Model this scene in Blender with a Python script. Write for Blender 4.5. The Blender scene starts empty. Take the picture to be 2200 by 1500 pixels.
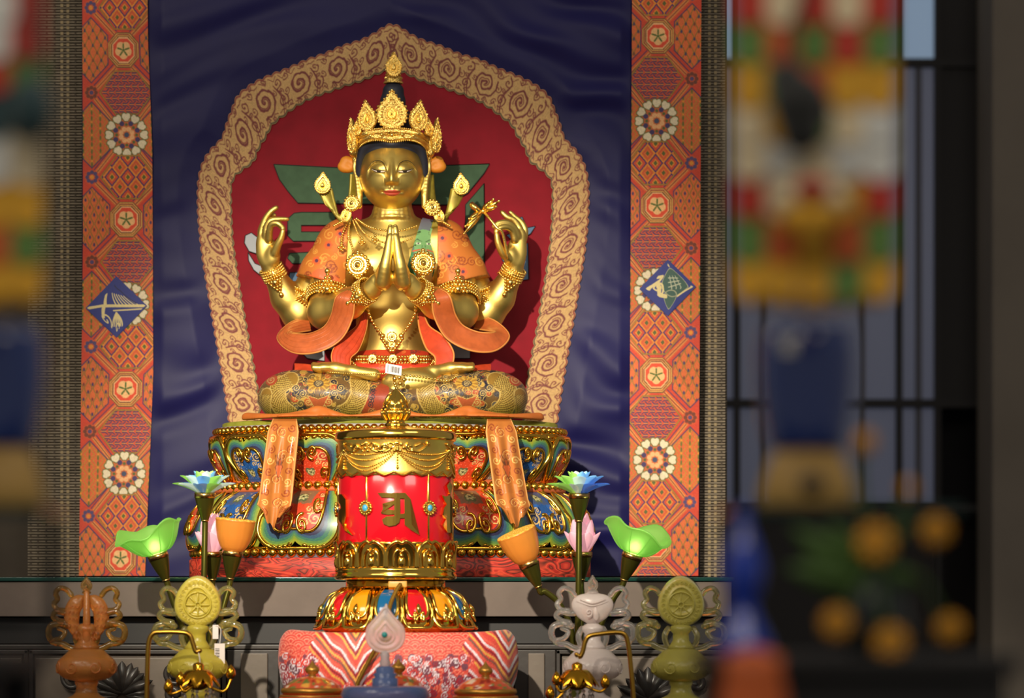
import bpy, bmesh, math, random
import numpy as np
from mathutils import Vector, Matrix
random.seed(7); RNG = np.random.default_rng(7)
scene = bpy.context.scene
COL = scene.collection

# ------------------------------------------------------------------ camera
D, F, HY, CZ = 6.0, 7500.0, 1330.0, 1.25      # metres to the statue, focal length in pixels, eye level row, eye height
cam_d = bpy.data.cameras.new('camera'); cam = bpy.data.objects.new('camera', cam_d); COL.objects.link(cam)
cam_d.sensor_width = 36.0; cam_d.lens = 36.0 * F / 2200.0
cam_d.shift_y = (HY - 750.0) / 2200.0
cam.location = (0, -D, CZ); cam.rotation_euler = (math.pi / 2, 0, 0)
cam_d.clip_start = 0.05; cam_d.clip_end = 60
cam_d.dof.use_dof = True; cam_d.dof.focus_distance = D - 0.25; cam_d.dof.aperture_fstop = 4.2
scene.camera = cam
vs = scene.view_settings
vs.view_transform = 'Standard'; vs.look = 'None'; vs.gamma = 1.0; vs.use_curve_mapping = False
vs.exposure = 0.0

# ------------------------------------------------------------------ world and lamps
w = bpy.data.worlds.new('World'); scene.world = w; w.use_nodes = True
w.node_tree.nodes['Background'].inputs[0].default_value = (1.0, 0.93, 0.84, 1)
w.node_tree.nodes['Background'].inputs[1].default_value = 0.19

def lamp(name, kind, loc, target, power, color, **kw):
    d = bpy.data.lights.new(name, kind); o = bpy.data.objects.new(name, d); COL.objects.link(o)
    o.location = loc; d.energy = power; d.color = color
    v = Vector(target) - Vector(loc); o.rotation_euler = v.to_track_quat('-Z', 'Y').to_euler()
    for k, val in kw.items(): setattr(d, k, val)
    return o
lamp('key_spot', 'SPOT', (-0.75, -4.1, 2.75), (-0.17, -0.1, 1.52), 1040, (1.0, 0.89, 0.72),
     spot_size=math.radians(20), spot_blend=0.85, shadow_soft_size=0.03)
lamp('ceiling_panel_left', 'AREA', (-1.7, -2.6, 3.3), (-0.3, 0, 1.5), 28, (1.0, 0.88, 0.72), shape='RECTANGLE', size=1.2, size_y=0.6)
lamp('ceiling_panel_right', 'AREA', (1.5, -3.0, 3.3), (0, 0, 1.5), 16, (1.0, 0.92, 0.82), shape='RECTANGLE', size=1.2, size_y=0.6)
lamp('front_fill_panel', 'AREA', (-0.2, -5.2, 3.0), (-0.2, 0, 1.6), 24, (1.0, 0.90, 0.76), shape='RECTANGLE', size=2.4, size_y=0.8)  # broad fill light added to brighten the face from the front

# ------------------------------------------------------------------ photo helpers
def S(Y): return (D + Y) / F
def P(px, py, Y=0.0):
    s = (D + Y) / F
    return np.array([(px - 1100.0) * s, Y, CZ + (HY - py) * s])
def PP(pts):                                   # list of (px, py, Y)
    return np.array([P(*p) for p in pts])
def lin(c):
    c = np.asarray(c, float)
    return np.where(c <= 0.04045, c / 12.92, ((c + 0.055) / 1.055) ** 2.4)
def rgb(r, g, b): return (r / 255.0, g / 255.0, b / 255.0)

# ------------------------------------------------------------------ materials
MATS = {}
def mat(name, col=(200, 200, 200), rough=0.5, metal=0.0, attr=None, bump=0.0, bscale=200.0, var=0.0, vscale=20.0,
        trans=0.0, ior=1.45, emit=None, estr=0.0, sheen=0.0, coat=0.0, sss=0.0, alpha=1.0, btype='noise', spec=0.5):
    if name in MATS: return MATS[name]
    m = bpy.data.materials.new(name); m.use_nodes = True; MATS[name] = m
    nt = m.node_tree; N = nt.nodes; L = nt.links; b = N['Principled BSDF']
    c = tuple(lin(np.array(col) / 255.0)) + (1,)
    b.inputs['Base Color'].default_value = c
    b.inputs['Roughness'].default_value = rough; b.inputs['Metallic'].default_value = metal
    b.inputs['IOR'].default_value = ior; b.inputs['Specular IOR Level'].default_value = spec
    b.inputs['Transmission Weight'].default_value = trans
    b.inputs['Sheen Weight'].default_value = sheen
    b.inputs['Coat Weight'].default_value = coat; b.inputs['Coat Roughness'].default_value = 0.08
    b.inputs['Alpha'].default_value = alpha
    if sss: b.inputs['Subsurface Weight'].default_value = sss; b.inputs['Subsurface Radius'].default_value = (0.01, 0.008, 0.006)
    if emit is not None:
        b.inputs['Emission Color'].default_value = tuple(lin(np.array(emit) / 255.0)) + (1,)
        b.inputs['Emission Strength'].default_value = estr
    tc = N.new('ShaderNodeTexCoord')
    src = None
    if attr:
        a = N.new('ShaderNodeAttribute'); a.attribute_name = attr; src = a.outputs['Color']
        L.new(src, b.inputs['Base Color'])
    if var:
        n = N.new('ShaderNodeTexNoise'); n.inputs['Scale'].default_value = vscale; n.inputs['Detail'].default_value = 5
        L.new(tc.outputs['Object'], n.inputs['Vector'])
        mp = N.new('ShaderNodeMapRange'); mp.inputs[1].default_value = 0.3; mp.inputs[2].default_value = 0.7
        mp.inputs[3].default_value = 1 - var; mp.inputs[4].default_value = 1 + var
        L.new(n.outputs['Fac'], mp.inputs[0])
        mx = N.new('ShaderNodeMix'); mx.data_type = 'RGBA'; mx.blend_type = 'MULTIPLY'; mx.inputs[0].default_value = 1.0
        if src: L.new(src, mx.inputs[6])
        else: mx.inputs[6].default_value = c
        L.new(mp.outputs[0], mx.inputs[7]); L.new(mx.outputs[2], b.inputs['Base Color'])
    if bump:
        if btype == 'voronoi':
            t = N.new('ShaderNodeTexVoronoi'); t.inputs['Scale'].default_value = bscale; out = t.outputs['Distance']
        elif btype == 'weave':
            t = N.new('ShaderNodeTexWave'); t.inputs['Scale'].default_value = bscale; t.inputs['Distortion'].default_value = 0.6
            t.bands_direction = 'DIAGONAL'; out = t.outputs['Fac']
        else:
            t = N.new('ShaderNodeTexNoise'); t.inputs['Scale'].default_value = bscale; t.inputs['Detail'].default_value = 4; out = t.outputs['Fac']
        L.new(tc.outputs['Object'], t.inputs['Vector'])
        bp = N.new('ShaderNodeBump'); bp.inputs['Strength'].default_value = bump; bp.inputs['Distance'].default_value = 0.001
        L.new(out, bp.inputs['Height']); L.new(bp.outputs[0], b.inputs['Normal'])
    return m

# ------------------------------------------------------------------ objects
ORG = {}                                        # world origin of every object built here
def thing(name, label, cat, loc, group=None, kind=None):
    o = bpy.data.objects.new(name, None); COL.objects.link(o); o.location = tuple(loc); o.empty_display_size = 0.02
    ORG[o.name] = np.array(loc, float); tag(o, label, cat, group, kind); return o
def tag(o, label=None, cat=None, group=None, kind=None):
    if label: o['label'] = label
    if cat: o['category'] = cat
    if group: o['group'] = group
    if kind: o['kind'] = kind
    return o
def link(name, me, parent=None, loc=None):      # loc: world location of the object's origin
    o = bpy.data.objects.new(name, me); COL.objects.link(o)
    org = np.array(loc, float) if loc is not None else (ORG[parent.name] if parent else np.zeros(3))
    if parent:
        o.parent = parent; o.location = tuple(org - ORG[parent.name])
    else: o.location = tuple(org)
    ORG[o.name] = org
    return o
def mesh_data(name, v, f, m, smooth=True, cols=None):
    me = bpy.data.meshes.new(name)
    v = np.asarray(v, dtype=np.float32)
    if isinstance(f, np.ndarray) and f.ndim == 2:
        k = f.shape[1]; nf = len(f)
        me.vertices.add(len(v)); me.vertices.foreach_set('co', v.ravel())
        me.loops.add(nf * k); me.loops.foreach_set('vertex_index', f.astype(np.int32).ravel())
        me.polygons.add(nf); me.polygons.foreach_set('loop_start', np.arange(0, nf * k, k, dtype=np.int32))
        me.update(calc_edges=True); me.validate()
    else:
        me.from_pydata([tuple(map(float, q)) for q in v], [], [list(map(int, q)) for q in f]); me.update()
    me.polygons.foreach_set('use_smooth', np.full(len(me.polygons), smooth))
    if cols is not None:
        a = me.color_attributes.new('Col', 'FLOAT_COLOR', 'POINT')
        c = np.ones((len(v), 4), np.float32); c[:, :3] = lin(np.clip(cols, 0, 1)); a.data.foreach_set('color', c.ravel())
    if m: me.materials.append(m)
    return me
def obj(name, vf, m, parent=None, smooth=True, cols=None, loc=None):   # vf in world space
    v, f = vf[0], vf[1]
    org = np.array(loc, float) if loc is not None else (ORG[parent.name] if parent else np.asarray(v).mean(0) * 0)
    return link(name, mesh_data(name, np.asarray(v) - org, f, m, smooth, cols), parent, org)
def put(name, me, parent, loc, rot=None, scale=None):
    o = link(name, me, parent, loc)
    if rot is not None: o.rotation_euler = rot
    if scale is not None: o.scale = scale if hasattr(scale, '__len__') else (scale,) * 3
    return o

# ------------------------------------------------------------------ shapes (all return (verts, faces))
def join(*parts):
    vs_, fs, n = [], [], 0
    ks = set()
    for v, f in parts:
        v = np.asarray(v); vs_.append(v)
        if isinstance(f, np.ndarray): fs.append(f + n); ks.add(f.shape[1])
        else: fs.append([[i + n for i in q] for q in f]); ks.add(0)
        n += len(v)
    if len(ks) == 1 and 0 not in ks: return np.concatenate(vs_), np.concatenate(fs)
    out = []
    for f in fs: out += [list(q) for q in f]
    return np.concatenate(vs_), out
def quadgrid(nu, nv, closeu=False, closev=False):        # index = i*nv + j
    iu = np.arange(nu if closeu else nu - 1); jv = np.arange(nv if closev else nv - 1)
    I, J = np.meshgrid(iu, jv, indexing='ij'); I = I.ravel(); J = J.ravel()
    I2 = (I + 1) % nu; J2 = (J + 1) % nv
    return np.stack([I * nv + J, I2 * nv + J, I2 * nv + J2, I * nv + J2], 1)
def surf(fn, nu, nv, u0=0, u1=1, v0=0, v1=1, closeu=False, closev=False):
    u = np.linspace(u0, u1, nu + (1 if closeu else 0))[:nu]; v = np.linspace(v0, v1, nv + (1 if closev else 0))[:nv]
    U, V = np.meshgrid(u, v, indexing='ij')
    X, Y, Z = fn(U, V)
    return np.stack([X.ravel(), Y.ravel(), Z.ravel()], 1), quadgrid(nu, nv, closeu, closev)
def lathe(c, prof, n=48, ab=(1, 1)):                     # prof: (r, z) from bottom to top; c world centre
    p = np.array(prof, float); a = np.linspace(0, 2 * math.pi, n, endpoint=False)
    X = c[0] + np.outer(np.sin(a), p[:, 0]) * ab[0]; Y = c[1] - np.outer(np.cos(a), p[:, 0]) * ab[1]
    Z = c[2] + np.outer(np.ones(n), p[:, 1])
    return np.stack([X.ravel(), Y.ravel(), Z.ravel()], 1), quadgrid(n, len(p), True)
def smooth_prof(pts, n=6):
    return catmull(np.array(pts, float), n)
def catmull(p, n=8, closed=False):
    p = np.asarray(p, float); out = []
    m = len(p)
    for i in range(m if closed else m - 1):
        if closed: a, b, c, d = p[(i - 1) % m], p[i], p[(i + 1) % m], p[(i + 2) % m]
        else: a, b, c, d = p[max(i - 1, 0)], p[i], p[i + 1], p[min(i + 2, m - 1)]
        for t in np.linspace(0, 1, n, endpoint=False):
            out.append(0.5 * ((2 * b) + (c - a) * t + (2 * a - 5 * b + 4 * c - d) * t * t + (3 * b - a - 3 * c + d) * t ** 3))
    if not closed: out.append(p[-1])
    return np.array(out)
def frames(p, closed=False):
    t = np.gradient(p, axis=0) if not closed else (np.roll(p, -1, 0) - np.roll(p, 1, 0))
    t /= np.linalg.norm(t, axis=1)[:, None] + 1e-12
    up = np.array([0, -1.0, 0]) if abs(t[0][1]) < 0.9 else np.array([0, 0, 1.0])
    n = np.cross(t[0], up); n /= np.linalg.norm(n); Ns = [n]
    for i in range(1, len(p)):
        n = Ns[-1] - t[i] * np.dot(Ns[-1], t[i]); n /= np.linalg.norm(n) + 1e-12; Ns.append(n)
    Ns = np.array(Ns); return t, Ns, np.cross(t, Ns)
def tube(p, r, n=8, closed=False, caps=True, flat=(1, 1)):
    p = np.asarray(p, float); r = np.broadcast_to(np.asarray(r, float), (len(p),)).copy()
    t, A, B = frames(p, closed)
    if caps and not closed:                              # rounded ends
        e = np.array([0.35, 0.8])
        p = np.concatenate([[p[0] - t[0] * r[0] * 0.9], [p[0] - t[0] * r[0] * 0.55], p, [p[-1] + t[-1] * r[-1] * 0.55], [p[-1] + t[-1] * r[-1] * 0.9]])
        r = np.concatenate([[r[0] * 0.03, r[0] * 0.7], r, [r[-1] * 0.7, r[-1] * 0.03]])
        A = np.concatenate([A[:1], A[:1], A, A[-1:], A[-1:]]); B = np.concatenate([B[:1], B[:1], B, B[-1:], B[-1:]])
    a = np.linspace(0, 2 * math.pi, n, endpoint=False)
    V = p[:, None, :] + (np.cos(a)[None, :, None] * A[:, None, :] * flat[0] + np.sin(a)[None, :, None] * B[:, None, :] * flat[1]) * r[:, None, None]
    return V.reshape(-1, 3), quadgrid(len(p), n, closed, True)[:, ::-1]
def sphere(c, r, n=10, m=7):
    c = np.asarray(c, float); r = np.broadcast_to(np.asarray(r, float), (3,))
    def fn(u, v):
        th = u * 2 * math.pi; ph = 0.02 + (math.pi - 0.04) * v
        return c[0] + r[0] * np.sin(ph) * np.cos(th), c[1] + r[1] * np.sin(ph) * np.sin(th), c[2] - r[2] * np.cos(ph)
    return surf(fn, n, m, closeu=True)
def box(c, s, bev=0.0):
    c = np.asarray(c, float); h = np.asarray(s, float) / 2
    if not bev:
        v = np.array([[x, y, z] for x in (-1, 1) for y in (-1, 1) for z in (-1, 1)]) * h + c
        f = np.array([[0, 1, 3, 2], [4, 6, 7, 5], [0, 4, 5, 1], [2, 3, 7, 6], [0, 2, 6, 4], [1, 5, 7, 3]])
        return v, f
    bm = bmesh.new(); bmesh.ops.create_cube(bm, size=2.0)
    for q in bm.verts: q.co = Vector((q.co.x * h[0], q.co.y * h[1], q.co.z * h[2]))
    bmesh.ops.bevel(bm, geom=bm.edges[:], offset=bev, segments=2, affect='EDGES', profile=0.6)
    bm.verts.ensure_lookup_table(); v = np.array([q.co[:] for q in bm.verts]) + c
    f = [[q.index for q in fc.verts] for fc in bm.faces]; bm.free(); return v, f
def prism(out, fn_front, fn_back):                       # out: 2D outline (n,2); front/back map (u,v)->xyz
    o = np.asarray(out, float); n = len(o)
    a = np.array([fn_front(*q) for q in o]); b = np.array([fn_back(*q) for q in o])
    f = [list(range(n)), list(range(2 * n - 1, n - 1, -1))] + [[(i + 1) % n, i, n + i, n + (i + 1) % n] for i in range(n)]
    return np.concatenate([a, b]), f
def ribbon(p, wvec, thick=0.002, nw=7, curl=0.0, n=6, smooth=True):
    """strip of cloth: centre line p (k,3), half-width vectors wvec (k,3), with thickness"""
    p = np.asarray(p, float); wv = np.asarray(wvec, float)
    if smooth: q = catmull(np.concatenate([p, wv], 1), n); p, wv = q[:, :3], q[:, 3:]
    t = np.gradient(p, axis=0); nn = np.cross(t, wv); nn /= np.linalg.norm(nn, axis=1)[:, None] + 1e-9
    hw = np.linalg.norm(wv, axis=1)
    a = np.linspace(-1, 1, nw)
    prof = curl * (a ** 2) 
    top = p[:, None] + wv[:, None] * a[None, :, None] + nn[:, None] * (prof[None, :, None] * hw[:, None, None] + thick / 2 * np.sqrt(np.clip(1.0 - (a * 0.93) ** 8, 0, 1))[None, :, None])
    bot = p[:, None] + wv[:, None] * a[None, ::-1, None] + nn[:, None] * (prof[None, ::-1, None] * hw[:, None, None] - thick / 2)
    V = np.concatenate([top, bot], 1); k = V.shape[1]
    return V.reshape(-1, 3), quadgrid(len(p), k, False, True)
def transform(vf, M):
    v = np.asarray(vf[0]); M = np.array(M); return v @ M[:3, :3].T + M[:3, 3], vf[1]
def aim(origin, axis, scale=1.0, roll=0.0):              # local z -> axis
    q = Vector(axis).to_track_quat('Z', 'Y').to_matrix().to_4x4()
    return np.array(Matrix.Translation(Vector(origin)) @ q @ Matrix.Rotation(roll, 4, 'Z') @ Matrix.Scale(scale, 4))
def spiral2(cx, cy, r0, r1, turns, a0=0.0, n=28, hand=1):
    t = np.linspace(0, 1, n); r = r0 + (r1 - r0) * t; a = a0 + hand * turns * 2 * math.pi * t
    return np.stack([cx + r * np.cos(a), cy + r * np.sin(a)], 1)

# ------------------------------------------------------------------ painted cloth: a small 2D painter whose result becomes vertex colours
class Canvas:
    def __init__(s, w, h, bg, q=1.0):
        s.q = q; s.W = int(round(w * q)) + 1; s.H = int(round(h * q)) + 1
        s.a = np.empty((s.H, s.W, 3)); s.a[:] = np.array(bg) / 255.0
    def blk(s, x0, x1, y0, y1):
        i0 = max(int(math.floor(x0 * s.q)), 0); i1 = min(int(math.ceil(x1 * s.q)) + 1, s.W)
        j0 = max(int(math.floor(y0 * s.q)), 0); j1 = min(int(math.ceil(y1 * s.q)) + 1, s.H)
        if i1 <= i0 or j1 <= j0: return None
        X, Y = np.meshgrid(np.arange(i0, i1) / s.q, np.arange(j0, j1) / s.q)
        return (slice(j0, j1), slice(i0, i1)), X, Y
    def mix(s, sl, cov, col):
        s.a[sl] = s.a[sl] * (1 - cov[..., None]) + np.array(col) / 255.0 * cov[..., None]
    def poly(s, pts, col, line=None, lw=1.2):
        p = np.asarray(pts, float); b = s.blk(p[:, 0].min() - 1, p[:, 0].max() + 1, p[:, 1].min() - 1, p[:, 1].max() + 1)
        if b:
            sl, X, Y = b; ins = np.zeros(X.shape, bool); n = len(p)
            for i in range(n):
                x1, y1 = p[i]; x2, y2 = p[(i + 1) % n]
                if y1 == y2: continue
                c = ((y1 > Y) != (y2 > Y)) & (X < (x2 - x1) * (Y - y1) / (y2 - y1) + x1); ins ^= c
            s.mix(sl, ins.astype(float), col)
        if line is not None: s.stroke(np.concatenate([p, p[:1]]), lw, line)
    def stroke(s, pts, w, col):
        p = np.asarray(pts, float); r = w / 2 + 1 / s.q
        b = s.blk(p[:, 0].min() - r, p[:, 0].max() + r, p[:, 1].min() - r, p[:, 1].max() + r)
        if not b: return
        sl, X, Y = b; d = np.full(X.shape, 1e9)
        for i in range(len(p) - 1):
            ax, ay = p[i]; bx, by = p[i + 1] - p[i]; l = bx * bx + by * by + 1e-12
            t = np.clip(((X - ax) * bx + (Y - ay) * by) / l, 0, 1)
            d = np.minimum(d, (X - ax - t * bx) ** 2 + (Y - ay - t * by) ** 2)
        s.mix(sl, np.clip((w / 2 - np.sqrt(d)) * s.q + 0.5, 0, 1), col)
    def disc(s, x, y, r, col, ry=None):
        ry = ry or r; b = s.blk(x - r - 1, x + r + 1, y - ry - 1, y + ry + 1)
        if b:
            sl, X, Y = b; d = np.hypot((X - x) / r, (Y - y) / ry); s.mix(sl, np.clip((1 - d) * min(r, ry) * s.q + 0.5, 0, 1), col)
    def spiral(s, x, y, r, turns, w, col, a0=0.0, hand=1): s.stroke(spiral2(x, y, 0.5, r, turns, a0, 26, hand), w, col)
    def noise(s, amp):
        s.a *= 1 + amp * (RNG.random(s.a.shape[:2]) - 0.5)[..., None] * 2
    def sample(s, x, y):
        i = np.clip(np.round(np.asarray(x) * s.q).astype(int), 0, s.W - 1); j = np.clip(np.round(np.asarray(y) * s.q).astype(int), 0, s.H - 1)
        return s.a[j, i]
    def mesh(s, fn):                                      # fn(X,Y) px -> world arrays
        X, Y = np.meshgrid(np.arange(s.W) / s.q, np.arange(s.H) / s.q)
        x, y, z = fn(X, Y)
        return (np.stack([x.ravel(), y.ravel(), z.ravel()], 1), quadgrid(s.H, s.W)), s.a.reshape(-1, 3)
def resample(p, n):
    p = np.asarray(p, float); d = np.concatenate([[0], np.cumsum(np.linalg.norm(np.diff(p, axis=0), axis=1))])
    t = np.linspace(0, d[-1], n); return np.stack([np.interp(t, d, p[:, k]) for k in range(p.shape[1])], 1)

# ------------------------------------------------------------------ distance-field volumes for rounded bodies
class Vol:
    def __init__(s, lo, hi, h):
        s.lo = np.array(lo, float); s.h = h; s.n = np.ceil((np.array(hi) - s.lo) / h).astype(int) + 1
        s.ax = [s.lo[k] + h * np.arange(s.n[k]) for k in range(3)]
        s.f = np.full(s.n, 1.0, np.float32)
    def blk(s, lo, hi, pad):
        sl = []
        for k in range(3):
            i0 = max(int((lo[k] - pad - s.lo[k]) / s.h), 0); i1 = min(int((hi[k] + pad - s.lo[k]) / s.h) + 2, s.n[k]); 
            if i1 <= i0: return None
            sl.append(slice(i0, i1))
        g = [s.ax[k][sl[k]].reshape([-1 if j == k else 1 for j in range(3)]) for k in range(3)]
        return tuple(sl), g
    def merge(s, sl, d, k, sub=False):
        a = s.f[sl]
        if sub:
            h = np.clip(0.5 - 0.5 * (a + d) / k, 0, 1); s.f[sl] = a * (1 - h) - d * h + k * h * (1 - h)
        else:
            h = np.clip(0.5 + 0.5 * (d - a) / k, 0, 1); s.f[sl] = d * (1 - h) + a * h - k * h * (1 - h)
    def cap(s, a, b, ra, rb, k=0.004, sub=False):
        a = np.asarray(a, float); b = np.asarray(b, float); r = max(ra, rb)
        q = s.blk(np.minimum(a, b) - r, np.maximum(a, b) + r, k + 3 * s.h)
        if q is None: return
        sl, g = q; ba = b - a; l = ba @ ba + 1e-12
        t = np.clip(((g[0] - a[0]) * ba[0] + (g[1] - a[1]) * ba[1] + (g[2] - a[2]) * ba[2]) / l, 0, 1)
        d = np.sqrt((g[0] - a[0] - t * ba[0]) ** 2 + (g[1] - a[1] - t * ba[1]) ** 2 + (g[2] - a[2] - t * ba[2]) ** 2) - (ra + (rb - ra) * t)
        s.merge(sl, d.astype(np.float32), k, sub)
    def chain(s, pts, rs, k=0.004, sub=False):
        for i in range(len(pts) - 1): s.cap(pts[i], pts[i + 1], rs[i], rs[i + 1], k, sub)
    def ell(s, c, r, k=0.004, R=None, sub=False):
        c = np.asarray(c, float); r = np.asarray(r, float); rm = r.max()
        e = r if R is None else np.full(3, rm)
        q = s.blk(c - e, c + e, k + 3 * s.h)
        if q is None: return
        sl, g = q; x, y, z = g[0] - c[0], g[1] - c[1], g[2] - c[2]
        if R is not None:
            R = np.array(R); x, y, z = (R[0, 0] * x + R[1, 0] * y + R[2, 0] * z, R[0, 1] * x + R[1, 1] * y + R[2, 1] * z, R[0, 2] * x + R[1, 2] * y + R[2, 2] * z)
        k0 = np.sqrt((x / r[0]) ** 2 + (y / r[1]) ** 2 + (z / r[2]) ** 2); k1 = np.sqrt((x / r[0] ** 2) ** 2 + (y / r[1] ** 2) ** 2 + (z / r[2] ** 2) ** 2)
        s.merge(sl, (k0 * (k0 - 1) / (k1 + 1e-9)).astype(np.float32), k, sub)
    def net(s, smooth=2):
        f = s.f; sg = f < 0; n = s.n
        c = np.zeros(n - 1, np.int8)
        for dx in (0, 1):
            for dy in (0, 1):
                for dz in (0, 1): c += sg[dx:n[0] - 1 + dx, dy:n[1] - 1 + dy, dz:n[2] - 1 + dz]
        act = (c > 0) & (c < 8); idx = np.argwhere(act); ids = np.full(n - 1, -1, np.int64); ids[act] = np.arange(len(idx))
        acc = np.zeros((len(idx), 3)); cnt = np.zeros(len(idx))
        cor = [(x, y, z) for x in (0, 1) for y in (0, 1) for z in (0, 1)]
        val = {o: f[idx[:, 0] + o[0], idx[:, 1] + o[1], idx[:, 2] + o[2]] for o in cor}
        for o in cor:
            for k in range(3):
                if o[k]: continue
                o2 = tuple(1 if j == k else o[j] for j in range(3)); a, b = val[o], val[o2]; m = (a < 0) != (b < 0)
                t = np.where(m, a / np.where(a == b, 1, a - b), 0)
                for j in range(3): acc[:, j] += np.where(m, o[j] + (t if j == k else 0), 0)
                cnt += m
        v = s.lo + (idx + acc / cnt[:, None]) * s.h
        F_ = []
        for k in range(3):
            a, b = [j for j in range(3) if j != k]
            A = [slice(None)] * 3; B = [slice(None)] * 3; A[k] = slice(0, n[k] - 1); B[k] = slice(1, n[k])
            for q in (a, b): A[q] = slice(1, n[q] - 1); B[q] = slice(1, n[q] - 1)
            s0, s1 = sg[tuple(A)], sg[tuple(B)]; e = np.argwhere(s0 != s1)
            if not len(e): continue
            fl = s0[tuple(e.T)]; e[:, a] += 1; e[:, b] += 1
            def cell(da, db):
                w_ = e.copy(); w_[:, a] -= da; w_[:, b] -= db; return ids[w_[:, 0], w_[:, 1], w_[:, 2]]
            qd = np.stack([cell(1, 1), cell(0, 1), cell(0, 0), cell(1, 0)], 1)
            if k == 1: fl = ~fl
            F_.append(np.where(fl[:, None], qd, qd[:, ::-1]))
        fc = np.concatenate(F_); fc = fc[(fc >= 0).all(1)]
        for _ in range(smooth):
            nb = np.zeros_like(v); ct = np.zeros(len(v))
            for i in range(4):
                x, y = fc[:, i], fc[:, (i + 1) % 4]
                for j in range(3): nb[:, j] += np.bincount(x, v[y, j], len(v)) + np.bincount(y, v[x, j], len(v))
                ct += np.bincount(x, minlength=len(v)) + np.bincount(y, minlength=len(v))
            v = v * 0.4 + 0.6 * nb / np.maximum(ct, 1)[:, None]
        return v, fc
# ================================================================== the room behind the altar
YC = 0.20                                               # plane of the wall hanging
wood_d = mat('dark_wood', (44, 38, 34), 0.42, bump=0.25, bscale=60, var=0.18, vscale=9)
wood_t = mat('taupe_wood', (108, 96, 88), 0.6, spec=0.25, bump=0.3, bscale=90, var=0.12, vscale=14)
wall_m = mat('wall_plaster', (74, 66, 56), 0.9, bump=0.2, bscale=80, var=0.08)
xr = P(1562, 0, 0.28)[0]
tag(obj('wall_back', box(((xr - 3.5) / 2, 0.33, 1.5), (xr + 3.5, 0.1, 3.4)), wall_m, smooth=False), 'plain brown wall behind the woven mat', 'wall', kind='structure')
tag(obj('floor', box((0, -1.2, -0.25), (7.0, 11.0, 0.1)), mat('floor_wood', (58, 44, 32), 0.35, var=0.2, vscale=3), smooth=False),
    'dark polished shop floor below the altar', 'floor', kind='structure')

# woven reed mat: thin reeds with warp cords, hung on the wall
mt = thing('reed_mat', 'brown woven reed mat hanging on the wall behind the brocade hanging', 'mat', P(840, 1238, 0.245))
reed_m = mat('reed', (122, 110, 92), 0.6, var=0.25, vscale=40)
vs_, fs_ = [], []
for i, py in enumerate(np.arange(-60, 1240, 6.0)):
    a = P(60, py, 0.245); b = P(1558, py, 0.245); r = 0.0021 * (0.9 + 0.2 * random.random())
    v, f = tube(np.linspace(a, b, 2), r, 5, caps=False); vs_.append(v); fs_.append(f + sum(len(q) for q in vs_[:-1]))
o = obj('reeds', (np.concatenate(vs_), np.concatenate(fs_)), reed_m, mt); o['kind'] = 'stuff'
cord_m = mat('mat_cord', (150, 132, 98), 0.8)
cord_b = mat('mat_cord_dark', (72, 62, 50), 0.8)
for px in (66, 82, 100, 117, 133, 146, 162, 1512, 1524, 1537, 1550):
    wd = 4.0 if px in (133, 146, 1524, 1537) else 2.2
    q = []
    for k, py in enumerate(np.arange(-60, 1240, 12.0)):
        c = P(px, py, 0.2425); q.append(box(c, (wd * S(0) * 1.6, 0.0016, 0.0052)))
    o = obj('warp_cord', join(*q), cord_m if wd > 3 else cord_b, mt, smooth=False); o['kind'] = 'stuff'

# ------------------------------------------------------------------ wall hanging
hg = thing('wall_hanging', 'navy satin hanging with orange brocade borders and gold flame-shaped halo behind the statue', 'hanging', P(842, 1238, YC))
OUT_L = [(842, 56), (800, 78), (775, 90), (735, 103), (700, 118), (660, 132), (620, 150), (575, 168), (540, 186), (512, 210), (500, 238), (488, 270), (478, 300), (455, 325), (440, 348), (430, 380), (427, 420), (429, 480), (437, 550), (448, 620), (460, 690), (472, 760), (484, 830), (496, 910)]
INN_L = [(842, 150), (812, 158), (780, 172), (745, 183), (712, 195), (675, 208), (640, 226), (612, 246), (585, 268), (572, 292), (556, 318), (545, 345), (530, 358), (505, 378), (497, 400), (496, 430), (497, 470), (500, 520), (507, 570), (517, 635), (528, 700), (540, 765), (551, 830), (560, 910)]
mir = lambda p: [(842 + (842 - x) * (1.0), y) for x, y in p]
outer = OUT_L[::-1] + mir(OUT_L)[1:]; inner = INN_L[::-1] + mir(INN_L)[1:]
# right side sits a little further out in the photograph
outer = [(x + (6 if x > 1000 else 0), y) for x, y in outer]

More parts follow.
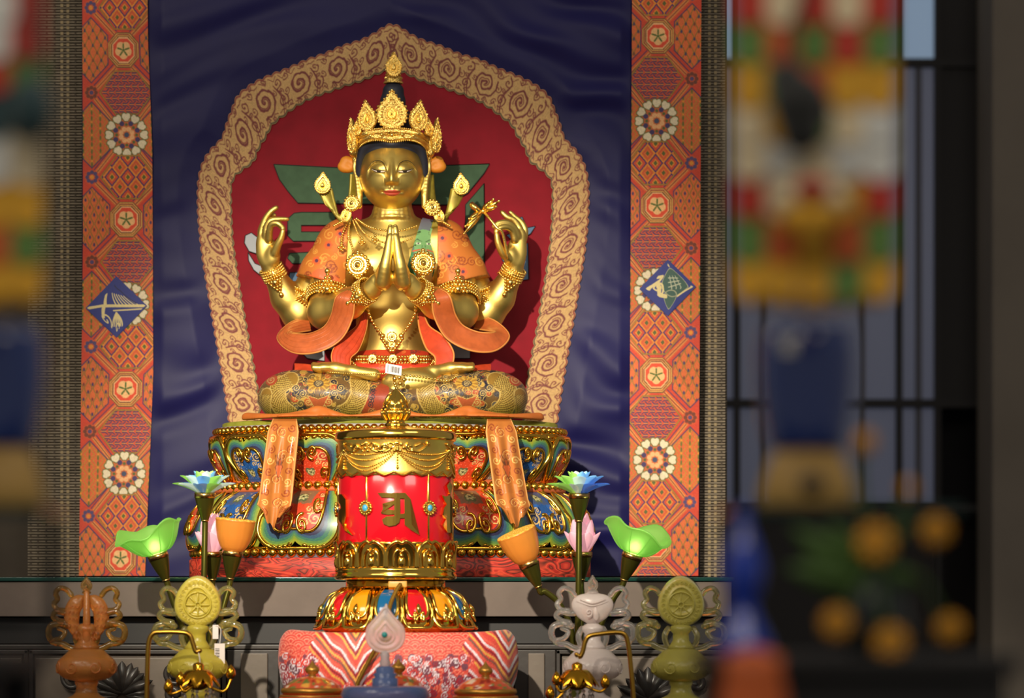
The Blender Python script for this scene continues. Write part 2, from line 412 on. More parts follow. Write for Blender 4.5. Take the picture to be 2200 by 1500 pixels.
navy_m = mat('navy_satin', (24, 22, 72), 0.5, spec=0.25, bump=0.12, bscale=900, var=0.1, vscale=6)
pc = np.array(outer)
def inside_amt(X, Y):                                    # 0 inside the halo, 1 well outside
    d = np.full(X.shape, 1e9); ins = np.zeros(X.shape, bool); n = len(pc)
    for i in range(n):
        x1, y1 = pc[i]; x2, y2 = pc[(i + 1) % n]
        if y1 != y2: ins ^= ((y1 > Y) != (y2 > Y)) & (X < (x2 - x1) * (Y - y1) / (y2 - y1) + x1)
        bx, by = x2 - x1, y2 - y1; t = np.clip(((X - x1) * bx + (Y - y1) * by) / (bx * bx + by * by + 1e-9), 0, 1)
        d = np.minimum(d, np.hypot(X - x1 - t * bx, Y - y1 - t * by))
    return np.where(ins, 0, np.clip(d / 45.0, 0, 1))
def folds(X, Y):
    r = np.clip((X - 842) / 500.0, -1, 1)
    u = Y + np.where(r > 0, -0.45, 0.25) * (X - 842) + 18 * np.sin(X / 71.0 + Y / 160.0) + 10 * np.sin(Y / 37.0 + X / 50.0)
    z = 0.55 * np.sin(u / 21.0 + 1.2 * np.sin(X / 97.0)) + 0.3 * np.sin(u / 12.3 + 0.9 * np.sin(Y / 90.0)) + 0.6 * np.sin(u / 55.0 + X / 130.0)
    env = 0.35 + 0.65 * np.clip(np.sin(Y / 140.0 + X / 190.0) * 0.5 + 0.5, 0, 1)
    edge = np.where(r > 0, 1.0, 0.65)
    return z * env * edge
cols = 210; rows = 260
X, Y = np.meshgrid(np.linspace(305, 1372, cols), np.linspace(-70, 1238, rows))
amt = inside_amt(X, Y) * np.clip((1362 - X) / 30, 0, 1) * np.clip((X - 312) / 40, 0, 1)
dy = YC - 0.004 - 0.0105 * amt * (folds(X, Y) * 0.8 + 0.6)
s_ = (D + YC) / F
v = np.stack([((X - 1100) * s_).ravel(), dy.ravel(), (CZ + (HY - Y) * s_).ravel()], 1)
obj('navy_panel', (v, quadgrid(rows, cols)), navy_m, hg)
v2, f2 = box(P(840, 585, YC + 0.012), (1330 * s_, 0.006, 1306 * s_)); obj('backing_cloth', (v2, f2), mat('navy_backing', (30, 28, 58), 0.8), hg, smooth=False)

# brocade bands ------------------------------------------------------
OR, RD, BL, GR, TN, YE, WH, PK = (214, 92, 40), (205, 62, 36), (62, 44, 104), (84, 92, 34), (212, 156, 82), (222, 140, 40), (226, 212, 200), (236, 176, 132)
def hexa(cx, cy, hw, hh, fl, vert=False):
    if vert: return [(cx, cy - hh), (cx + hw, cy - hh + hw), (cx + hw, cy + hh - hw), (cx, cy + hh), (cx - hw, cy + hh - hw), (cx - hw, cy - hh + hw)]
    return [(cx - hw, cy), (cx - fl, cy - hh), (cx + fl, cy - hh), (cx + hw, cy), (cx + fl, cy + hh), (cx - fl, cy + hh)]
def inpoly(c, pts):
    t = Canvas((c.W - 1) / c.q, (c.H - 1) / c.q, (0, 0, 0), c.q); t.poly(pts, (255, 255, 255)); return t.a[..., 0] > 0.5
def brocade(y_oct, patch_y, mirror, q=0.8):
    Wd, Hd = 152, 1320                                  # canvas y = photo y + 70
    c = Canvas(Wd, Hd, RD, q); T = 363.5
    oc = [y_oct + 70 + T * k for k in range(-1, 5)]
    # diagonal stripes
    for y in oc:
        for sg in (-1, 1):
            for y0 in (y + 91 * sg, ):
                for dx, col, wd in ((-9, BL, 2), (-4, OR, 3), (0, TN, 2), (3.5, (120, 60, 40), 1.6), (7, TN, 2), (11, OR, 2)):
                    c.stroke([(20, y0 + dx), (95, y0 - sg * 75 + dx)], wd, col); c.stroke([(20, y0 + dx), (95, y0 + sg * 92 + dx)], wd, col)
                    c.stroke([(170, y0 + dx), (95, y0 - sg * 75 + dx)], wd, col); c.stroke([(170, y0 + dx), (95, y0 + sg * 92 + dx)], wd, col)
    for y in oc:
        # wave column panel
        for cx in (20, 172):
            h = hexa(cx, y, 39, 70, 0, True); c.poly(h, OR); m = inpoly(c, h); t = Canvas(Wd, Hd, (216, 102, 48), q)
            for j in range(-4, 5):
                yy = np.arange(y - 74, y + 76, 3.0); t.stroke(np.stack([cx + j * 9.5 + 3.2 * np.sin(yy / 5.1 + j * math.pi), yy], 1), 1.7, (120, 112, 36))
                for n_, yb in enumerate(np.arange(y - 74 + (16 if j % 2 else 0), y + 74, 32)): t.disc(cx + j * 9.5 + 4.7, yb, 2.2, BL if (j + n_) % 3 else (120, 50, 40), 3.8)
            c.a[m] = t.a[m]; c.stroke(h + h[:1], 2.2, BL)
            # star lattice panel
            yr = y + T / 2; h = hexa(cx, yr, 39, 71, 0, True); m = inpoly(c, h); t = Canvas(Wd, Hd, (212, 96, 46), q)
            for j in range(-3, 4):
                for n_ in range(-5, 6):
                    ax, ay = cx + j * 19, yr + n_ * 28 + (14 if j % 2 else 0)
                    t.stroke([(ax - 11, ay - 14), (ax + 11, ay + 14)], 1.5, (170, 140, 44)); t.stroke([(ax + 11, ay - 14), (ax - 11, ay + 14)], 1.5, (170, 140, 44))
                    t.disc(ax, ay - 8, 2.1, (92, 104, 30), 5.0); t.disc(ax, ay + 8, 2.1, (92, 104, 30), 5.0); t.disc(ax, ay, 2.2, YE)
            c.a[m] = t.a[m]; c.stroke(h + h[:1], 2.2, BL)
        # fret panel above the rosette, diamond panel below it
        for sg, kind in ((1, 'fret'), (-1, 'dia')):
            yf = y + sg * 91; h = hexa(99, yf, 60, 46, 25); m = inpoly(c, h)
            t = Canvas(Wd, Hd, (208, 74, 40) if kind == 'fret' else (218, 96, 38), q)
            if kind == 'fret':
                for j in range(-3, 4):
                    for n_ in range(-4, 5):
                        ax, ay = 99 + j * 15 + (7.5 if n_ % 2 else 0), yf + n_ * 13
                        t.stroke([(ax - 8, ay - 3), (ax, ay - 3), (ax + 5, ay - 8)], 2.4, BL); t.stroke([(ax - 8, ay + 2), (ax, ay + 2), (ax + 5, ay + 6)], 2.2, BL)
                        t.stroke([(ax + 9, ay - 5), (ax + 6, ay), (ax + 9, ay + 4)], 2.0, (130, 70, 50)); t.stroke([(ax - 9, ay - 0.5), (ax + 1, ay - 0.5)], 1.2, TN)
            else:
                for j in range(-4, 5):
                    for n_ in range(-4, 5):
                        if (j + n_) % 2: continue
                        ax, ay = 99 + j * 17.5, yf + n_ * 21
                        dmd = lambda r: [(ax, ay - r * 1.22), (ax + r, ay), (ax, ay + r * 1.22), (ax - r, ay)]
                        ot, il = (YE, (206, 84, 36)) if n_ % 2 else (BL, (204, 70, 36))
                        t.poly(dmd(17), ot); t.poly(dmd(13.5), il); t.poly(dmd(7.5), YE if n_ % 2 == 0 else (220, 110, 44)); t.poly(dmd(4.6), GR)
            c.a[m] = t.a[m]; c.stroke(h + h[:1], 3.2, GR); c.stroke(h + h[:1], 1.2, YE)
        # octagon with blossom
        oct_ = lambda r: [(95 + r * a, y + r * 1.06 * b) for a, b in ((-.42, -1), (.42, -1), (1, -.42), (1, .42), (.42, 1), (-.42, 1), (-1, .42), (-1, -.42))]
        for r, col in ((37, RD), (36, (110, 80, 40)), (34, TN), (32, (150, 60, 40)), (30, TN), (28, (120, 70, 36)), (26, PK), (23.5, (222, 70, 36))): c.poly(oct_(r), col)
        for k in range(5):
            a = -math.pi / 2 + k * 2 * math.pi / 5 + math.pi / 5; c.disc(95 + 10 * math.cos(a), y + 10 * math.sin(a), 9.5, (240, 186, 138))
        for k in range(5):
            a = -math.pi / 2 + k * 2 * math.pi / 5
            c.stroke([(95 + 5 * math.cos(a), y + 5 * math.sin(a)), (95 + 13 * math.cos(a), y + 13 * math.sin(a))], 3.6, (78, 100, 34))
        c.disc(95, y, 3, (78, 100, 34))
        # rosette
        yr = y + T / 2
        c.disc(97, yr, 44, (200, 100, 50))
        for k in range(12):
            a = k * math.pi / 6
            ca, sa = math.cos(a), math.sin(a)
            pt = lambda r, t_: (97 + r * ca - t_ * sa, yr + r * sa + t_ * ca)
            c.poly([pt(29, -4), pt(38, -10.5), pt(46, -9), pt(48, -4), pt(46, 0), pt(48, 4), pt(46, 9), pt(38, 10.5), pt(29, 4)], WH, GR, 1.8)
        for k in range(8):
            a = k * math.pi / 4 + math.pi / 8
            c.disc(97 + 26 * math.cos(a), yr + 26 * math.sin(a), 5.4, BL); c.disc(97 + 13 * math.cos(a), yr + 13 * math.sin(a), 5.4, PK)
            b = k * math.pi / 4; c.disc(97 + 22 * math.cos(b), yr + 22 * math.sin(b), 3.2, GR)
        c.disc(97, yr, 5.5, (60, 70, 110))
        # small nodes
        for sg in (1, -1):
            yn = y + sg * 91; cl = (112, 52, 34) if sg > 0 else (78, 62, 122)
            for cx in (20,):
                c.disc(cx, yn, 16, (206, 84, 40))
                for k in range(8): c.disc(cx + 10.5 * math.cos(k * math.pi / 4), yn + 10.5 * math.sin(k * math.pi / 4), 4.2, cl)
                c.disc(cx, yn, 4.5, YE if sg < 0 else (78, 62, 122))
    yy = np.arange(c.H)[:, None]; xx = np.arange(c.W)[None, :]
    c.a *= (1 + 0.07 * np.sign(np.sin((xx + yy) * 2.1)))[..., None]     # twill
    c.noise(0.07); c.a *= np.array([0.94, 0.93, 0.82])
    if mirror: c.a = c.a[:, ::-1]
    return c
broc_m = mat('brocade', attr='Col', rough=0.62, sheen=0.2, bump=0.25, bscale=1400)
def edgecurve(ys, pts): p = np.array(pts, float); return np.interp(ys, p[:, 0], p[:, 1])
LE = [(-70, 178), (500, 180), (900, 175), (1240, 171)], [(-70, 317), (100, 319), (320, 328), (800, 330), (1000, 322), (1240, 312)]
RE = [(-70, 1358), (600, 1354), (1240, 1351)], [(-70, 1506), (600, 1503), (1240, 1499)]
for (e0, e1), yo, mi in ((LE, 110, False), (RE, 80, True)):
    c = brocade(yo, 0, mi)
    def fn(X, Y, e0=e0, e1=e1):
        py = np.clip(Y - 70, -70, 1237.5); a = edgecurve(py, e0); b = edgecurve(py, e1); t = X / 152.0
        px = a + (b - a) * t; yy = YC - 0.010 - 0.0016 * np.sin(t * math.pi) - 0.001 * np.sin(py / 60.0 + t * 2)
        return (px - 1100) * s_, yy, CZ + (HY - py) * s_
    vf, cc = c.mesh(fn); keep = None
    obj('brocade_band', vf, broc_m, hg, cols=cc)

# square patches sewn on the bands
def patch(px, py, r, leaf):
    c = Canvas(2 * r, 2 * r, (40, 48, 116), 1.2); G = (206, 188, 132)
    if not leaf:
        for k in range(7): c.stroke([(r * .75 + k * 8, r * .55 + k * 1.5), (r * 1.0 + k * 8, r * .95)], 2.6, G)
        c.stroke([(6, r), (r * .5, r * .95), (r * 1.9, r * 1.0)], 6, G); c.stroke([(r * .45, r * .6), (r * .62, r * .95), (r * .4, r * 1.3)], 7, G)
        c.stroke([(r * .9, r * 1.12), (r * 1.9, r * 1.1)], 3, G)
        for k in range(6): c.stroke([(r * 1.0, r * 1.2), (r * (.7 + .16 * k), r * 1.62)], 4.2, G); 
        c.stroke(spiral2(r * .45, r * 1.42, 2, r * .26, 1.2), 4, G); c.stroke([(r * .8, r * .3), (r * 1.3, r * .5), (r * 1.7, r * .9)], 3, (30, 30, 70))
        c.stroke(spiral2(r * 1.1, r * 1.7, 2, r * .2, 1.0), 4, G)
    else:
        GN = (54, 84, 74)
        c.disc(r * 1.25, r * .82, r * .50, GN); c.disc(r * 1.12, r * 1.42, r * .33, GN)
        c.stroke(spiral2(r * 1.25, r * .82, r * .5, r * .5, 1), 2.2, (150, 150, 120)); c.stroke(spiral2(r * 1.12, r * 1.42, r * .33, r * .33, 1), 2.2, (150, 150, 120))
        for a in (-10, 0, 10):                                          # endless knot
            c.stroke([(r * 1.27 - 15, r * .82 + a), (r * 1.27 + 15, r * .82 + a * .6 - 3)], 2, (176, 178, 150)); c.stroke([(r * 1.27 + a, r * .82 - 14), (r * 1.27 + a + 2, r * .82 + 14)], 2, (176, 178, 150))
        c.stroke([(r * .3, r), (r * .55, r * .8), (r * .7, r * 1.0), (r * .6, r * 1.25), (r * .9, r * 1.3)], 9, G); c.stroke(spiral2(r * .62, r * 1.0, 2, r * .26, 1.3), 4, G)
        c.stroke([(r * .45, r * .62), (r * .7, r * .6), (r * .6, r * .75)], 7, G); c.stroke([(r * 1.5, r * 1.3), (r * 1.85, r * 1.0)], 5, G); c.stroke([(r * 1.0, r * .18), (r * 1.2, r * .25)], 5, G)
    c.noise(0.06)
    def fn(X, Y):
        u = (X - r) / r; v_ = (Y - r) / r                               # square canvas -> diamond: |x|+|y|<=1
        x = (u - v_) * r / 2 * 0 + u * r * (1 - np.abs(v_)); y = v_ * r
        bx = px + x; by = py + y - 0.04 * x
        return (bx - 1100) * s_, YC - 0.0135 - 0.002 * (1 - np.maximum(np.abs(u), np.abs(v_))) + 0 * x, CZ + (HY - by) * s_
    vf, cc = c.mesh(fn); o = obj('sewn_patch', vf, broc_m, hg, cols=cc)
    o['label'] = 'blue diamond patch with a green leaf and knot' if leaf else 'blue diamond patch with gold scrolls'
patch(252, 661, 66, False); patch(1434, 620, 61, True)

# halo ---------------------------------------------------------------
NH = 1500
oc_ = resample(catmull(np.array(outer, float), 6), NH); ic_ = resample(catmull(np.array(inner, float), 6), NH)
Ln = np.linalg.norm(np.diff((oc_ + ic_) / 2, axis=0), axis=1).sum()
GB, GD, LN = (184, 146, 90), (160, 120, 68), (104, 36, 30)
c = Canvas(Ln, 80, GB, 0.85)
for j in range(0, int(Ln), 3):                                          # couched gold thread
    if j % 2 == 0: c.stroke([(j, 0), (j + 1.5 * math.sin(j), 80)], 0.8, (178, 138, 80))
per = Ln / 24.0
for k in range(24):
    x0 = (k + .5) * per; right = x0 > Ln / 2; h_ = -1 if right else 1
    c.spiral(x0, 40, 28, 2.2, 3.4, LN, a0=0.8, hand=h_); c.spiral(x0, 40, 24, 1.9, 1.9, LN, a0=1.5, hand=h_); c.spiral(x0, 40, 15, 1.1, 1.8, LN, a0=3.2, hand=h_)
    t = np.linspace(0, 1, 16); c.stroke(np.stack([x0 + h_ * (30 + 9 * np.sin(t * 3.0)), 22 + 56 * t], 1), 2.4, LN); c.stroke(np.stack([x0 + h_ * (35 + 8 * np.sin(t * 2.8)), 30 + 48 * t], 1), 1.6, LN)
    c.spiral(x0 + h_ * per * .48, 54, 13, 1.7, 2.6, LN, a0=3.6, hand=-h_); c.spiral(x0 + h_ * per * .46, 21, 10, 1.3, 2.3, LN, a0=0.4, hand=h_)
    c.spiral(x0 - h_ * 25, 14, 7, 1.2, 2.0, LN, a0=1.4, hand=h_); c.spiral(x0 - h_ * 30, 66, 7, 1.2, 2.0, LN, a0=4.4, hand=-h_)
    for ox, oy, rr_, hh_ in ((12, 8, 6, 1), (-8, 72, 6, -1), (per * .30, 36, 6, -1), (-per * .36, 40, 8, 1), (per * .5, 38, 5, 1), (6, 74, 5, 1), (-per * .22, 6, 5, -1)):
        c.spiral(x0 + h_ * ox, oy, rr_, 1.3, 1.8, LN, a0=ox, hand=h_ * hh_)
    for yb, sy in ((8, -1), (72, 1)):
        for b in range(4): c.stroke([(x0 + (b - 1.5) * per / 4 - 8, yb), (x0 + (b - 1.5) * per / 4, yb - sy * 5), (x0 + (b - 1.5) * per / 4 + 8, yb)], 1.5, LN)
c.stroke([(0, 2), (Ln, 2)], 3, (120, 44, 34)); c.stroke([(0, 78), (Ln, 78)], 3, (70, 60, 34))
c.noise(0.10)
def fn(X, Y):
    t = X / Ln * (NH - 1); i = np.clip(t.astype(int), 0, NH - 2); fr = (t - i)[..., None]
    o_ = oc_[i] * (1 - fr) + oc_[i + 1] * fr; n_ = ic_[i] * (1 - fr) + ic_[i + 1] * fr
    w_ = Y / 80.0; sc = np.abs(np.sin(X / 24.0 * math.pi)) * 5.0; so = np.abs(np.sin(X / 19.0 * math.pi)) * 5.0
    dirv = (n_ - o_); ln = np.linalg.norm(dirv, axis=-1, keepdims=True); dirv = dirv / ln
    p_ = o_ + dirv * (-(so[..., None]) + (w_[..., None]) * (ln + so[..., None] + sc[..., None]))
    yy = YC - 0.0085 - 0.0018 * np.sin(np.clip(w_, 0, 1) * math.pi)
    return (p_[..., 0] - 1100) * s_, yy, CZ + (HY - p_[..., 1]) * s_
vf, cc = c.mesh(fn); obj('halo_border', vf, mat('gold_embroidery', attr='Col', rough=0.5, sheen=0.1, bump=0.4, bscale=1500, metal=0.15), hg, cols=cc)
# red field inside the halo
n_ = len(ic_); cen = np.array([842, 905.0]); rr = np.linspace(0, 1.03, 40)
pts = cen + (ic_[::4, None, :] - cen) * rr[None, :, None]; k = pts.shape[0]
v = np.stack([(pts[..., 0] - 1100) * s_, np.full(pts.shape[:2], YC - 0.0062) - 0.0006 * np.sin(pts[..., 0] / 33.0) , CZ + (HY - pts[..., 1]) * s_], -1).reshape(-1, 3)
red_m = mat('red_cloth', (142, 16, 32), 0.8, bump=0.5, bscale=420, var=0.12, vscale=25, btype='weave')
obj('halo_field', (v, quadgrid(k, 40)[:, ::-1]), red_m, hg)
# embroidered monogram pieces on the red field
grn = mat('green_embroidery', (70, 98, 70), 0.7, bump=0.6, bscale=300, btype='weave', var=0.12, vscale=60)
blu = mat('slate_embroidery', (96, 126, 158), 0.7, bump=0.6, bscale=300, btype='weave', var=0.1, vscale=60)
whi = mat('pale_embroidery', (176, 180, 184), 0.7, bump=0.5, bscale=300, btype='weave')
edg = mat('outline_thread', (34, 30, 30), 0.8)
def applique(out, m, name='embroidered_shape'):
    f1 = lambda x, y: P(x, y, YC - 0.0095) ; f0 = lambda x, y: P(x, y, YC - 0.006)
    o = obj(name, prism(out, f1, f0), m, hg, smooth=False)
    q = np.array([f1(x, y) for x, y in out]); obj('outline_cord', tube(np.concatenate([q, q[:1]]), 0.0009, 5, caps=False), edg, o)
applique([(588, 353), (760, 362), (1052, 352), (1040, 372), (1005, 415), (960, 440), (700, 437), (640, 436), (618, 410), (600, 385)], grn)
applique([(632, 458), (648, 456), (720, 456), (720, 484), (647, 484), (647, 498), (720, 498), (720, 518), (630, 518), (618, 506), (618, 470)], grn)
applique([(622, 544), (700, 540), (700, 566), (628, 566), (618, 555)], grn)
applique([(1000, 440), (1040, 394), (1041, 610), (1000, 610)], grn)
applique([(622, 586), (660, 584), (700, 600), (700, 640), (640, 632), (620, 610)], blu)
applique([(527, 506), (540, 500), (556, 512), (575, 540), (560, 548), (535, 540), (525, 522)], whi)
applique([(533, 542), (548, 566), (570, 575), (570, 600), (545, 580), (534, 560)], whi)
applique([(1108, 470), (1122, 466), (1128, 480), (1120, 492), (1150, 486), (1140, 502), (1118, 515), (1098, 515), (1088, 505), (1106, 498), (1116, 484)], blu)
applique([(1078, 556), (1096, 546), (1134, 522), (1136, 600), (1122, 602), (1116, 570), (1086, 572)], blu)
applique([(640, 725), (760, 720), (760, 750), (697, 752), (697, 776), (660, 770), (636, 745)], whi)
applique([(930, 720), (1010, 726), (1010, 770), (930, 770)], whi)

# ------------------------------------------------------------------ glass shelf and cabinet
gl = mat('shelf_glass', (30, 84, 74), 0.08, trans=0.5, ior=1.5)
g = obj('glass_shelf', box((P(710, 0, -0.26)[0], -0.028, P(0, 1243, -0.27)[2] - 0.0012), (1.325, 0.476, 0.0065), 0.001), gl)
tag(g, 'green-edged glass sheet under the lotus throne on top of the cabinet', 'shelf')
GT = P(0, 1243, -0.27)[2] + 0.002                        # top of the glass
Yf = -0.262
cb = thing('cabinet', 'dark grey-brown wooden altar cabinet with carved door panels below the glass', 'cabinet', (P(820, 0, Yf)[0], 0.0, -0.2))
def slab(name, x0, x1, y0, y1, yf, th, m, par=cb, bev=0.0015):
    a = P(x0, y0, yf); b = P(x1, y1, yf)
    return obj(name, box(((a[0] + b[0]) / 2, yf + th / 2, (a[2] + b[2]) / 2), (abs(b[0] - a[0]), th, abs(a[2] - b[2])), bev), m, par, smooth=False)
ztop = P(0, 1249.5, Yf)[2]
a = P(-160, 0, Yf)[0]; b = P(1572, 0, Yf)[0]
obj('body', box(((a + b) / 2, 0.0, (ztop - 0.03 - 0.2) / 2), (b - a, 0.44, ztop - 0.03 + 0.2)), wood_d, cb, smooth=False)
slab('top_rail', -160, 1572, 1250, 1325, Yf, 0.08, wood_t)
slab('recess_board', -160, 1572, 1326, 1384, Yf + 0.03, 0.03, mat('recess_shade_black', (22, 19, 18), 0.45))  # near-black colour stands in for the shade under the rail
slab('rail_moulding', -160, 1572, 1385, 1396, Yf + 0.006, 0.03, wood_d, bev=0.002)
pan = mat('panel_wood', (104, 93, 82), 0.45, bump=0.25, bscale=70, var=0.15, vscale=10)
for x0, x1 in ((-150, 60), (62, 486), (600, 1104), (1195, 1566)):
    slab('door_panel', x0 + 12, x1 - 12, 1406, 1900, Yf + 0.012, 0.03, pan)
    for y0, y1, q0, q1 in ((1397, 1406, x0, x1), (1397, 1900, x0, x0 + 9), (1397, 1900, x1 - 9, x1)):
        slab('panel_frame', q0, q1, y0, y1, Yf + 0.002, 0.02, wood_d)
    slab('lower_board', x0 + 14, x1 - 14, 1414, 1900, Yf + 0.008, 0.03, pan)
for x0, x1 in ((487, 599), (1105, 1194)):
    slab('stile', x0, x1, 1397, 1900, Yf + 0.006, 0.03, wood_d)
    slab('stile_inset', x0 + 30, x1 - 24, 1404, 1900, Yf + 0.0, 0.02, pan)
# carved lotus sprays on two doors
carve = mat('carved_wood', (52, 48, 45), 0.32, var=0.15, vscale=30)
def leafsurf(base, tip, wid, bulge, n=9, up=None):
    b_, t_ = np.asarray(base, float), np.asarray(tip, float); ax = t_ - b_; L_ = np.linalg.norm(ax)
    side = np.cross(ax / L_, np.array([0, -1.0, 0])); side /= np.linalg.norm(side) + 1e-9
    out = np.cross(side, ax / L_); out = -out if out[1] > 0 else out
    def fn(U, V):
        wv = np.sin(np.clip(V, 0, 1) ** 0.8 * math.pi) ** 0.75 * wid; u = U
        q = b_[:, None, None] + ax[:, None, None] * V + side[:, None, None] * (u * wv) + out[:, None, None] * (bulge * np.sin(V * math.pi) * (1 - u ** 2 * 1.0) - 0.15 * bulge)
        return q[0], q[1], q[2]
    return surf(fn, n, n + 2, -1, 1)
def carved(cx, cy, sx):
    t = thing('carved_lotus', 'dark carved lotus spray on the cabinet door behind the amber ornament' if sx > 0 else 'dark carved leaf spray on the cabinet door below the pale yellow ornament', 'carving', P(cx, 1497, Yf - 0.001)); Y0 = Yf - 0.006
    for k, (dx, dy, tx, ty, w_) in enumerate(((0, 60, -30, 5, 11), (0, 60, 30, 5, 11), (0, 62, -18, -4, 11), (0, 62, 18, -4, 11), (0, 62, 0, -8, 13), (0, 60, -42, 18, 10), (0, 60, 42, 18, 10), (0, 62, -58, 34, 9), (0, 62, 58, 34, 9))):
        obj('petal', leafsurf(P(cx + dx, cy + dy, Y0), P(cx + tx * 1.15, cy + ty, Y0 - 0.004 * (k % 3)), w_ * S(0) * 1.3, 0.008), carve, t)
    for s1 in (-1, 1):
        for k in range(3):
            obj('leaf', leafsurf(P(cx + s1 * 8, cy + 66, Y0), P(cx + s1 * (60 + 14 * k), cy + 58 + 22 * k, Y0 - 0.002), 9 * S(0), 0.006), carve, t)
    for yb in (cy - 4, cy + 40):
        sp = spiral2(cx + sx * 112, yb + 22, 4, 26, 1.3, 0.5 if yb > cy else 2.0, 26, -sx); obj('scroll', tube(PP([(x, y, Y0) for x, y in sp]), np.linspace(0.007, 0.003, 26), 7), carve, t)
    sp = spiral2(cx - sx * 104, cy + 30, 4, 28, 1.2, 3.0, 26, sx); obj('scroll', tube(PP([(x, y, Y0) for x, y in sp]), np.linspace(0.007, 0.003, 26), 7), carve, t)
carved(262, 1428, 1); carved(1392, 1440, -1)

# stepped offering table in front of the cabinet
ZT, ZL = CZ - 0.135, CZ - 0.255
tb_m = mat('table_lacquer', (46, 38, 34), 0.55, var=0.15, vscale=8)
tb = thing('offering_table', 'dark offering table carrying the prayer wheel cushion and crystal ornaments', 'table', (P(840, 0, -0.5)[0], -0.6, -0.2))
obj('table_body', box((P(840, 0, -0.5)[0], -0.478, (ZT - 0.2) / 2), (1.5, 0.40, ZT + 0.2), 0.004), tb_m, tb, smooth=False)
tb = thing('offering_bench', 'low dark bench carrying the lidded jars and brass hooks', 'bench', (P(840, 0, -0.5)[0], -0.85, -0.2))
obj('bench_body', box((P(840, 0, -0.5)[0], -0.849, (ZL - 0.2) / 2), (1.5, 0.34, ZL + 0.2), 0.004), tb_m, tb, smooth=False)
# ================================================================== lotus throne
gold = mat('throne_gold', (232, 178, 66), 0.2, 1.0, bump=0.08, bscale=500)
YT = -0.02; CXT = 838                                    # throne centre
TC = P(CXT, 1240, YT); TC[2] = GT
sT = S(YT - 0.1)
AB = 0.60                                                # depth to width of the oval
th = thing('lotus_throne', 'oval lotus throne with painted petals and gold bead rows under the statue', 'throne', TC)
def zpy(py): return CZ + (HY - py) * sT
def oval(rpx, py, n=96):
    a = np.linspace(0, 2 * math.pi, n, endpoint=False)
    return np.stack([TC[0] + rpx * sT * np.sin(a), TC[1] - rpx * sT * AB * np.cos(a), np.full(n, zpy(py))], 1)
def ovlathe(prof, n=96): return lathe((TC[0], TC[1], 0), [(r * sT, zpy(y)) for r, y in prof], n, (1, AB))
# red swirled base slab
red_sw = mat('red_marbled', (150, 36, 26), 0.5)
nt = red_sw.node_tree; N = nt.nodes; L = nt.links
tc = N.new('ShaderNodeTexCoord'); mp = N.new('ShaderNodeMapping'); mp.inputs['Scale'].default_value = (9, 9, 26)
nz = N.new('ShaderNodeTexNoise'); nz.inputs['Scale'].default_value = 1.3; nz.inputs['Detail'].default_value = 1.5; nz.inputs['Distortion'].default_value = 1.4
mu = N.new('ShaderNodeMath'); mu.operation = 'MULTIPLY'; mu.inputs[1].default_value = 9.0
fr = N.new('ShaderNodeMath'); fr.operation = 'FRACT'; cr = N.new('ShaderNodeValToRGB')
cr.color_ramp.elements[0].color = tuple(lin(np.array((110, 26, 22)) / 255)) + (1,); cr.color_ramp.elements[1].color = tuple(lin(np.array((214, 74, 50)) / 255)) + (1,)
cr.color_ramp.elements[0].position = 0.0; cr.color_ramp.elements[1].position = 0.55
e = cr.color_ramp.elements.new(0.8); e.color = tuple(lin(np.array((170, 44, 34)) / 255)) + (1,); e = cr.color_ramp.elements.new(0.1); e.color = tuple(lin(np.array((90, 40, 30)) / 255)) + (1,)
L.new(tc.outputs['Object'], mp.inputs[0]); L.new(mp.outputs[0], nz.inputs['Vector']); L.new(nz.outputs['Fac'], mu.inputs[0]); L.new(mu.outputs[0], fr.inputs[0]); L.new(fr.outputs[0], cr.inputs[0]); L.new(cr.outputs[0], N['Principled BSDF'].inputs['Base Color'])
def ovpx(prof): return ovlathe(prof)
obj('base_slab', ovlathe([(0, 1241.5), (436, 1241.5), (438, 1239), (438, 1202), (434, 1200), (0, 1200)]), red_sw, th, loc=None)
grey_m = mat('throne_grey', (96, 86, 98), 0.6)
obj('bead_ledge', ovlathe([(0, 1201), (430, 1201), (426, 1196), (418, 1180), (405, 1172), (0, 1170)]), grey_m, th)
core_m = mat('throne_core', (70, 74, 96), 0.6)
obj('core', ovlathe([(400, 1172), (398, 1150), (386, 1100), (360, 1062), (356, 1040), (330, 1034), (340, 1000), (362, 950), (372, 938), (0, 936)]), core_m, th)
obj('waist_ring', ovlathe([(350, 1060), (382, 1058), (384, 1050), (366, 1046), (366, 1040), (345, 1030)]), mat('throne_orange', (190, 96, 52), 0.6), th)
# top rim and green deck
obj('upper_rim', ovlathe([(352, 944), (378, 942), (384, 936), (384, 928), (376, 922), (366, 921), (340, 921)]), gold, th)
deck_m = mat('deck_green', (136, 138, 46), 0.5, var=0.2, vscale=60)
obj('deck', ovlathe([(376, 924), (376, 917), (370, 914), (366, 913), (366, 906), (362, 904), (0, 903)]), deck_m, th)
obj('deck_band', ovlathe([(373, 921), (377, 921), (377, 915), (373, 915)]), mat('deck_grey', (150, 146, 150), 0.5), th)
DECK = zpy(903)
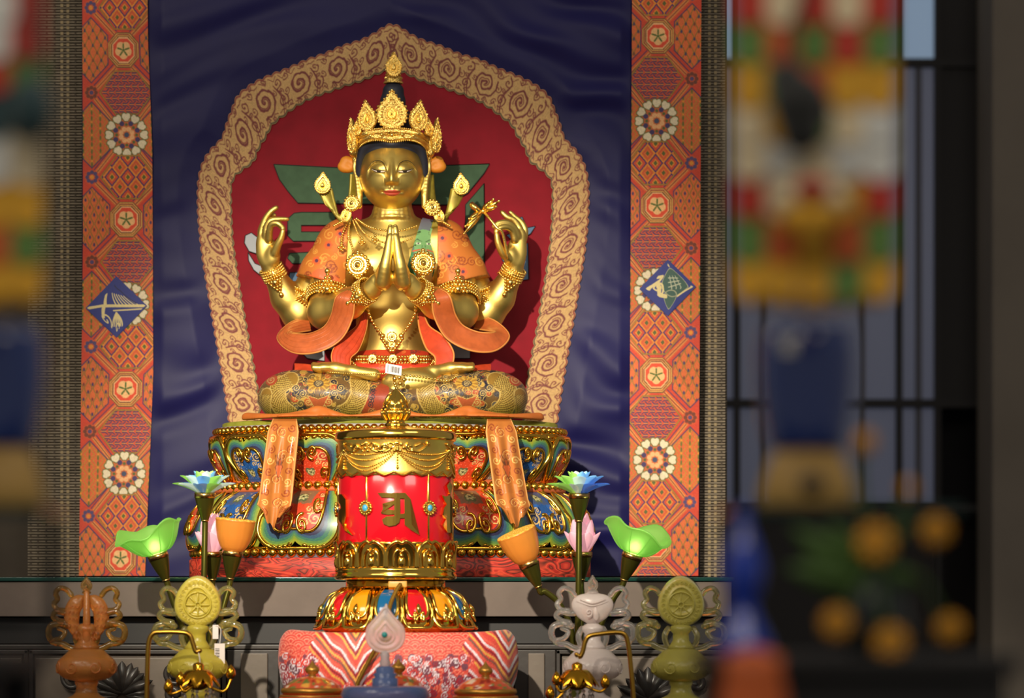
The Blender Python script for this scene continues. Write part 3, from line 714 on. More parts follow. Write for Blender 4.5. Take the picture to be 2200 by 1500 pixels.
# beads: one mesh, an object each
bead_me = mesh_data('bead', *sphere((0, 0, 0), 1.0, 14, 9), gold)
def beads(rpx, py, size, n):
    a = np.linspace(-math.pi, math.pi, 720); e_ = np.stack([np.sin(a) * rpx, -AB * np.cos(a) * rpx], 1)
    d = np.concatenate([[0], np.cumsum(np.linalg.norm(np.diff(e_, axis=0), axis=1))]); n = int(d[-1] / (size * 2.02))
    for k in range(n):
        t = np.interp((k + .5) / n * d[-1], d, a)
        if math.cos(t) < -0.35: continue
        put('bead', bead_me, th, (TC[0] + rpx * sT * math.sin(t), TC[1] - rpx * sT * AB * math.cos(t), zpy(py)), scale=size * sT)
beads(428, 1189, 10.6, 0); beads(375, 1046, 10.4, 0); beads(380, 924, 8.4, 0)

# petals -------------------------------------------------------------
pet_m = mat('petal_paint', attr='Col', rough=0.38, coat=0.3)
DA = 2 * math.pi / 14
LOW = smooth_prof([(372, 1056), (398, 1072), (424, 1105), (436, 1140), (434, 1166), (428, 1182)], 8)
UPP = smooth_prof([(352, 1036), (368, 1010), (382, 980), (386, 955), (384, 936)], 8)
def petal_map(th0, upper, wide=1.0, push=0.0):
    prof = UPP if upper else LOW
    tt = np.linspace(0, 1, len(prof))
    def fn(u, t):
        u = np.asarray(u, float); t = np.asarray(t, float)
        W = (0.60 if upper else 0.74) + (0.42 if upper else 0.28) * np.sin(np.clip(t / 0.72, 0, 1) * math.pi / 2) - 0.16 * np.clip((t - 0.72) / 0.28, 0, 1) ** 2
        E = 0.68 + 0.29 * np.sqrt(np.clip(1 - ((np.abs(u) - 0.5) / 0.54) ** 2, 0, 1))
        x = u * W * wide; v = t * E
        r = np.interp(v, tt, prof[:, 0]); py = np.interp(v, tt, prof[:, 1])
        r = r + push + (11 if not upper else 9) * (1 - np.clip(x, -1, 1) ** 2) * np.sin(np.clip(v, 0, 1) * math.pi * 0.8 + 0.3)
        a = th0 + x * DA / 2 * 1.04
        return TC[0] + r * sT * np.sin(a), TC[1] - r * sT * AB * np.cos(a), zpy(py)
    return fn
def rim_path(r, n=40):                                  # rounded contour in petal coordinates
    pw = 2.0 / (9.0 - 6.0 * (1 - r) / 0.34 if r > 0.66 else 3.0)
    a = np.linspace(math.pi, 0, n); u = r * np.sign(np.cos(a)) * np.abs(np.cos(a)) ** pw; t = r * np.abs(np.sin(a)) ** pw
    return np.stack([u, t], 1)
def petal_canvas(kind, upper):
    c = Canvas(200, 200, (0, 0, 0), 1.0)                 # x: u -1..1, y: t 0..1
    def rho(r, col): c.poly([(100 - 100 * r, -2), (100 + 100 * r, -2)] + [(100 + 100 * u, 200 * t) for u, t in rim_path(r)[::-1]], col)
    bands = [(1.0, (146, 150, 46)), (0.93, (124, 146, 54)), (0.88, (92, 132, 72)), (0.83, (62, 112, 92)), (0.78, (54, 84, 108)), (0.735, (46, 44, 74))]
    for r, col in bands: rho(r, col)
    base = {'o': (196, 62, 34), 'b': (34, 78, 138), 'g': (110, 100, 88)}[kind]; base2 = {'o': (168, 44, 30), 'b': (26, 50, 96), 'g': (88, 78, 70)}[kind]
    rho(0.66, base); 
    lt = (226, 190, 120); dk = {'o': (120, 40, 30), 'b': (24, 34, 66), 'g': (60, 50, 48)}[kind]
    for x in range(42, 160, 14):
        for y in range(8, 120, 13):
            if upper: c.disc(x + (y % 2) * 6, y, 1.7, tuple(min(255, q + 70) for q in base))
    if not upper: c.poly([(56, -2), (144, -2), (130, 60), (100, 70), (70, 60)], (126, 92, 66) if kind == 'o' else (66, 80, 112))
    for s1 in (-1, 1):
        for k, (dx, dy, r) in enumerate(((20, 108, 16), (46, 98, 17), (54, 66, 14), (58, 34, 12), (30, 76, 12))):
            for m_ in range(3): c.disc(100 + s1 * (dx + 5 * (m_ - 1)), dy - 6 + 5 * (m_ % 2), r * .8, base2 if k % 2 else tuple(min(255, int(q * 1.2)) for q in base))
            c.spiral(100 + s1 * dx, dy, r, 1.7, 4.0, dk, a0=k, hand=s1); c.spiral(100 + s1 * dx, dy, r * .96, 1.6, 2.6, lt, a0=k + .3, hand=s1)
    c.disc(100, 46, 17, (86, 92, 60)); c.spiral(100, 46, 16, 1.0, 1.4, lt)
    for k in range(5): c.disc(100 + 9 * math.cos(k * 1.257), 46 + 8 * math.sin(k * 1.257), 4.2, (176, 170, 120))
    c.disc(100, 46, 3, (70, 60, 40)); c.noise(0.06)
    return c
CANV = {(k, u): petal_canvas(k, u) for k in 'obg' for u in (True, False)}
def petal(th0, kind, upper, wide=1.0, push=0.0, full=True):
    fn = petal_map(th0, upper, wide, push)
    nu, nv = (84, 84) if full else (30, 30)
    vf = surf(fn, nu, nv, -1, 1, 0, 1)
    U, V = np.meshgrid(np.linspace(-1, 1, nu), np.linspace(0, 1, nv), indexing='ij')
    cc = CANV[(kind, upper)].sample(100 + 100 * U.ravel(), 200 * V.ravel())
    if not upper: vf = (vf[0], vf[1][:, ::-1])
    o = obj('petal', vf, pet_m, th, cols=cc)
    lift = lambda p, d: p + np.stack([d * np.sin(th0 + 0 * p[:, 0]), -d * np.cos(th0 + 0 * p[:, 0]), 0 * p[:, 0]], 1)
    def path3(q): x, y, z = fn(q[:, 0], q[:, 1]); return np.stack([x, y, z], 1)
    g_ = [tube(lift(path3(rim_path(1.0)), 0.001), 5.6 * sT, 7)]
    if full:
        g_.append(tube(lift(path3(rim_path(0.68)), 0.001), 3.6 * sT, 6))
        for s1 in (-1, 1):                                   # gold scrolls at the cleft
            sp = spiral2(s1 * 0.18, 0.60, 0.015, 0.15, 1.5, 1.5, 22, s1); sp[:, 1] = np.clip(sp[:, 1], 0, 0.8)
            g_.append(tube(lift(path3(sp), 0.002), np.linspace(2.6, 4.2, 22) * sT, 6))
            sp = spiral2(s1 * 0.5, 0.16 if upper else 0.3, 0.01, 0.12, 1.2, 2.0, 18, -s1)
            g_.append(tube(lift(path3(sp), 0.002), np.linspace(2.0, 3.4, 18) * sT, 6))
            for k in range(5):                               # crest bumps inside the rim
                u_ = s1 * (0.2 + 0.16 * k); q = np.array([[u_, 0.955], [u_ + 0.05, 0.93], [u_ + 0.09, 0.955]]); g_.append(tube(lift(path3(q), 0.002), 3.2 * sT, 6))
    o2 = obj('petal_rim', join(*g_), gold, o)
    return o
for k in range(-4, 5):
    petal(k * DA, 'b' if k % 2 == 0 else 'o', True, 0.93, 2.0)
    petal(k * DA, 'b' if k % 2 == 0 else 'o', False, 0.95, 2.0)
for k in range(-4, 4):
    petal((k + .5) * DA, 'g', True, 0.7, -9, False); petal((k + .5) * DA, 'g', False, 0.7, -10, False)
# leaf scroll frieze under the top beads
fz = []
for k in range(-22, 23):
    a = k * 0.105
    if abs(a) > 2.2: continue
    pt = lambda da, py, dr=0: np.array([TC[0] + (387 + dr) * sT * math.sin(a + da), TC[1] - (387 + dr) * sT * AB * math.cos(a + da), zpy(py)])
    fz.append(tube(catmull([pt(-.05, 939), pt(-.02, 946), pt(.01, 943), pt(.035, 937)], 5), np.linspace(0.0042, 0.0012, 16), 6))
    fz.append(sphere(pt(-.045, 946, 1), 0.0034, 8, 6)); fz.append(sphere(pt(.035, 945, 1), 0.0026, 8, 6))
obj('leaf_frieze', join(*fz), gold, th)
# ================================================================== the seated statue
body_gold = mat('statue_gold', (226, 196, 106), 0.44, 1.0, var=0.05, vscale=12)
orn_gold = mat('ornament_gold', (246, 208, 112), 0.26, 1.0, bump=0.35, bscale=420)
fine_gold = mat('filigree_gold', (248, 210, 116), 0.3, 1.0, bump=0.7, bscale=650, btype='voronoi')
s0 = S(0.0)
st = thing('seated_deity_statue', 'gilded four-armed seated deity statue with jewelled crown and palms pressed together', 'statue', (P(843, 900, 0.03)[0], 0.03, DECK))
AX = 844                                                # mirror axis
def M(pts): return [(2 * AX - p[0],) + tuple(p[1:]) for p in pts]
def PX(p): return P(p[0], p[1], p[2])
def R(px): return px * s0
def lims(x0, x1, y0, y1, Y0, Y1):
    a = P(x0, y1, 0); b = P(x1, y0, 0); return (a[0], Y0, a[2]), (b[0], Y1, b[2])

# ---- torso and arms
def torso_prims(V, grow=0.0, arms=True):
    g = grow
    V.ell(P(AX, 560, .055), (R(106) + g, R(66) + g, R(96) + g), .02)
    V.ell(P(AX, 526, .06), (R(128) + g, R(52) + g, R(46) + g), .02)
    for s1 in (-1, 1): V.ell(P(AX + s1 * 44, 572, .022), (R(50) + g, R(34) + g, R(42) + g), .016)
    V.ell(P(AX, 690, .05), (R(80) + g, R(60) + g, R(92) + g), .02)
    V.ell(P(AX, 722, .022), (R(54) + g, R(40) + g, R(44) + g), .016)
    V.ell(P(AX, 775, .05), (R(102) + g, R(78) + g, R(56) + g), .02)
    V.cap(P(AX, 500, .06), P(AX, 440, .05), R(50) + g, R(41) + g, .014)
    for s1 in (-1, 1):
        m = (lambda q: q) if s1 < 0 else M
        V.chain([PX(p) for p in m([(805, 504, .065), (745, 518, .065)])], [R(30) + g, R(42) + g], .018)
        if not arms: 
            continue
        V.chain([PX(p) for p in m([(738, 528, .055), (712, 600, .03), (699, 668, .0)])], [R(46) + g, R(42) + g, R(37) + g], .012)
        V.chain([PX(p) for p in m([(699, 672, .0), (750, 652, -.035), (800, 622, -.075)])], [R(38) + g, R(33) + g, R(21) + g], .008)
        V.chain([PX(p) for p in m([(722, 540, .085), (680, 610, .09), (643, 672, .085)])], [R(44) + g, R(40) + g, R(37) + g], .012)
        V.chain([PX(p) for p in m([(643, 674, .085), (616, 640, .078), (584, 582, .06)])], [R(39) + g, R(34) + g, R(21) + g], .008)
lo, hi = lims(540, 1150, 425, 850, -.12, .17)
V = Vol(lo, hi, 0.0021)
torso_prims(V)
for s1 in (-1, 1):                                       # soft pectoral line and navel
    V.chain([P(AX + s1 * 8, 606, -.02), P(AX + s1 * 45, 618, -.014), P(AX + s1 * 82, 606, .0)], [R(4)] * 3, .010, sub=True)
V.ell(P(AX, 742, -.012), (R(5), R(5), R(6)), .004, sub=True)
for k, (py, r_) in enumerate(((455, 40), (464, 42.5), (473, 45))):
    a = np.linspace(0, 2 * math.pi, 25); ring = [P(AX, py, .053) + np.array([R(r_) * math.sin(q), -R(r_) * math.cos(q), R(3.5) * math.cos(q)]) for q in a]
    V.chain(ring, [R(4.2)] * 25, .0025)
parts = [V.net(3)]

# ---- head: an egg with the face worked into its front
HV = 0.00088
V = Vol(*lims(752, 936, 268, 470, -.05, .13), HV)
V.ell(P(842, 384, .030), (R(66.5), R(74), R(69)), .01)
V.ell(P(842, 362, .045), (R(68), R(74), R(80)), .012)
for s1 in (-1, 1):                                       # long-lobed ears
    X_ = lambda d: 842 + s1 * d
    ear = catmull([P(X_(67), 372, .03), P(X_(72), 350, .034), P(X_(78), 345, .036), P(X_(80), 362, .036), P(X_(75), 385, .03), P(X_(72), 415, .024), P(X_(71), 440, .022)], 4)
    V.chain(ear, np.linspace(R(4.0), R(5.0), len(ear)), .002)
    V.chain([P(X_(66), 372, .03), P(X_(66), 395, .028), P(X_(68), 420, .024), P(X_(70), 443, .022)], [R(4), R(4), R(5), R(6)], .003)
    V.ell(P(X_(72), 366, .040), (R(7), R(4), R(18)), .003)
hv, hf = V.net(2)
def sst(a, b, x): t = np.clip((x - a) / (b - a), 0, 1); return t * t * (3 - 2 * t)
gau = lambda x: np.exp(-x ** 2)
BROW = np.array([(0, 372), (9, 371), (11.5, 364), (15, 355), (21, 348.5), (28, 345.6), (35, 345.6), (42, 349), (48, 355), (54, 364)], float)
def face_relief(u, v):
    a = np.abs(u); h = np.zeros_like(u)
    br = np.interp(a, BROW[:, 0], BROW[:, 1]); t = v - br; win = sst(8, 13, a) * (1 - sst(46, 56, a))
    h += -5.2 * sst(-0.5, 4.5, t) * (1 - sst(9, 30, t)) * win + 1.2 * gau((t + 2) / 4.0) * win
    h += 4.6 * gau((a - 29) / 15.5) * gau((v - 357.5) / 8.5)                                  # upper lids
    slit = 365.6 - 1.8 * (a - 29) / 15 + 1.5 * (1 - ((a - 29) / 16) ** 2)
    h += -2.2 * gau((v - slit - 1) / 2.6) * sst(1.05, 0.8, np.abs(a - 29) / 15.5)
    h += 1.3 * gau((a - 29) / 14) * gau((v - 374) / 4.5)                                      # lower lids
    w_ = 4.6 + 3.0 * sst(350, 392, v)
    ridge = (2.0 + 11.5 * sst(346, 391, v)) * np.exp(-(a / w_) ** 2.6) * sst(336, 352, v) * (1 - sst(392.5, 399, v)); h += ridge
    h += 3.4 * gau(a / 15.0) * sst(352, 388, v) * (1 - sst(392, 402, v))
    h += 5.2 * gau((a - 10.6) / 4.6) * gau((v - 391) / 5.6)
    h += -1.4 * gau((a - 15.8) / 1.8) * gau((v - 391) / 6)
    h += 2.0 * gau((a - 42) / 20) * gau((v - 398) / 22)
    h += 3.6 * gau(a / 20) * gau((v - 415) / 13)
    h += -1.6 * gau(a / 2.2) * gau((v - 403.5) / 3.6) + 1.0 * gau((a - 4.5) / 2.4) * gau((v - 403.5) / 4)
    cup = 1.3 * np.cos(np.clip(a / 18, 0, 1) * math.pi)
    h += 2.3 * gau((v - 411.3 - cup * .3) / 2.5) * sst(20, 12, a) + 3.0 * gau((v - 418.6) / 3.2) * sst(16, 6, a)
    h += -2.6 * gau((v - 414.6 + 1.0 * (a / 20) ** 2 * 2) / 1.25) * sst(23, 17, a)
    h += -2.2 * gau((a - 21.5) / 3.4) * gau((v - 412) / 3.4)
    h += -2.0 * gau(a / 14) * gau((v - 427) / 4.5) + 3.2 * gau(a / 17) * gau((v - 439) / 9)
    return h
pxh = 1100 + hv[:, 0] / S(-.02); pyh = HY - (hv[:, 2] - CZ) / S(-.02)
front = sst(.03, .0, hv[:, 1]) * sst(66, 56, np.abs(pxh - 842))
hv[:, 1] -= face_relief(pxh - 842, pyh) * s0 * front
parts.append((hv, hf))
_m = (hv[:, 1] < .02)
DM = np.full((200, 160), np.nan); _ix = np.round(pxh[_m] - 762).astype(int); _iy = np.round(pyh[_m] - 270).astype(int)
_ok = (_ix >= 0) & (_ix < 160) & (_iy >= 0) & (_iy < 200); _s = np.zeros(DM.shape); _c = np.zeros(DM.shape)
np.add.at(_s, (_iy[_ok], _ix[_ok]), hv[_m][_ok, 1]); np.add.at(_c, (_iy[_ok], _ix[_ok]), 1); DM = np.where(_c > 0, _s / np.maximum(_c, 1), np.nan)
for _ in range(6):
    b_ = np.isnan(DM); 
    if not b_.any(): break
    nb = np.stack([np.roll(DM, k, ax) for k, ax in ((1, 0), (-1, 0), (1, 1), (-1, 1))]); mm = np.nanmean(np.where(np.isnan(nb), np.nan, nb), 0) if not np.isnan(nb).all() else DM; DM = np.where(b_, mm, DM)
DM = np.where(np.isnan(DM), .03, DM)
def on_face(px, py, lift=0.5):                            # point on the face surface
    px = np.asarray(px, float); py = np.asarray(py, float); x = np.clip(px - 762, 0, 158.99); y = np.clip(py - 270, 0, 198.99); i = y.astype(int); j = x.astype(int); fx, fy = x - j, y - i
    d = DM[i, j] * (1 - fx) * (1 - fy) + DM[i, j + 1] * fx * (1 - fy) + DM[i + 1, j] * (1 - fx) * fy + DM[i + 1, j + 1] * fx * fy - lift * s0
    sc = S(-.02); return np.stack([(px - 1100) * sc, d, CZ + (HY - py) * sc], -1)

# ---- hands
def hand_vol(x0, x1, y0, y1, Y0, Y1, build, h=0.00105, sm=2):
    lo, hi = lims(x0, x1, y0, y1, Y0, Y1); V = Vol(lo, hi, h); build(V); parts.append(V.net(sm))
def pray(V):
    for s1 in (-1, 1):
        X_ = lambda d: AX + s1 * d
        V.chain([P(X_(46), 622, -.075), P(X_(34), 606, -.083)], [R(22), R(19)], .006)
        V.ell(P(X_(18), 596, -.092), (R(18), R(26), R(28)), .005)
        for k, yy in enumerate((-.118, -.104, -.089, -.075)):                      # four fingers, little finger foremost
            top = (506, 490, 487, 494)[k]
            ch = catmull([P(X_(22), 606, yy * .6 - .035), P(X_(16.5), 574, yy), P(X_(11), 545, yy), P(X_(8), 520, yy + .001), P(X_(5.4), top, yy + .002)], 4)
            V.chain(ch, np.linspace(R(15), R(5.2), len(ch)) * np.where(np.arange(len(ch)) > 6, 0.98, 1.0), .0022)
        ch = catmull([P(X_(30), 606, -.062), P(X_(20), 575, -.052), P(X_(9), 548, -.055), P(X_(6), 530, -.06)], 4)
        V.chain(ch, np.linspace(R(14), R(6), len(ch)), .0025)
hand_vol(770, 918, 478, 650, -.15, -.03, pray)
def fing(V, pts, r0, r1, k=.0018): 
    ch = catmull([PX(p) for p in pts], 5); V.chain(ch, np.linspace(R(r0), R(r1), len(ch)), k)
def lefth(V):
    V.chain([P(584, 582, .06), P(580, 566, .056)], [R(21), R(20)], .006)
    V.ell(P(575, 542, .052), (R(25), R(12), R(30)), .010)
    V.ell(P(588, 548, .044), (R(14), R(11), R(20)), .008)                           # thumb pad
    V.ell(P(567, 520, .054), (R(17), R(10), R(22)), .008)
    fing(V, [(560, 522, .056), (563, 494, .056), (570, 472, .053), (582, 455, .05), (594, 446, .05)], 8.5, 4.6)
    fing(V, [(572, 515, .050), (572, 490, .046), (582, 474, .042), (600, 471, .042), (618, 471, .044)], 8.0, 4.0)
    fing(V, [(578, 516, .044), (579, 496, .036), (584, 482, .030), (596, 480, .026), (604, 486, .026), (609, 492, .027)], 7.6, 4.6)
    fing(V, [(590, 545, .040), (597, 526, .032), (604, 512, .027), (608, 496, .024)], 9.5, 4.6)
    fing(V, [(566, 520, .060), (560, 500, .066), (566, 480, .068), (578, 466, .066), (590, 462, .064)], 7.6, 4.0)
hand_vol(535, 632, 434, 606, .0, .095, lefth)
def righth(V):
    V.chain([P(1104, 582, .06), P(1106, 566, .056)], [R(21), R(20)], .006)
    V.ell(P(1110, 540, .052), (R(22), R(12), R(30)), .010)
    V.ell(P(1116, 512, .054), (R(15), R(10), R(26)), .008)
    V.ell(P(1096, 550, .044), (R(13), R(11), R(18)), .008)
    fing(V, [(1121, 512, .056), (1116, 492, .056), (1104, 474, .053), (1090, 467, .05), (1078, 456, .05)], 8.5, 4.4)
    fing(V, [(1112, 510, .048), (1106, 492, .042), (1092, 480, .034), (1074, 479, .028), (1061, 487, .026)], 8.0, 4.8)
    fing(V, [(1106, 516, .044), (1100, 496, .038), (1088, 488, .030), (1074, 490, .024), (1065, 498, .024)], 7.4, 4.6)
    fing(V, [(1092, 556, .040), (1079, 542, .030), (1070, 522, .024), (1067, 503, .022)], 9.5, 4.8)
    fing(V, [(1124, 516, .062), (1128, 496, .066), (1120, 478, .066), (1106, 466, .064), (1096, 456, .062)], 7.6, 3.8)
hand_vol(1046, 1148, 440, 606, .0, .095, righth)
# ---- feet and shins resting on the lap
def feet(V):
    for s1 in (-1, 1):
        X_ = lambda d: AX + s1 * d
        V.chain([P(X_(40), 806, -.112), P(X_(88), 798, -.105), P(X_(122), 793, -.095)], [R(14), R(12), R(15)], .006)
        V.ell(P(X_(146), 791, -.088), (R(29), R(28), R(13)), .008)
        for k in range(5):
            V.chain([P(X_(156), 791 - k * 1.2, -.105 + k * .011), P(X_(170), 790 - k * 1.5, -.105 + k * .011)], [R(7), R(6.2)], .0015)
    V.ell(P(880, 822, -.115), (R(60), R(24), R(30)), .006)                              # bare sole and shin between the wraps
    V.chain([P(848, 838, -.125), P(935, 808, -.105)], [R(16), R(10)], .006)
hand_vol(655, 1035, 770, 870, -.16, -.03, feet, 0.0016)
body = obj('body', join(*parts), body_gold, st)

# ---- face paint
lip_m = mat('lip_red', (176, 68, 42), 0.45); ink = mat('ink', (38, 26, 14), 0.5); eye_w = mat('eye_white', (216, 196, 176), 0.45)
def face_patch(top, bot, nu=28, nv=8, lift=0.6):          # strip between two curves of (px, py)
    a = resample(catmull(np.array(top, float), 6), nu); b = resample(catmull(np.array(bot, float), 6), nu); t = np.linspace(0, 1, nv)
    q = a[:, None] * (1 - t)[None, :, None] + b[:, None] * t[None, :, None]; v = on_face(q[..., 0], q[..., 1], lift)
    return v.reshape(-1, 3), quadgrid(nu, nv)[:, ::-1]
obj('upper_lip', face_patch([(823, 411.5), (832, 409.5), (838, 408), (842, 409.3), (846, 408), (852, 409.5), (861, 411.5)], [(823, 412), (832, 414.6), (842, 415.2), (852, 414.6), (861, 412)]), lip_m, st)
obj('lower_lip', face_patch([(824, 412.2), (832, 414.6), (842, 415.2), (852, 414.6), (860, 412.2)], [(824, 412.8), (832, 419.5), (842, 421.6), (852, 419.5), (860, 412.8)]), lip_m, st)
for s1 in (-1, 1):
    m_ = lambda q: [(842 + s1 * x, y) for x, y in q]
    tp = m_([(14, 368.6), (20, 367.6), (28, 367.4), (36, 365.2), (44, 361.5)]); bt = m_([(14, 369.2), (20, 370.9), (28, 371.2), (36, 368.4), (44, 362)])
    f_ = face_patch(tp, bt, lift=0.8); o = obj('eye', f_ if s1 > 0 else (f_[0], f_[1][:, ::-1]), eye_w, st)
    f_ = face_patch(m_([(23, 367.3), (28, 367.3), (33, 366)]), m_([(24.5, 370.8), (28, 371.1), (32, 369.6)]), 12, 6, 1.2); obj('pupil', f_ if s1 > 0 else (f_[0], f_[1][:, ::-1]), ink, o)
    def line(q, r, lift=0.6): q = resample(catmull(np.array(m_(q), float), 6), 24); return tube(on_face(q[:, 0], q[:, 1], lift), np.concatenate([np.linspace(.25, 1, 8), np.ones(8), np.linspace(1, .25, 8)]) * r * s0, 6)
    obj('eyelid_line', line([(12.5, 368.8), (20, 367.4), (28, 367.2), (36, 365), (47, 360)], 0.9), ink, o)
    obj('lower_lash_line', line([(14, 369), (20, 371.1), (28, 371.4), (36, 368.6), (44, 362.1)], 0.5), ink, o)
    obj('eyebrow', line([(10.5, 366), (12.5, 360), (16, 353.5), (22, 347.6), (29, 344.8), (36, 345), (43, 348.6), (49, 355)], 0.8, 0.3), ink, st)

# ---- hair
hair_m = mat('blue_black_hair', (34, 36, 48), 0.55, bump=0.1)
lo, hi = lims(755, 930, 150, 400, -.07, .14); V = Vol(lo, hi, 0.0015)
V.ell(P(842, 330, .052), (R(71), R(76), R(48)), .006)
hl = catmull([P(773, 380, .034), P(774, 345, .024), P(784, 318, .014), P(812, 306, .001), P(842, 310, -.006), P(872, 306, .001), P(900, 318, .014), P(910, 345, .024), P(911, 380, .034)], 6)
V.chain(hl, [R(7.5)] * len(hl), .004)
V.ell(P(842, 262, .05), (R(46), R(44), R(40)), .01)
V.ell(P(844, 218, .05), (R(28), R(28), R(26)), .008); V.ell(P(845, 195, .05), (R(23), R(23), R(18)), .006)
obj('hair', V.net(2), hair_m, st)

# ---- ornament builders
def beadline(pts, r, n=None, gap=2.0, fl=8):
    p = np.asarray(pts, float); L_ = np.linalg.norm(np.diff(p, axis=0), axis=1).sum(); n = n or max(2, int(L_ / (r * gap)))
    q = resample(p, n); return [sphere(c, r, fl, 5) for c in q]
def teardrop(c, hw, hh, depth, nrm=(0, -1, 0), up=(0, 0, 1), rim=True, n=26):
    """jewel plaque: pointed-oval plate with raised rings, a cabochon and a beaded edge"""
    c = np.asarray(c, float); nrm = np.asarray(nrm, float); nrm /= np.linalg.norm(nrm); up = np.asarray(up, float); up = up - nrm * (up @ nrm); up /= np.linalg.norm(up); sd = np.cross(nrm, up) * -1
    def out(a, k):                                       # pointed at the top
        x = np.sin(a) * (1 - 0.10 * np.cos(a)); y = np.cos(a); y = np.where(y > 0, y * (1 + 0.28 * np.clip(np.cos(a), 0, 1) ** 6), y * 0.92); x = x * np.where(np.cos(a) > 0.35, 1 - 0.38 * ((np.cos(a) - 0.35) / 0.65) ** 1.2, 1)
        return x * hw * k, y * hh * k
    ks = np.array([0.0, .22, .30, .34, .40, .46, .52, .60, .70, .80, .88, .95, 1.0, 1.0]); zs = np.array([.9, .75, .5, .25, .4, .45, .25, .35, .42, .36, .25, .45, .3, -.5]) * depth
    def fn(A, K):
        k = np.interp(K, np.linspace(0, 1, len(ks)), ks); z = np.interp(K, np.linspace(0, 1, len(ks)), zs); x, y = out(A, k); y = y - (1 - k) * hh * 0.12
        q = c[:, None, None] + sd[:, None, None] * x + up[:, None, None] * y + nrm[:, None, None] * z; return q[0], q[1], q[2]
    pr = [surf(fn, n, 2 * len(ks), 0, 2 * math.pi, 0, 1, closeu=True)]
    if rim:
        a = np.linspace(0, 2 * math.pi, max(16, int(n)), endpoint=False)
        for k, rr in ((1.0, .055), (.66, .04)):
            x, y = out(a, k); 
            for xx, yy in zip(x, y): pr.append(sphere(c + sd * xx + up * (yy - (1 - k) * hh * .12) + nrm * depth * .42, (hw + hh) * .5 * rr * 1.6, 6, 5))
    return join(*pr)
def rosette(c, r, nrm=(0, -1, 0), petals=12):
    c = np.asarray(c, float); nrm = np.asarray(nrm, float); nrm /= np.linalg.norm(nrm); up = np.array([0, 0, 1.0]); up -= nrm * (up @ nrm); up /= np.linalg.norm(up); sd = np.cross(up, nrm)
    pr = []; ks = [(0, .42), (.22, .36), (.30, .2), (.36, .3), (.5, .34), (.6, .18), (.7, .22), (.9, .2), (1.0, .05), (1.0, -.15)]
    a = np.linspace(0, 2 * math.pi, 24, endpoint=False); k = np.array(ks)
    A, K = np.meshgrid(a, np.arange(len(ks)), indexing='ij'); rr = k[K, 0] * r; z = k[K, 1] * r
    q = c + sd * (rr * np.cos(A))[..., None] + up * (rr * np.sin(A))[..., None] + nrm * z[..., None]
    pr.append((q.reshape(-1, 3), quadgrid(24, len(ks), True)))
    for j in range(petals):
        b = 2 * math.pi * j / petals; pr.append(sphere(c + (sd * math.cos(b) + up * math.sin(b)) * r * .92 + nrm * r * .14, r * .2, 7, 5)); b += math.pi / petals; pr.append(sphere(c + (sd * math.cos(b) + up * math.sin(b)) * r * .56 + nrm * r * .3, r * .11, 6, 5))
    return join(*pr)

# ---- crown
cr_o = obj('crown', join(
    tube(catmull([P(763, 350, 0.0414), P(765, 325, 0.0323), P(778, 304, 0.0064), P(806, 294, -0.0137), P(842, 298, -0.0080), P(878, 294, -0.0137), P(906, 304, 0.0064), P(919, 325, 0.0323), P(921, 350, 0.0414)], 8), R(8), 10),
    tube(catmull([P(766, 300, 0.0228), P(790, 286, -0.0061), P(842, 281, -0.0020), P(894, 286, -0.0061), P(918, 300, 0.0228)], 8), R(7), 10),
    tube(catmull([P(760, 330, 0.0300), P(758, 305, 0.0291), P(764, 285, 0.0239)], 6), R(10), 8), tube(catmull([P(924, 330, 0.0300), P(926, 305, 0.0291), P(920, 285, 0.0239)], 6), R(10), 8)), fine_gold, st)
bl = []
for dy, r_ in ((8, 2.2), (-8, 2.0)):
    bl += beadline(catmull([P(766, 348 - dy * .3, 0.0308), P(769, 322, 0.0202), P(783, 303 + dy * .5, -0.0033), P(808, 293 + dy, -0.0217), P(842, 297 + dy, -0.0150), P(876, 293 + dy, -0.0217), P(901, 303 + dy * .5, -0.0033), P(915, 322, 0.0202), P(918, 348 - dy * .3, 0.0308)], 10), R(r_))
bl += beadline(catmull([P(768, 296, 0.0097), P(792, 280, -0.0132), P(842, 275, -0.0100), P(892, 280, -0.0132), P(916, 296, 0.0097)], 10), R(2.2))
for x in (796, 820, 864, 888): bl.append(sphere(P(x, 289 if 800 < x < 880 else 292, -.024 if 800 < x < 880 else -.016), R(4), 10, 7))
bl.append(sphere(P(842, 290, -0.0140), R(5), 10, 7))
obj('bead_trim', join(*bl), orn_gold, cr_o)
for c_, hw, hh, nx, upx in ((P(842, 243, 0.0020), 33, 38, 0, 0), (P(789, 254, -0.0045), 20, 30, -.35, -.12), (P(899, 254, -0.0064), 20, 30, .35, .12), (P(757, 297, 0.0086), 12, 34, -.8, -.12), (P(937, 297, 0.0040), 12, 34, .8, .12), (P(769, 277, 0.0022), 10, 16, -.5, 0), (P(921, 277, -0.0006), 10, 16, .5, 0)):
    obj('crown_leaf', teardrop(c_, R(hw), R(hh), R(9), (nx, -1, .08), (upx, .0, 1)), fine_gold, cr_o)
    nn_ = np.array([nx, -1, .08]); nn_ /= np.linalg.norm(nn_)
    obj('cabochon', teardrop(c_ + nn_ * R(5.5) - np.array([0, 0, R(hh) * .08]), R(hw * .26), R(hh * .30), R(6), nn_, (upx, 0, 1), rim=False), orn_gold, cr_o)
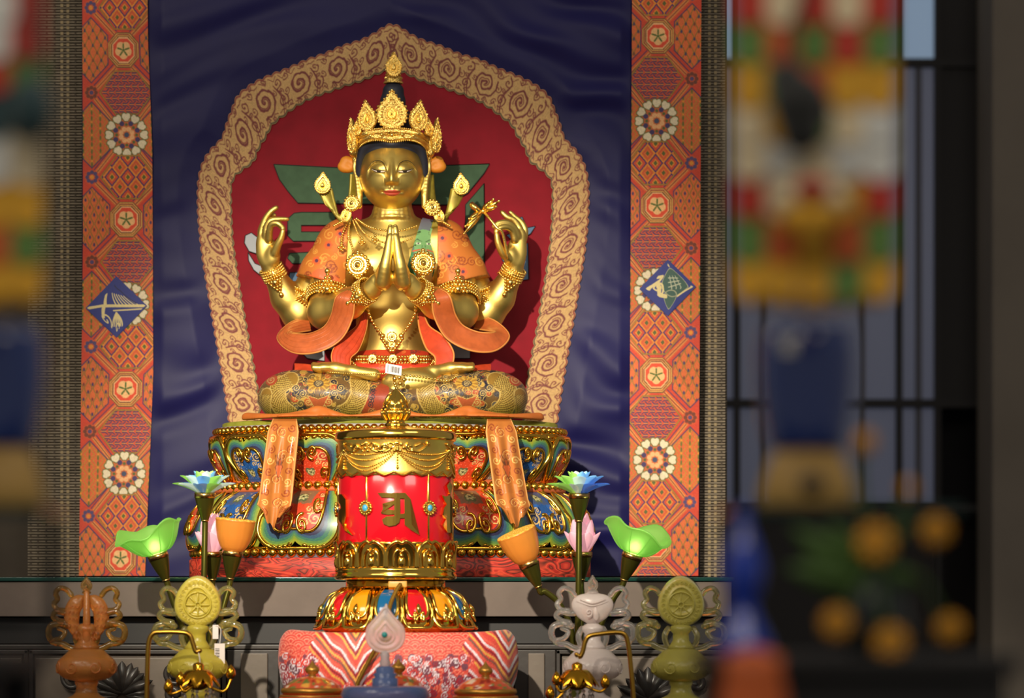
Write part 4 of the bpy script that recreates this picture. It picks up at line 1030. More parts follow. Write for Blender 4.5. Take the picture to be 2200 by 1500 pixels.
# topknot finial
fin = [lathe(P(845, 180, .05), [(R(19), 0), (R(21), R(2)), (R(18), R(5)), (R(19), R(9)), (R(17), R(12)), (R(14), R(16)), (R(15), R(22)), (R(17), R(30)), (R(15), R(42)), (R(9), R(54)), (R(3), R(66)), (R(.4), R(69))], 24), teardrop(P(846, 143, .028), R(17), R(24), R(7), (0, -1, .1))]
a = np.linspace(0, 2 * math.pi, 18, endpoint=False)
for yy, r_, b_ in ((178, 19, 2.6), (168, 18, 2.6), (161, 15.5, 2.2)): fin += [sphere(P(845, yy, .05) + np.array([R(r_) * math.sin(q), -R(r_) * math.cos(q), 0]), R(b_), 7, 5) for q in a]
obj('topknot_finial', join(*fin), fine_gold, st)

# ---- earrings, side ribbons, bows
bow_m = mat('orange_ribbon', (204, 126, 30), 0.55, bump=0.2, bscale=150); olive = mat('olive_ribbon', (140, 124, 38), 0.4, metal=0.4, var=0.25, vscale=90)
for s1 in (-1, 1):
    X_ = lambda d: 842 + s1 * d; sc = 1
    obj('earring', join(rosette(P(X_(86), 437 if s1 < 0 else 446, -.005), R(17), (s1 * .25, -1, 0.1), 14), teardrop(P(X_(100 if s1 > 0 else 98), 462, -.002), R(11), R(17), R(6), (s1 * .2, -1, .1), (-s1 * .4, 0, 1)), *beadline([P(X_(104), 474, .0), P(X_(124), 485, .0)], R(3), 6)), orn_gold, st)
    V = Vol(*lims(min(X_(70), X_(125)), max(X_(70), X_(125)), 325, 385, .0, .09), 0.0013)
    for dx, dy, rx, ry in ((84, 353, 10, 13), (97, 346, 14, 11), (104, 358, 13, 12), (95, 364, 14, 8)): V.ell(P(X_(dx), dy, .045), (R(rx), R(10), R(ry)), .004)
    for yy in (348, 356, 363): V.chain([P(X_(82), 354, .03), P(X_(112), yy - 2, .032)], [R(1.6)] * 2, .003, sub=True)
    obj('ear_bow', V.net(2), bow_m, st)
    wpx = 15
    pts = [(78, 375, .05), (80, 410, .05), (84, 440, .052)]
    obj('hair_ribbon', ribbon(PP([(X_(a_), b_, c_) for a_, b_, c_ in pts]), [np.array([R(12), .004, 0])] * 3, .003), olive, st)
    o = obj('flying_ribbon', ribbon(PP([(X_(88), 478, .03), (X_(112), 472, .034), (X_(128), 452, .036), (X_(138), 425, .036), (X_(146), 402, .036)]),
            [np.array([R(4), 0, R(13)]), np.array([s1 * R(5), 0, R(13)]), np.array([s1 * -R(14), 0, -R(10)]) * -1, np.array([s1 * R(16), .002, R(5)]), np.array([s1 * R(19), .003, R(4)])], .004, curl=.15), olive, st)
    obj('ribbon_jewel', teardrop(P(X_(149), 397 if s1 < 0 else 399, .026), R(17), R(21), R(7), (0, -1, 0), (-s1 * .06, 0, 1)), orn_gold, o)

# ---- necklaces and chest jewels
nk = []
nk += beadline(catmull([P(766, 470, .01), P(790, 486, -.014), P(820, 494, -.024), P(844, 496, -.026), P(868, 494, -.024), P(895, 486, -.014)], 8), R(2.8))
nk += beadline(catmull([P(762, 472, .01), P(782, 500, -.020), P(806, 514, -.034), P(830, 522, -.040), P(858, 522, -.040), P(884, 512, -.034)], 8), R(2.4))
nk += beadline(catmull([P(758, 474, .01), P(768, 500, -.014), P(778, 514, -.026)], 8), R(2.3))
nk += beadline(catmull([P(752, 476, .012), P(748, 505, -.006), P(756, 530, -.024), P(759, 545, -.032)], 8), R(2.5))
nk += beadline(catmull([P(746, 478, .014), P(735, 505, .004), P(733, 525, -.008)], 8), R(2.6))
for x, y, yd in ((778, 517, -.030), (733, 528, -.010), (806, 512, -.038)): nk += [sphere(P(x + dx, y + dy, yd), R(3.4), 8, 6) for dx, dy in ((0, 0), (-5, 4), (5, 4), (0, 8), (0, -5))]
obj('necklace', join(*nk), orn_gold, st)
for x, y, r_ in ((769, 570, 25), (909, 566, 25)):
    obj('chest_medallion', join(rosette(P(x, y, -.040 if x < 842 else -.042), R(r_), (-.12 if x < 842 else .12, -1, .05), 16), *beadline([P(x - 6, y + 24, -.044), P(x, y + 30, -.046), P(x + 6, y + 24, -.044)], R(3.2), 4), sphere(P(x, y - 28, -.036), R(5), 8, 6)), orn_gold, st)
bp = []
for s1 in (-1, 1):
    X_ = lambda d: 842 + s1 * d
    bp += beadline(catmull([P(X_(52), 650, -.028), P(X_(50), 672, -.034), P(X_(38), 697, -.042), P(X_(24), 716, -.046)], 8), R(3.6))
    bp += [sphere(P(X_(20), 722, -.047), R(6), 9, 7)]
    bp += beadline([P(X_(22), 728, -.047), P(X_(3), 754, -.043)], R(4.2), 6)
bp += [rosette(P(842, 724, -.048), R(11), petals=10), rosette(P(842, 740, -.046), R(8), petals=8)]
obj('belly_pendant', join(*bp), orn_gold, st)

# ---- bracelets and armlets
def band(c, ax, r, wid, rows=3, br=2.6, flap=None):
    c = np.asarray(c, float); ax = np.asarray(ax, float); ax /= np.linalg.norm(ax); q = Vector(ax).to_track_quat('Z', 'Y').to_matrix(); A = np.array(q)
    pr = []; a = np.linspace(0, 2 * math.pi, 40, endpoint=False)
    prof = [(r * .96, -wid / 2), (r * 1.02, -wid / 2), (r * 1.03, wid / 2), (r * .96, wid / 2)]
    v, f = lathe((0, 0, 0), prof, 32); pr.append((v @ A.T + c, f))
    for j in range(rows):
        z = -wid / 2 + wid * j / max(rows - 1, 1)
        nb = int(2 * math.pi * r / (R(br) * 2.05))
        for k in range(nb):
            t = 2 * math.pi * k / nb; pr.append(sphere(c + A @ np.array([r * 1.05 * math.sin(t), -r * 1.05 * math.cos(t), z]), R(br), 6, 5))
    return pr
def tri_jewel(c, d, n=4, r=3.4, sd=(1, 0, 0)):
    c = np.asarray(c, float); d = np.asarray(d, float); d /= np.linalg.norm(d); sd = np.asarray(sd, float); sd = sd - d * (sd @ d); sd /= np.linalg.norm(sd); pr = []
    for i in range(n):
        for j in range(n - i): pr.append(sphere(c + d * R(r) * 1.75 * i + sd * R(r) * 1.9 * (j - (n - i - 1) / 2), R(r), 7, 5))
    pr.append(sphere(c + d * R(r) * 1.0 - np.array([0, .003, 0]), R(r * 1.9), 9, 7)); pr.append(sphere(c + d * R(r) * 1.75 * n, R(r * 1.5), 8, 6)); return pr
for s1 in (-1, 1):
    X_ = lambda p: P(AX + s1 * p[0], p[1], p[2])
    ax = X_((50, 620, -.075)) - X_((98, 650, -.04))
    w1 = band(X_((60, 627, -.068)), ax, R(26), R(22), 4) + tri_jewel(X_((74, 637, -.094)), -ax, 5, 3.8, np.cross(ax, (0, -1, 0)))
    obj('bracelet', join(*w1), orn_gold, st)
    ax = X_((260, 582, .06)) - X_((230, 640, .078))
    w2 = band(X_((257, 586, .062)), ax, R(24.5), R(24), 5) + tri_jewel(X_((254, 604, .038)), -ax * .6 + np.array([s1 * .0, -.02, -.03]), 5, 3.8, (1, 0, .4 * s1))
    obj('bracelet', join(*w2), orn_gold, st)
    ax = X_((145, 600, .03)) - X_((150, 668, .0))
    w3 = band(X_((140, 638, .012)), ax, R(43.5), R(24), 4, 3.0) + tri_jewel(X_((140, 626, -.038)), (0, -.02, .06), 6, 4.2)
    obj('armlet', join(*w3), orn_gold, st)
    ax = X_((164, 610, .09)) - X_((201, 672, .085))
    obj('armlet', join(*(band(X_((188, 648, .087)), ax, R(43), R(24), 4, 3.0) + tri_jewel(X_((186, 640, .048)), (s1 * -.02, -.01, .05), 4, 4))), orn_gold, st)
# ================================================================== the statue's clothing
def paint_front(vf, c, x0, y0, Y=0.0):                   # colours from a canvas laid flat on the front of the statue (object space)
    v = vf[0]; return c.sample(1100 + v[:, 0] / S(Y) - x0, HY - (v[:, 2] - CZ) / S(Y) - y0)
def keep(V, fn):                                         # intersect the volume with fn(x,y,z)<0
    g = [V.ax[k].reshape([-1 if j == k else 1 for j in range(3)]) for k in range(3)]
    V.f = np.maximum(V.f, fn(*g).astype(np.float32))
def halfplane(p, q):                                     # photo line p->q: negative on its left side when walking from p to q (y down)
    a = P(p[0], p[1], 0); b = P(q[0], q[1], 0); d = b - a; n = np.array([-d[2], d[0]]); n /= np.linalg.norm(n)
    return lambda x, y, z: -((x - a[0]) * n[0] + (z - a[2]) * n[1])
silk_m = mat('painted_silk', attr='Col', rough=0.48, coat=0.15, bump=0.15, bscale=250)
OC, OD, OL = (188, 108, 42), (150, 62, 30), (214, 150, 66)
# ---- shawl over both shoulders, and the antelope skin on one
shawl_c = Canvas(460, 220, OC, 1.2)                      # photo x 620..1080, y 440..660
for _ in range(150):
    x, y = RNG.random() * 460, RNG.random() * 220; r_ = 5 + RNG.random() * 9
    shawl_c.spiral(x, y, r_, 1.6, 2.0, OL if RNG.random() < .5 else (140, 64, 32), a0=RNG.random() * 6, hand=1 if RNG.random() < .5 else -1)
for x, y in ((85, 85), (60, 120), (45, 160), (345, 110), (375, 145), (400, 170), (110, 60), (330, 70)):
    for k in range(6): shawl_c.disc(x + 6 * math.cos(k), y + 6 * math.sin(k), 4, (206, 92, 44)); 
    shawl_c.disc(x, y, 4, (86, 46, 70))
for x, y in ((90, 165), (100, 185), (70, 150), (355, 180)): shawl_c.disc(x, y, 20, (204, 94, 46), 12)
for x in range(40, 460, 44): shawl_c.stroke([(x, 160), (x + 10, 220)], 1.6, OD)
lo, hi = lims(610, 1080, 450, 660, -.08, .17)
V0 = Vol(lo, hi, 0.0016); torso_prims(V0, R(4.5))
for s1 in (-1, 1):                                       # flare of the sleeve
    m = (lambda q: q) if s1 < 0 else M
    V0.chain([PX(p) for p in m([(735, 530, .06), (698, 590, .045), (690, 612, .04)])], [R(50), R(50), R(50)], .02)
base_f = V0.f.copy()
def shell(planes):
    V0.f = base_f.copy()
    for p in planes: keep(V0, p)
    return V0.net(2)
L_in = [halfplane((762, 462), (735, 500)), halfplane((735, 480), (738, 560)), halfplane((738, 540), (752, 640))]
hemL = halfplane((752, 622), (640, 590))
def inv(f): return lambda x, y, z: -f(x, y, z)
sh = shell([inv(halfplane((748, 470), (741, 640))), halfplane((600, 588), (700, 604)), halfplane((690, 602), (760, 624))])
obj('shawl', sh, silk_m, st, cols=paint_front(sh, shawl_c, 620, 440))
sh = shell([halfplane((940, 470), (938, 640)), inv(halfplane((1088, 588), (990, 604))), inv(halfplane((1000, 602), (930, 624)))])
obj('shawl', sh, silk_m, st, cols=paint_front(sh, shawl_c, 620, 440))
# antelope skin with its painted head
sk = Canvas(90, 170, (104, 104, 116), 1.6)               # photo x 862..952, y 465..635
for y in range(0, 170): 
    t = y / 170.0; sk.stroke([(0, y), (90, y)], 1.5, tuple(int(a * (1 - t) + b * t) for a, b in zip((112, 106, 122), (54, 118, 74))))
sk.disc(44, 60, 25, (112, 158, 100), 26); sk.poly([(22, 62), (68, 62), (62, 96), (26, 96)], (112, 158, 100))
for s1 in (-1, 1):
    sk.poly([(44 + s1 * 10, 44), (44 + s1 * 18, 20), (44 + s1 * 15, 16), (44 + s1 * 22, 12), (44 + s1 * 25, 30), (44 + s1 * 21, 50)], (128, 168, 104), (60, 90, 60), 1.0)
    sk.stroke([(44 + s1 * 4, 62), (44 + s1 * 14, 56), (44 + s1 * 20, 62)], 1.4, (50, 70, 50)); sk.disc(44 + s1 * 11, 66, 5, (214, 214, 190), 2.4); sk.disc(44 + s1 * 11, 66, 2, (40, 50, 40))
    sk.stroke([(44 + s1 * 3, 70), (44 + s1 * 4, 80)], 1.1, (60, 96, 60)); sk.stroke([(44 + s1 * 22, 84), (44 + s1 * 8, 80)], 3, (190, 84, 56))
    sk.stroke([(44 + s1 * 27, 88), (44 + s1 * 25, 120), (44 + s1 * 22, 168)], 9, (50, 120, 70))
sk.poly([(26, 92), (64, 92), (62, 170), (30, 170)], (226, 190, 110))
V1 = Vol(*lims(850, 965, 450, 640, -.09, .12), 0.0016); torso_prims(V1, R(3.2), arms=False)
for p in (halfplane((905, 462), (868, 600)), inv(halfplane((925, 455), (948, 500))), inv(halfplane((946, 490), (930, 640))), halfplane((850, 618), (960, 618))): keep(V1, p)
sv = V1.net(2); obj('antelope_skin', sv, silk_m, st, cols=paint_front(sv, sk, 866, 456))['label'] = 'green painted antelope face on the skin'

# ---- scarves
scarf_m = mat('scarf_paint', (178, 88, 42), 0.5, coat=0.15, var=0.16, vscale=70, bump=0.25, bscale=120)
red_sc = mat('red_scarf', (186, 62, 30), 0.5, coat=0.15, var=0.18, vscale=80, bump=0.2, bscale=120)
edge_g = mat('scarf_hem', (206, 134, 66), 0.45)
def scarf(name, pts, wid, m, thick=.003, curl=.12, edge=True, n=8):
    c = PP([p for p in pts]); wv = np.array([P(p[0] + a[0], p[1] + a[1], p[2] + a[2]) - P(*p) for p, a in zip(pts, wid)])
    o = obj(name, ribbon(c, wv, thick, 9, curl, n), m, st)
    if edge:
        q = catmull(np.concatenate([c, wv], 1), n); t = np.gradient(q[:, :3], axis=0); nn = np.cross(t, q[:, 3:]); nn /= np.linalg.norm(nn, axis=1)[:, None] + 1e-9
        hw = np.linalg.norm(q[:, 3:], axis=1)[:, None]
        obj('scarf_hem', join(*[tube(q[:, :3] + sg * q[:, 3:] + nn * curl * hw, .0017, 6) for sg in (-1, 1)]), edge_g, o)
        obj('scarf_fold', join(*[tube(q[:, :3] + sg * q[:, 3:] + nn * (curl * sg * sg * hw - .0008), .0014, 6) for sg in (-.45, .1, .5)]), m, o)
for s1 in (-1, 1):
    X_ = lambda x: x if s1 < 0 else 2 * AX - x
    pts = [(758, 622, -.055), (742, 640, -.078), (733, 680, -.062), (712, 715, -.05), (672, 735, -.045), (632, 736, -.03), (610, 720, .0), (630, 703, .03), (664, 694, .06)]
    wid = [(-16, 2, .0), (-20, -2, .004), (-22, -4, .01), (-17, -14, .014), (-6, -20, .014), (6, -19, .006), (15, -5, -.006), (8, 10, -.012), (4, 14, -.012)]
    scarf('arm_scarf', [(X_(x), y, d) for x, y, d in pts], [(-s1 * a, b, c) for a, b, c in wid], scarf_m)
    pts = [(784, 672, .0), (776, 705, -.02), (752, 738, -.045), (733, 765, -.06), (737, 795, -.07)]
    wid = [(-6, -2, .0), (-10, -4, .0), (-19, -12, .0), (-20, -4, .0), (-17, 2, .0)]
    scarf('waist_scarf', [(X_(x), y, d) for x, y, d in pts], [(-s1 * a, b, c) for a, b, c in wid], red_sc)
    pts = [(634, 790, -.01), (660, 793, -.03), (690, 798, -.05), (720, 800, -.06)]
    scarf('lap_scarf', [(X_(x), y, d) for x, y, d in pts], [(0, -8, .006), (0, -9, .008), (0, -8, .006), (0, -6, .004)], red_sc, edge=False)

# ---- skirt waist and belt
skirt = Vol(*lims(720, 970, 740, 830, -.13, .15), 0.002)
skirt.ell(P(AX, 786, .045), (R(106), R(88), R(50)), .01); skirt.ell(P(AX, 800, .0), (R(112), R(92), R(34)), .02)
keep(skirt, lambda x, y, z: (z - P(0, 752, 0)[2]) + 0 * x + 0 * y)
sk2 = Canvas(260, 100, (196, 58, 34), 1.0)
for _ in range(70): sk2.spiral(RNG.random() * 260, RNG.random() * 100, 4 + RNG.random() * 5, 1.5, 1.5, (216, 120, 60) if RNG.random() < .6 else (110, 50, 50), RNG.random() * 6)
vf = skirt.net(2); obj('skirt', vf, silk_m, st, cols=paint_front(vf, sk2, 714, 735))
bt_ = []
for dy, r_ in ((0, 3.0), (7, 4.4), (14, 3.0)):
    bt_ += beadline(catmull([P(748, 766 + dy, -.0), P(775, 766 + dy, -.045), P(805, 766 + dy, -.062), P(844, 767 + dy, -.068), P(883, 766 + dy, -.062), P(913, 766 + dy, -.045), P(940, 766 + dy, -.0)], 10), R(r_))
for x, yd in ((844, -.074), (800, -.066), (888, -.066), (757, -.022), (931, -.022)): bt_.append(rosette(P(x, 771, yd), R(10), petals=10))
for s1 in (-1, 1):
    for k, (a_, b_) in enumerate(((84, 100), (50, 84), (16, 50))):
        bt_ += beadline(catmull([P(AX + s1 * a_, 780, -.052 + .012 * (2 - k) * .5), P(AX + s1 * (a_ + b_) / 2, 795, -.062), P(AX + s1 * b_, 781, -.05)], 6), R(2.6))
    bt_ += beadline([P(AX + s1 * 90, 778, -.05), P(AX + s1 * 104, 800, -.05)], R(4), 4)
obj('belt', join(*bt_), orn_gold, st)

# ---- leg wraps painted with dragons
lo, hi = lims(540, 1145, 786, 915, -.225, .13)
V = Vol(lo, hi, 0.0013)
for s1 in (-1, 1):
    X_ = lambda d: AX + s1 * d
    V.ell(P(X_(205), 850, -.02), (R(81), R(128), R(54)), .02); V.ell(P(X_(130), 852, -.07), (R(128), R(88), R(50)), .02)
    V.ell(P(X_(225), 860, -.03), (R(60), R(110), R(44)), .015)
V.ell(P(AX, 862, -.09), (R(90), R(70), R(40)), .02)
V.chain([P(846, 850, -.18), P(850, 815, -.165)], [R(10), R(8)], .012, sub=True)
keep(V, lambda x, y, z: DECK + .003 - z + 0 * x + 0 * y)
keep(V, inv(halfplane((540, 800), (1150, 800))) if False else (lambda x, y, z: z - P(0, 798, 0)[2] + 0 * x + 0 * y))
lc = Canvas(620, 140, (124, 92, 50), 1.25)              # photo x 535..1155, y 785..925
BG_, NV, GO, GY, RO = (150, 112, 60), (48, 44, 58), (214, 168, 74), (98, 92, 86), (196, 88, 48)
for _ in range(800):
    x, y = RNG.random() * 620, RNG.random() * 140; r_ = 3 + RNG.random() * 6; cl = [NV, GO, GY, RO, (120, 96, 56)][int(RNG.random() * 5)]
    lc.disc(x, y, r_, cl, r_ * .8); lc.spiral(x, y, r_ * 1.2, 1.5, 1.3, (222, 186, 100) if RNG.random() < .7 else NV, RNG.random() * 6, 1 if RNG.random() < .5 else -1)
def scales(path, wd):
    p = resample(catmull(np.array(path, float), 10), 70); t = np.gradient(p, axis=0); t /= np.linalg.norm(t, axis=1)[:, None]; n = np.stack([-t[:, 1], t[:, 0]], 1)
    lc.stroke(p, wd * 2 + 5, (222, 190, 110)); lc.stroke(p, wd * 2, (168, 128, 52))
    for i in range(0, 70, 2):
        for j in np.arange(-wd + 3, wd - 1, 6.0):
            c = p[i] + n[i] * (j + (3 if (i // 2) % 2 else 0)); a = math.atan2(t[i][1], t[i][0]) + np.linspace(-1.4, 1.4, 7)
            lc.stroke(np.stack([c[0] + 4.2 * np.cos(a), c[1] + 4.2 * np.sin(a)], 1), 1.3, (226, 192, 96)); lc.stroke(np.stack([c[0] + 2.6 * np.cos(a), c[1] + 2.6 * np.sin(a)], 1), 1.2, (110, 84, 40))
for s1 in (-1, 1):
    f = (lambda x, y: (309 + (x - 309), y)) if s1 < 0 else (lambda x, y: (309 - (x - 309), y))
    scales([f(88, 30), f(62, 50), f(66, 85), f(95, 112)], 17); scales([f(235, 30), f(238, 62), f(222, 92), f(190, 112)], 17); scales([f(35, 60), f(30, 100), f(40, 125)], 12)
    x, y = f(150, 40)
    for k in range(22): a = 2 * math.pi * k / 22; lc.stroke([(x + 9 * math.cos(a), y + 6 * math.sin(a)), (x + 23 * math.cos(a), y + 16 * math.sin(a))], 3.6, (222, 172, 66) if k % 2 else (180, 128, 46))
    lc.disc(x, y, 11, (92, 78, 64), 8); lc.spiral(x, y, 7, 2, 1.3, (220, 190, 120))
    for dx, dy in ((-34, 22), (34, 22), (-22, 40), (22, 40), (-10, 52), (10, 52), (0, 66), (-40, 60), (40, 60), (-48, 10), (48, 10)):
        lc.disc(x + dx, y + dy, 8.5, NV if abs(dx) > 15 and dy != 40 else (196, 96, 52)); lc.spiral(x + dx, y + dy, 8.5, 1.8, 1.8, (230, 196, 112), dx, 1 if dx > 0 else -1)
    lc.poly([(x - 24, y + 26), (x, y + 34), (x + 24, y + 26), (x + 10, y + 50), (x, y + 60), (x - 10, y + 50)], (198, 98, 56), (230, 196, 112), 1.4)
    xx, yy = f(45, 28); lc.disc(xx, yy, 14, (190, 84, 48)); lc.spiral(xx, yy, 10, 1.6, 2, (224, 176, 110))
lc.poly([(262, 60), (292, 30), (300, 30), (308, 120), (230, 128)], (176, 70, 44))
for k in range(14): lc.spiral(250 + RNG.random() * 55, 50 + RNG.random() * 70, 7, 1.6, 1.6, (214, 150, 90) if k % 2 else NV, k)
lc.noise(0.05); lc.a *= 0.86
vf = V.net(3); obj('leg_wraps', vf, silk_m, st, cols=paint_front(vf, lc, 535, 785, -.12))

# ---- robe hem lying on the deck, and the two sashes over the throne
hem_m = mat('robe_hem', (190, 104, 42), 0.5, var=0.08, vscale=40)
Vh = Vol((P(515, 0, 0)[0], -.235, DECK - .002), (P(1180, 0, 0)[0], -.04, DECK + .03), 0.0015)
def hemline(pts, r0=9):
    q = catmull(PP(pts), 6); Vh.chain(q, [R(r0)] * len(q), .006)
for s1 in (-1, 1):
    X_ = lambda x: x if s1 < 0 else 2 * AX - x
    hemline([(X_(528), 897, -.10), (X_(560), 899, -.14), (X_(610), 899, -.18), (X_(660), 891, -.195), (X_(685), 884, -.20), (X_(712), 893, -.205), (X_(745), 902, -.205), (X_(790), 899, -.205), (X_(825), 890, -.205)], 8.5)
    hemline([(X_(600), 902, -.19), (X_(650), 900, -.205), (X_(700), 899, -.205)], 9.5)
    hemline([(X_(690), 890, -.2), (X_(700), 900, -.212)], 10)
keep(Vh, lambda x, y, z: DECK + .0012 - z + 0 * x + 0 * y)
obj('robe_hem', Vh.net(2), hem_m, st)
def sash(x_top, x_bot, s1):
    c = Canvas(80, 250, (190, 114, 48), 1.1)
    for s2 in (-1, 1):
        for k in range(9): c.spiral(40 + s2 * 24, 22 + 25 * k, 10, 1.5, 2.6, (232, 184, 104) if k % 2 else (150, 70, 36), k, s2); 
    for k in range(4): c.spiral(40 + (k % 2) * 8 - 4, 30 + 55 * k, 14, 1.7, 2.6, (156, 78, 40), k); c.spiral(42 + (k % 2) * 8 - 4, 31 + 55 * k, 14, 1.7, 1.4, (232, 178, 100), k)
    c.poly([(40, 90), (49, 112), (40, 140), (31, 112)], (206, 96, 50), (120, 70, 40), 1.6)
    for k in range(-3, 4): c.stroke([(40 + k * 2, 108), (40 + k * 4, 84)], 1.6, (110, 62, 36))
    c.stroke([(2, 0), (2, 250)], 3, (226, 168, 98)); c.stroke([(78, 0), (78, 250)], 3, (226, 168, 98))
    nu, nv = 64, 180
    prof_y = np.array([900, 906, 918, 940, 990, 1040, 1060, 1090, 1130]); prof_Y = np.array([-.205, -.236, -.252, -.262, -.268, -.268, -.272, -.290, -.292])
    def fn(U, V_):
        py = 900 + 232 * V_ - np.abs(U) ** 1.5 * 34 * np.clip((V_ - .75) / .25, 0, 1) + 5 * np.sin(U * 9) * np.clip((V_ - .8) / .2, 0, 1)
        w_ = 33 + 4 * V_; xc = x_top + (x_bot - x_top) * V_; px = xc + U * w_ * (1 - .22 * np.clip(.12 - V_, 0, .12) / .12) * (1 - 0.45 * np.clip((V_ - .86) / .14, 0, 1))
        Yd = np.interp(py, prof_y, prof_Y) - .0040 * np.cos(U * 8.5 + 1.2 + .6 * np.sin(V_ * 4)) * np.clip(V_ * 3, 0, 1) + abs(x_top - CXT) * 0 + .0006
        off = np.clip(1 - ((px - CXT) / 385.0) ** 2, 0, 1) ** .5; Yd = TC[1] + (Yd - TC[1]) * (0.10 + .90 * off) / 0.93
        sc = (D + Yd) / F
        return (px - 1100) * sc, Yd, CZ + (HY - py) * sc
    f_ = surf(fn, nu, nv, -1, 1, 0, 1); back = (f_[0] + np.array([0, .003, 0]), f_[1][:, ::-1])
    U, V_ = np.meshgrid(np.linspace(-1, 1, nu), np.linspace(0, 1, nv), indexing='ij'); cc = c.sample(40 + 40 * U.ravel(), 250 * V_.ravel())
    o = obj('hanging_sash', join(f_, back), silk_m, st, cols=np.concatenate([cc, cc]))
    sol = o.modifiers.new('thickness', 'SOLIDIFY'); sol.thickness = 0.0008
sash(612, 585, -1); sash(1072, 1108, 1)

# ---- lotus held in the raised hand
fl = [tube(catmull([P(1091, 554, .026), P(1080, 502, .018), P(1068, 490, .016), P(1052, 470, .02), P(1040, 456, .03)], 6), R(3.2), 8)]
fl.append(sphere(P(1038, 454, .03), R(6), 10, 7))
for (x, y) in ((1072, 432), (1060, 428), (1050, 436), (997, 502), (1000, 486), (1008, 470), (1066, 444)):
    fl.append(leafsurf(P(1036, 454, .03), P(x, y, .016), R(6.5), .006, 7)); fl.append(tube(catmull([P(1036, 454, .03), P((1036 + x) / 2, (454 + y) / 2 - 3, .022), P(x, y, .014)], 4), np.linspace(R(2.8), R(1.2), 9), 6))
    fl.append(sphere(P(x, y, .014), R(3.0), 7, 5))
for k in range(9):
    a = 2 * math.pi * k / 9; b0 = P(1030, 456, .03); b1 = P(1015, 434, .03)
    cc_ = P(1020, 446, .03) + np.array([R(9) * math.cos(a) * .8, R(9) * math.sin(a), R(9) * math.cos(a) * -.5]); fl.append(tube(catmull([b0, cc_, b1], 5), np.array([3, 4.4, 5, 5.2, 5.2, 5, 4.4, 3.6, 2.4, 1.4, .8]) * s0, 7))
obj('held_lotus', join(*fl), orn_gold, st)
# ---- prayer beads over the wraps and the price tag
pb = beadline(catmull([P(868, 806, -.155), P(920, 812, -.15), P(960, 818, -.14), P(980, 810, -.12)], 8), R(3)) + beadline(catmull([P(846, 806, -.158), P(850, 830, -.175), P(862, 850, -.19), P(872, 868, -.20)], 8), R(3.6)) + beadline(catmull([P(705, 800, -.13), P(760, 803, -.14), P(826, 803, -.15)], 10), R(2.2))
pb += [sphere(P(858 + dx, 812 + dy, -.168), R(5), 8, 6) for dx, dy in ((0, 0), (-10, 2), (10, 4), (2, 12))]
obj('bead_strand', join(*pb), orn_gold, st)
tagp = Canvas(40, 22, (236, 230, 224), 2.0)
for k in range(9): tagp.stroke([(14 + 2.4 * k, 5), (14 + 2.4 * k, 17)], 1.0 + (k % 3) * .5, (70, 66, 66))
tagp.stroke([(6, 3), (6, 19)], 1.6, (120, 110, 110))
def tfn(X, Y):
    x = 829 + X * .86 + Y * -.06; y = 781 + Y * .95 + X * .14; return (x - 1100) * S(-.17), -.172 + .0006 * X * .1 + 0 * Y, CZ + (HY - y) * S(-.17)
vf, cc = tagp.mesh(tfn); pt_ = obj('price_tag', vf, mat('paper_tag', attr='Col', rough=0.6), cols=cc, loc=P(845, 800, -.172)); sol = pt_.modifiers.new('t', 'SOLIDIFY'); sol.thickness = .0006
tag(pt_, 'small white barcode price tag lying on the lap of the golden statue', 'price tag')
# ================================================================== prayer wheel on a cushion
mirror_gold = mat('polished_gold', (240, 196, 88), 0.13, 1.0)
chased_gold = mat('chased_gold', (240, 202, 100), 0.34, 1.0, bump=0.25, bscale=900)
YW = -0.495; sW = S(YW); WC = P(850, 1360, YW)
pw_ = thing('prayer_wheel', 'gold prayer wheel with red drum and raised script on a lotus foot', 'prayer wheel', WC)
wz = lambda py: CZ + (HY - py) * sW
def wl(prof, n=72): return lathe((WC[0], WC[1], 0), [(r * sW, wz(y)) for r, y in prof], n)
def cyl(px_off, py, r):                                   # a point on the drum from its offset in photo pixels
    a = math.asin(max(-1, min(1, px_off / r))); return np.array([WC[0] + r * sW * math.sin(a), WC[1] - r * sW * math.cos(a), wz(py)])
def pol(a, py, r): return np.array([WC[0] + r * sW * math.sin(a), WC[1] - r * sW * math.cos(a), wz(py)])
obj('lid', wl([(124, 950), (129, 948), (131, 944), (131, 934), (128, 930), (118, 928), (70, 922), (30, 917), (24, 914), (0, 913)]), mirror_gold, pw_)
fn_ = obj('finial', wl([(24, 916), (25, 912), (20, 909), (19, 905), (22, 901), (28, 892), (29, 885), (27, 883), (30, 881), (30, 878), (26, 876), (25, 868), (20, 855), (12, 845), (3, 836), (0.3, 833)], 36), mirror_gold, pw_)
q = []
for k in range(12):
    a = 2 * math.pi * k / 12; q.append(tube(catmull([pol(a, 903, 22), pol(a, 892, 29), pol(a, 886, 29.5)], 4), np.linspace(2, 3.4, 9) * sW, 6)); q.append(sphere(pol(a + .26, 881, 31), 2.6 * sW, 7, 5))
for k in range(8):
    a = 2 * math.pi * k / 8; q.append(tube(catmull([pol(a, 874, 26), pol(a - .2, 862, 24), pol(a, 850, 17), pol(a + .1, 842, 9)], 4), np.linspace(2.2, .8, 13) * sW, 6))
    for d_ in (-.2, .2): q.append(tube(catmull([pol(a, 872, 26), pol(a + d_, 866, 26), pol(a + d_ * 1.5, 860, 23.5)], 4), np.linspace(1.6, .7, 9) * sW, 5))
obj('finial_leaves', join(*q), mirror_gold, fn_)
ub = obj('upper_band', wl([(124, 1026), (126, 1022), (124.5, 1016), (124.5, 952), (126, 948)]), chased_gold, pw_)
q = []
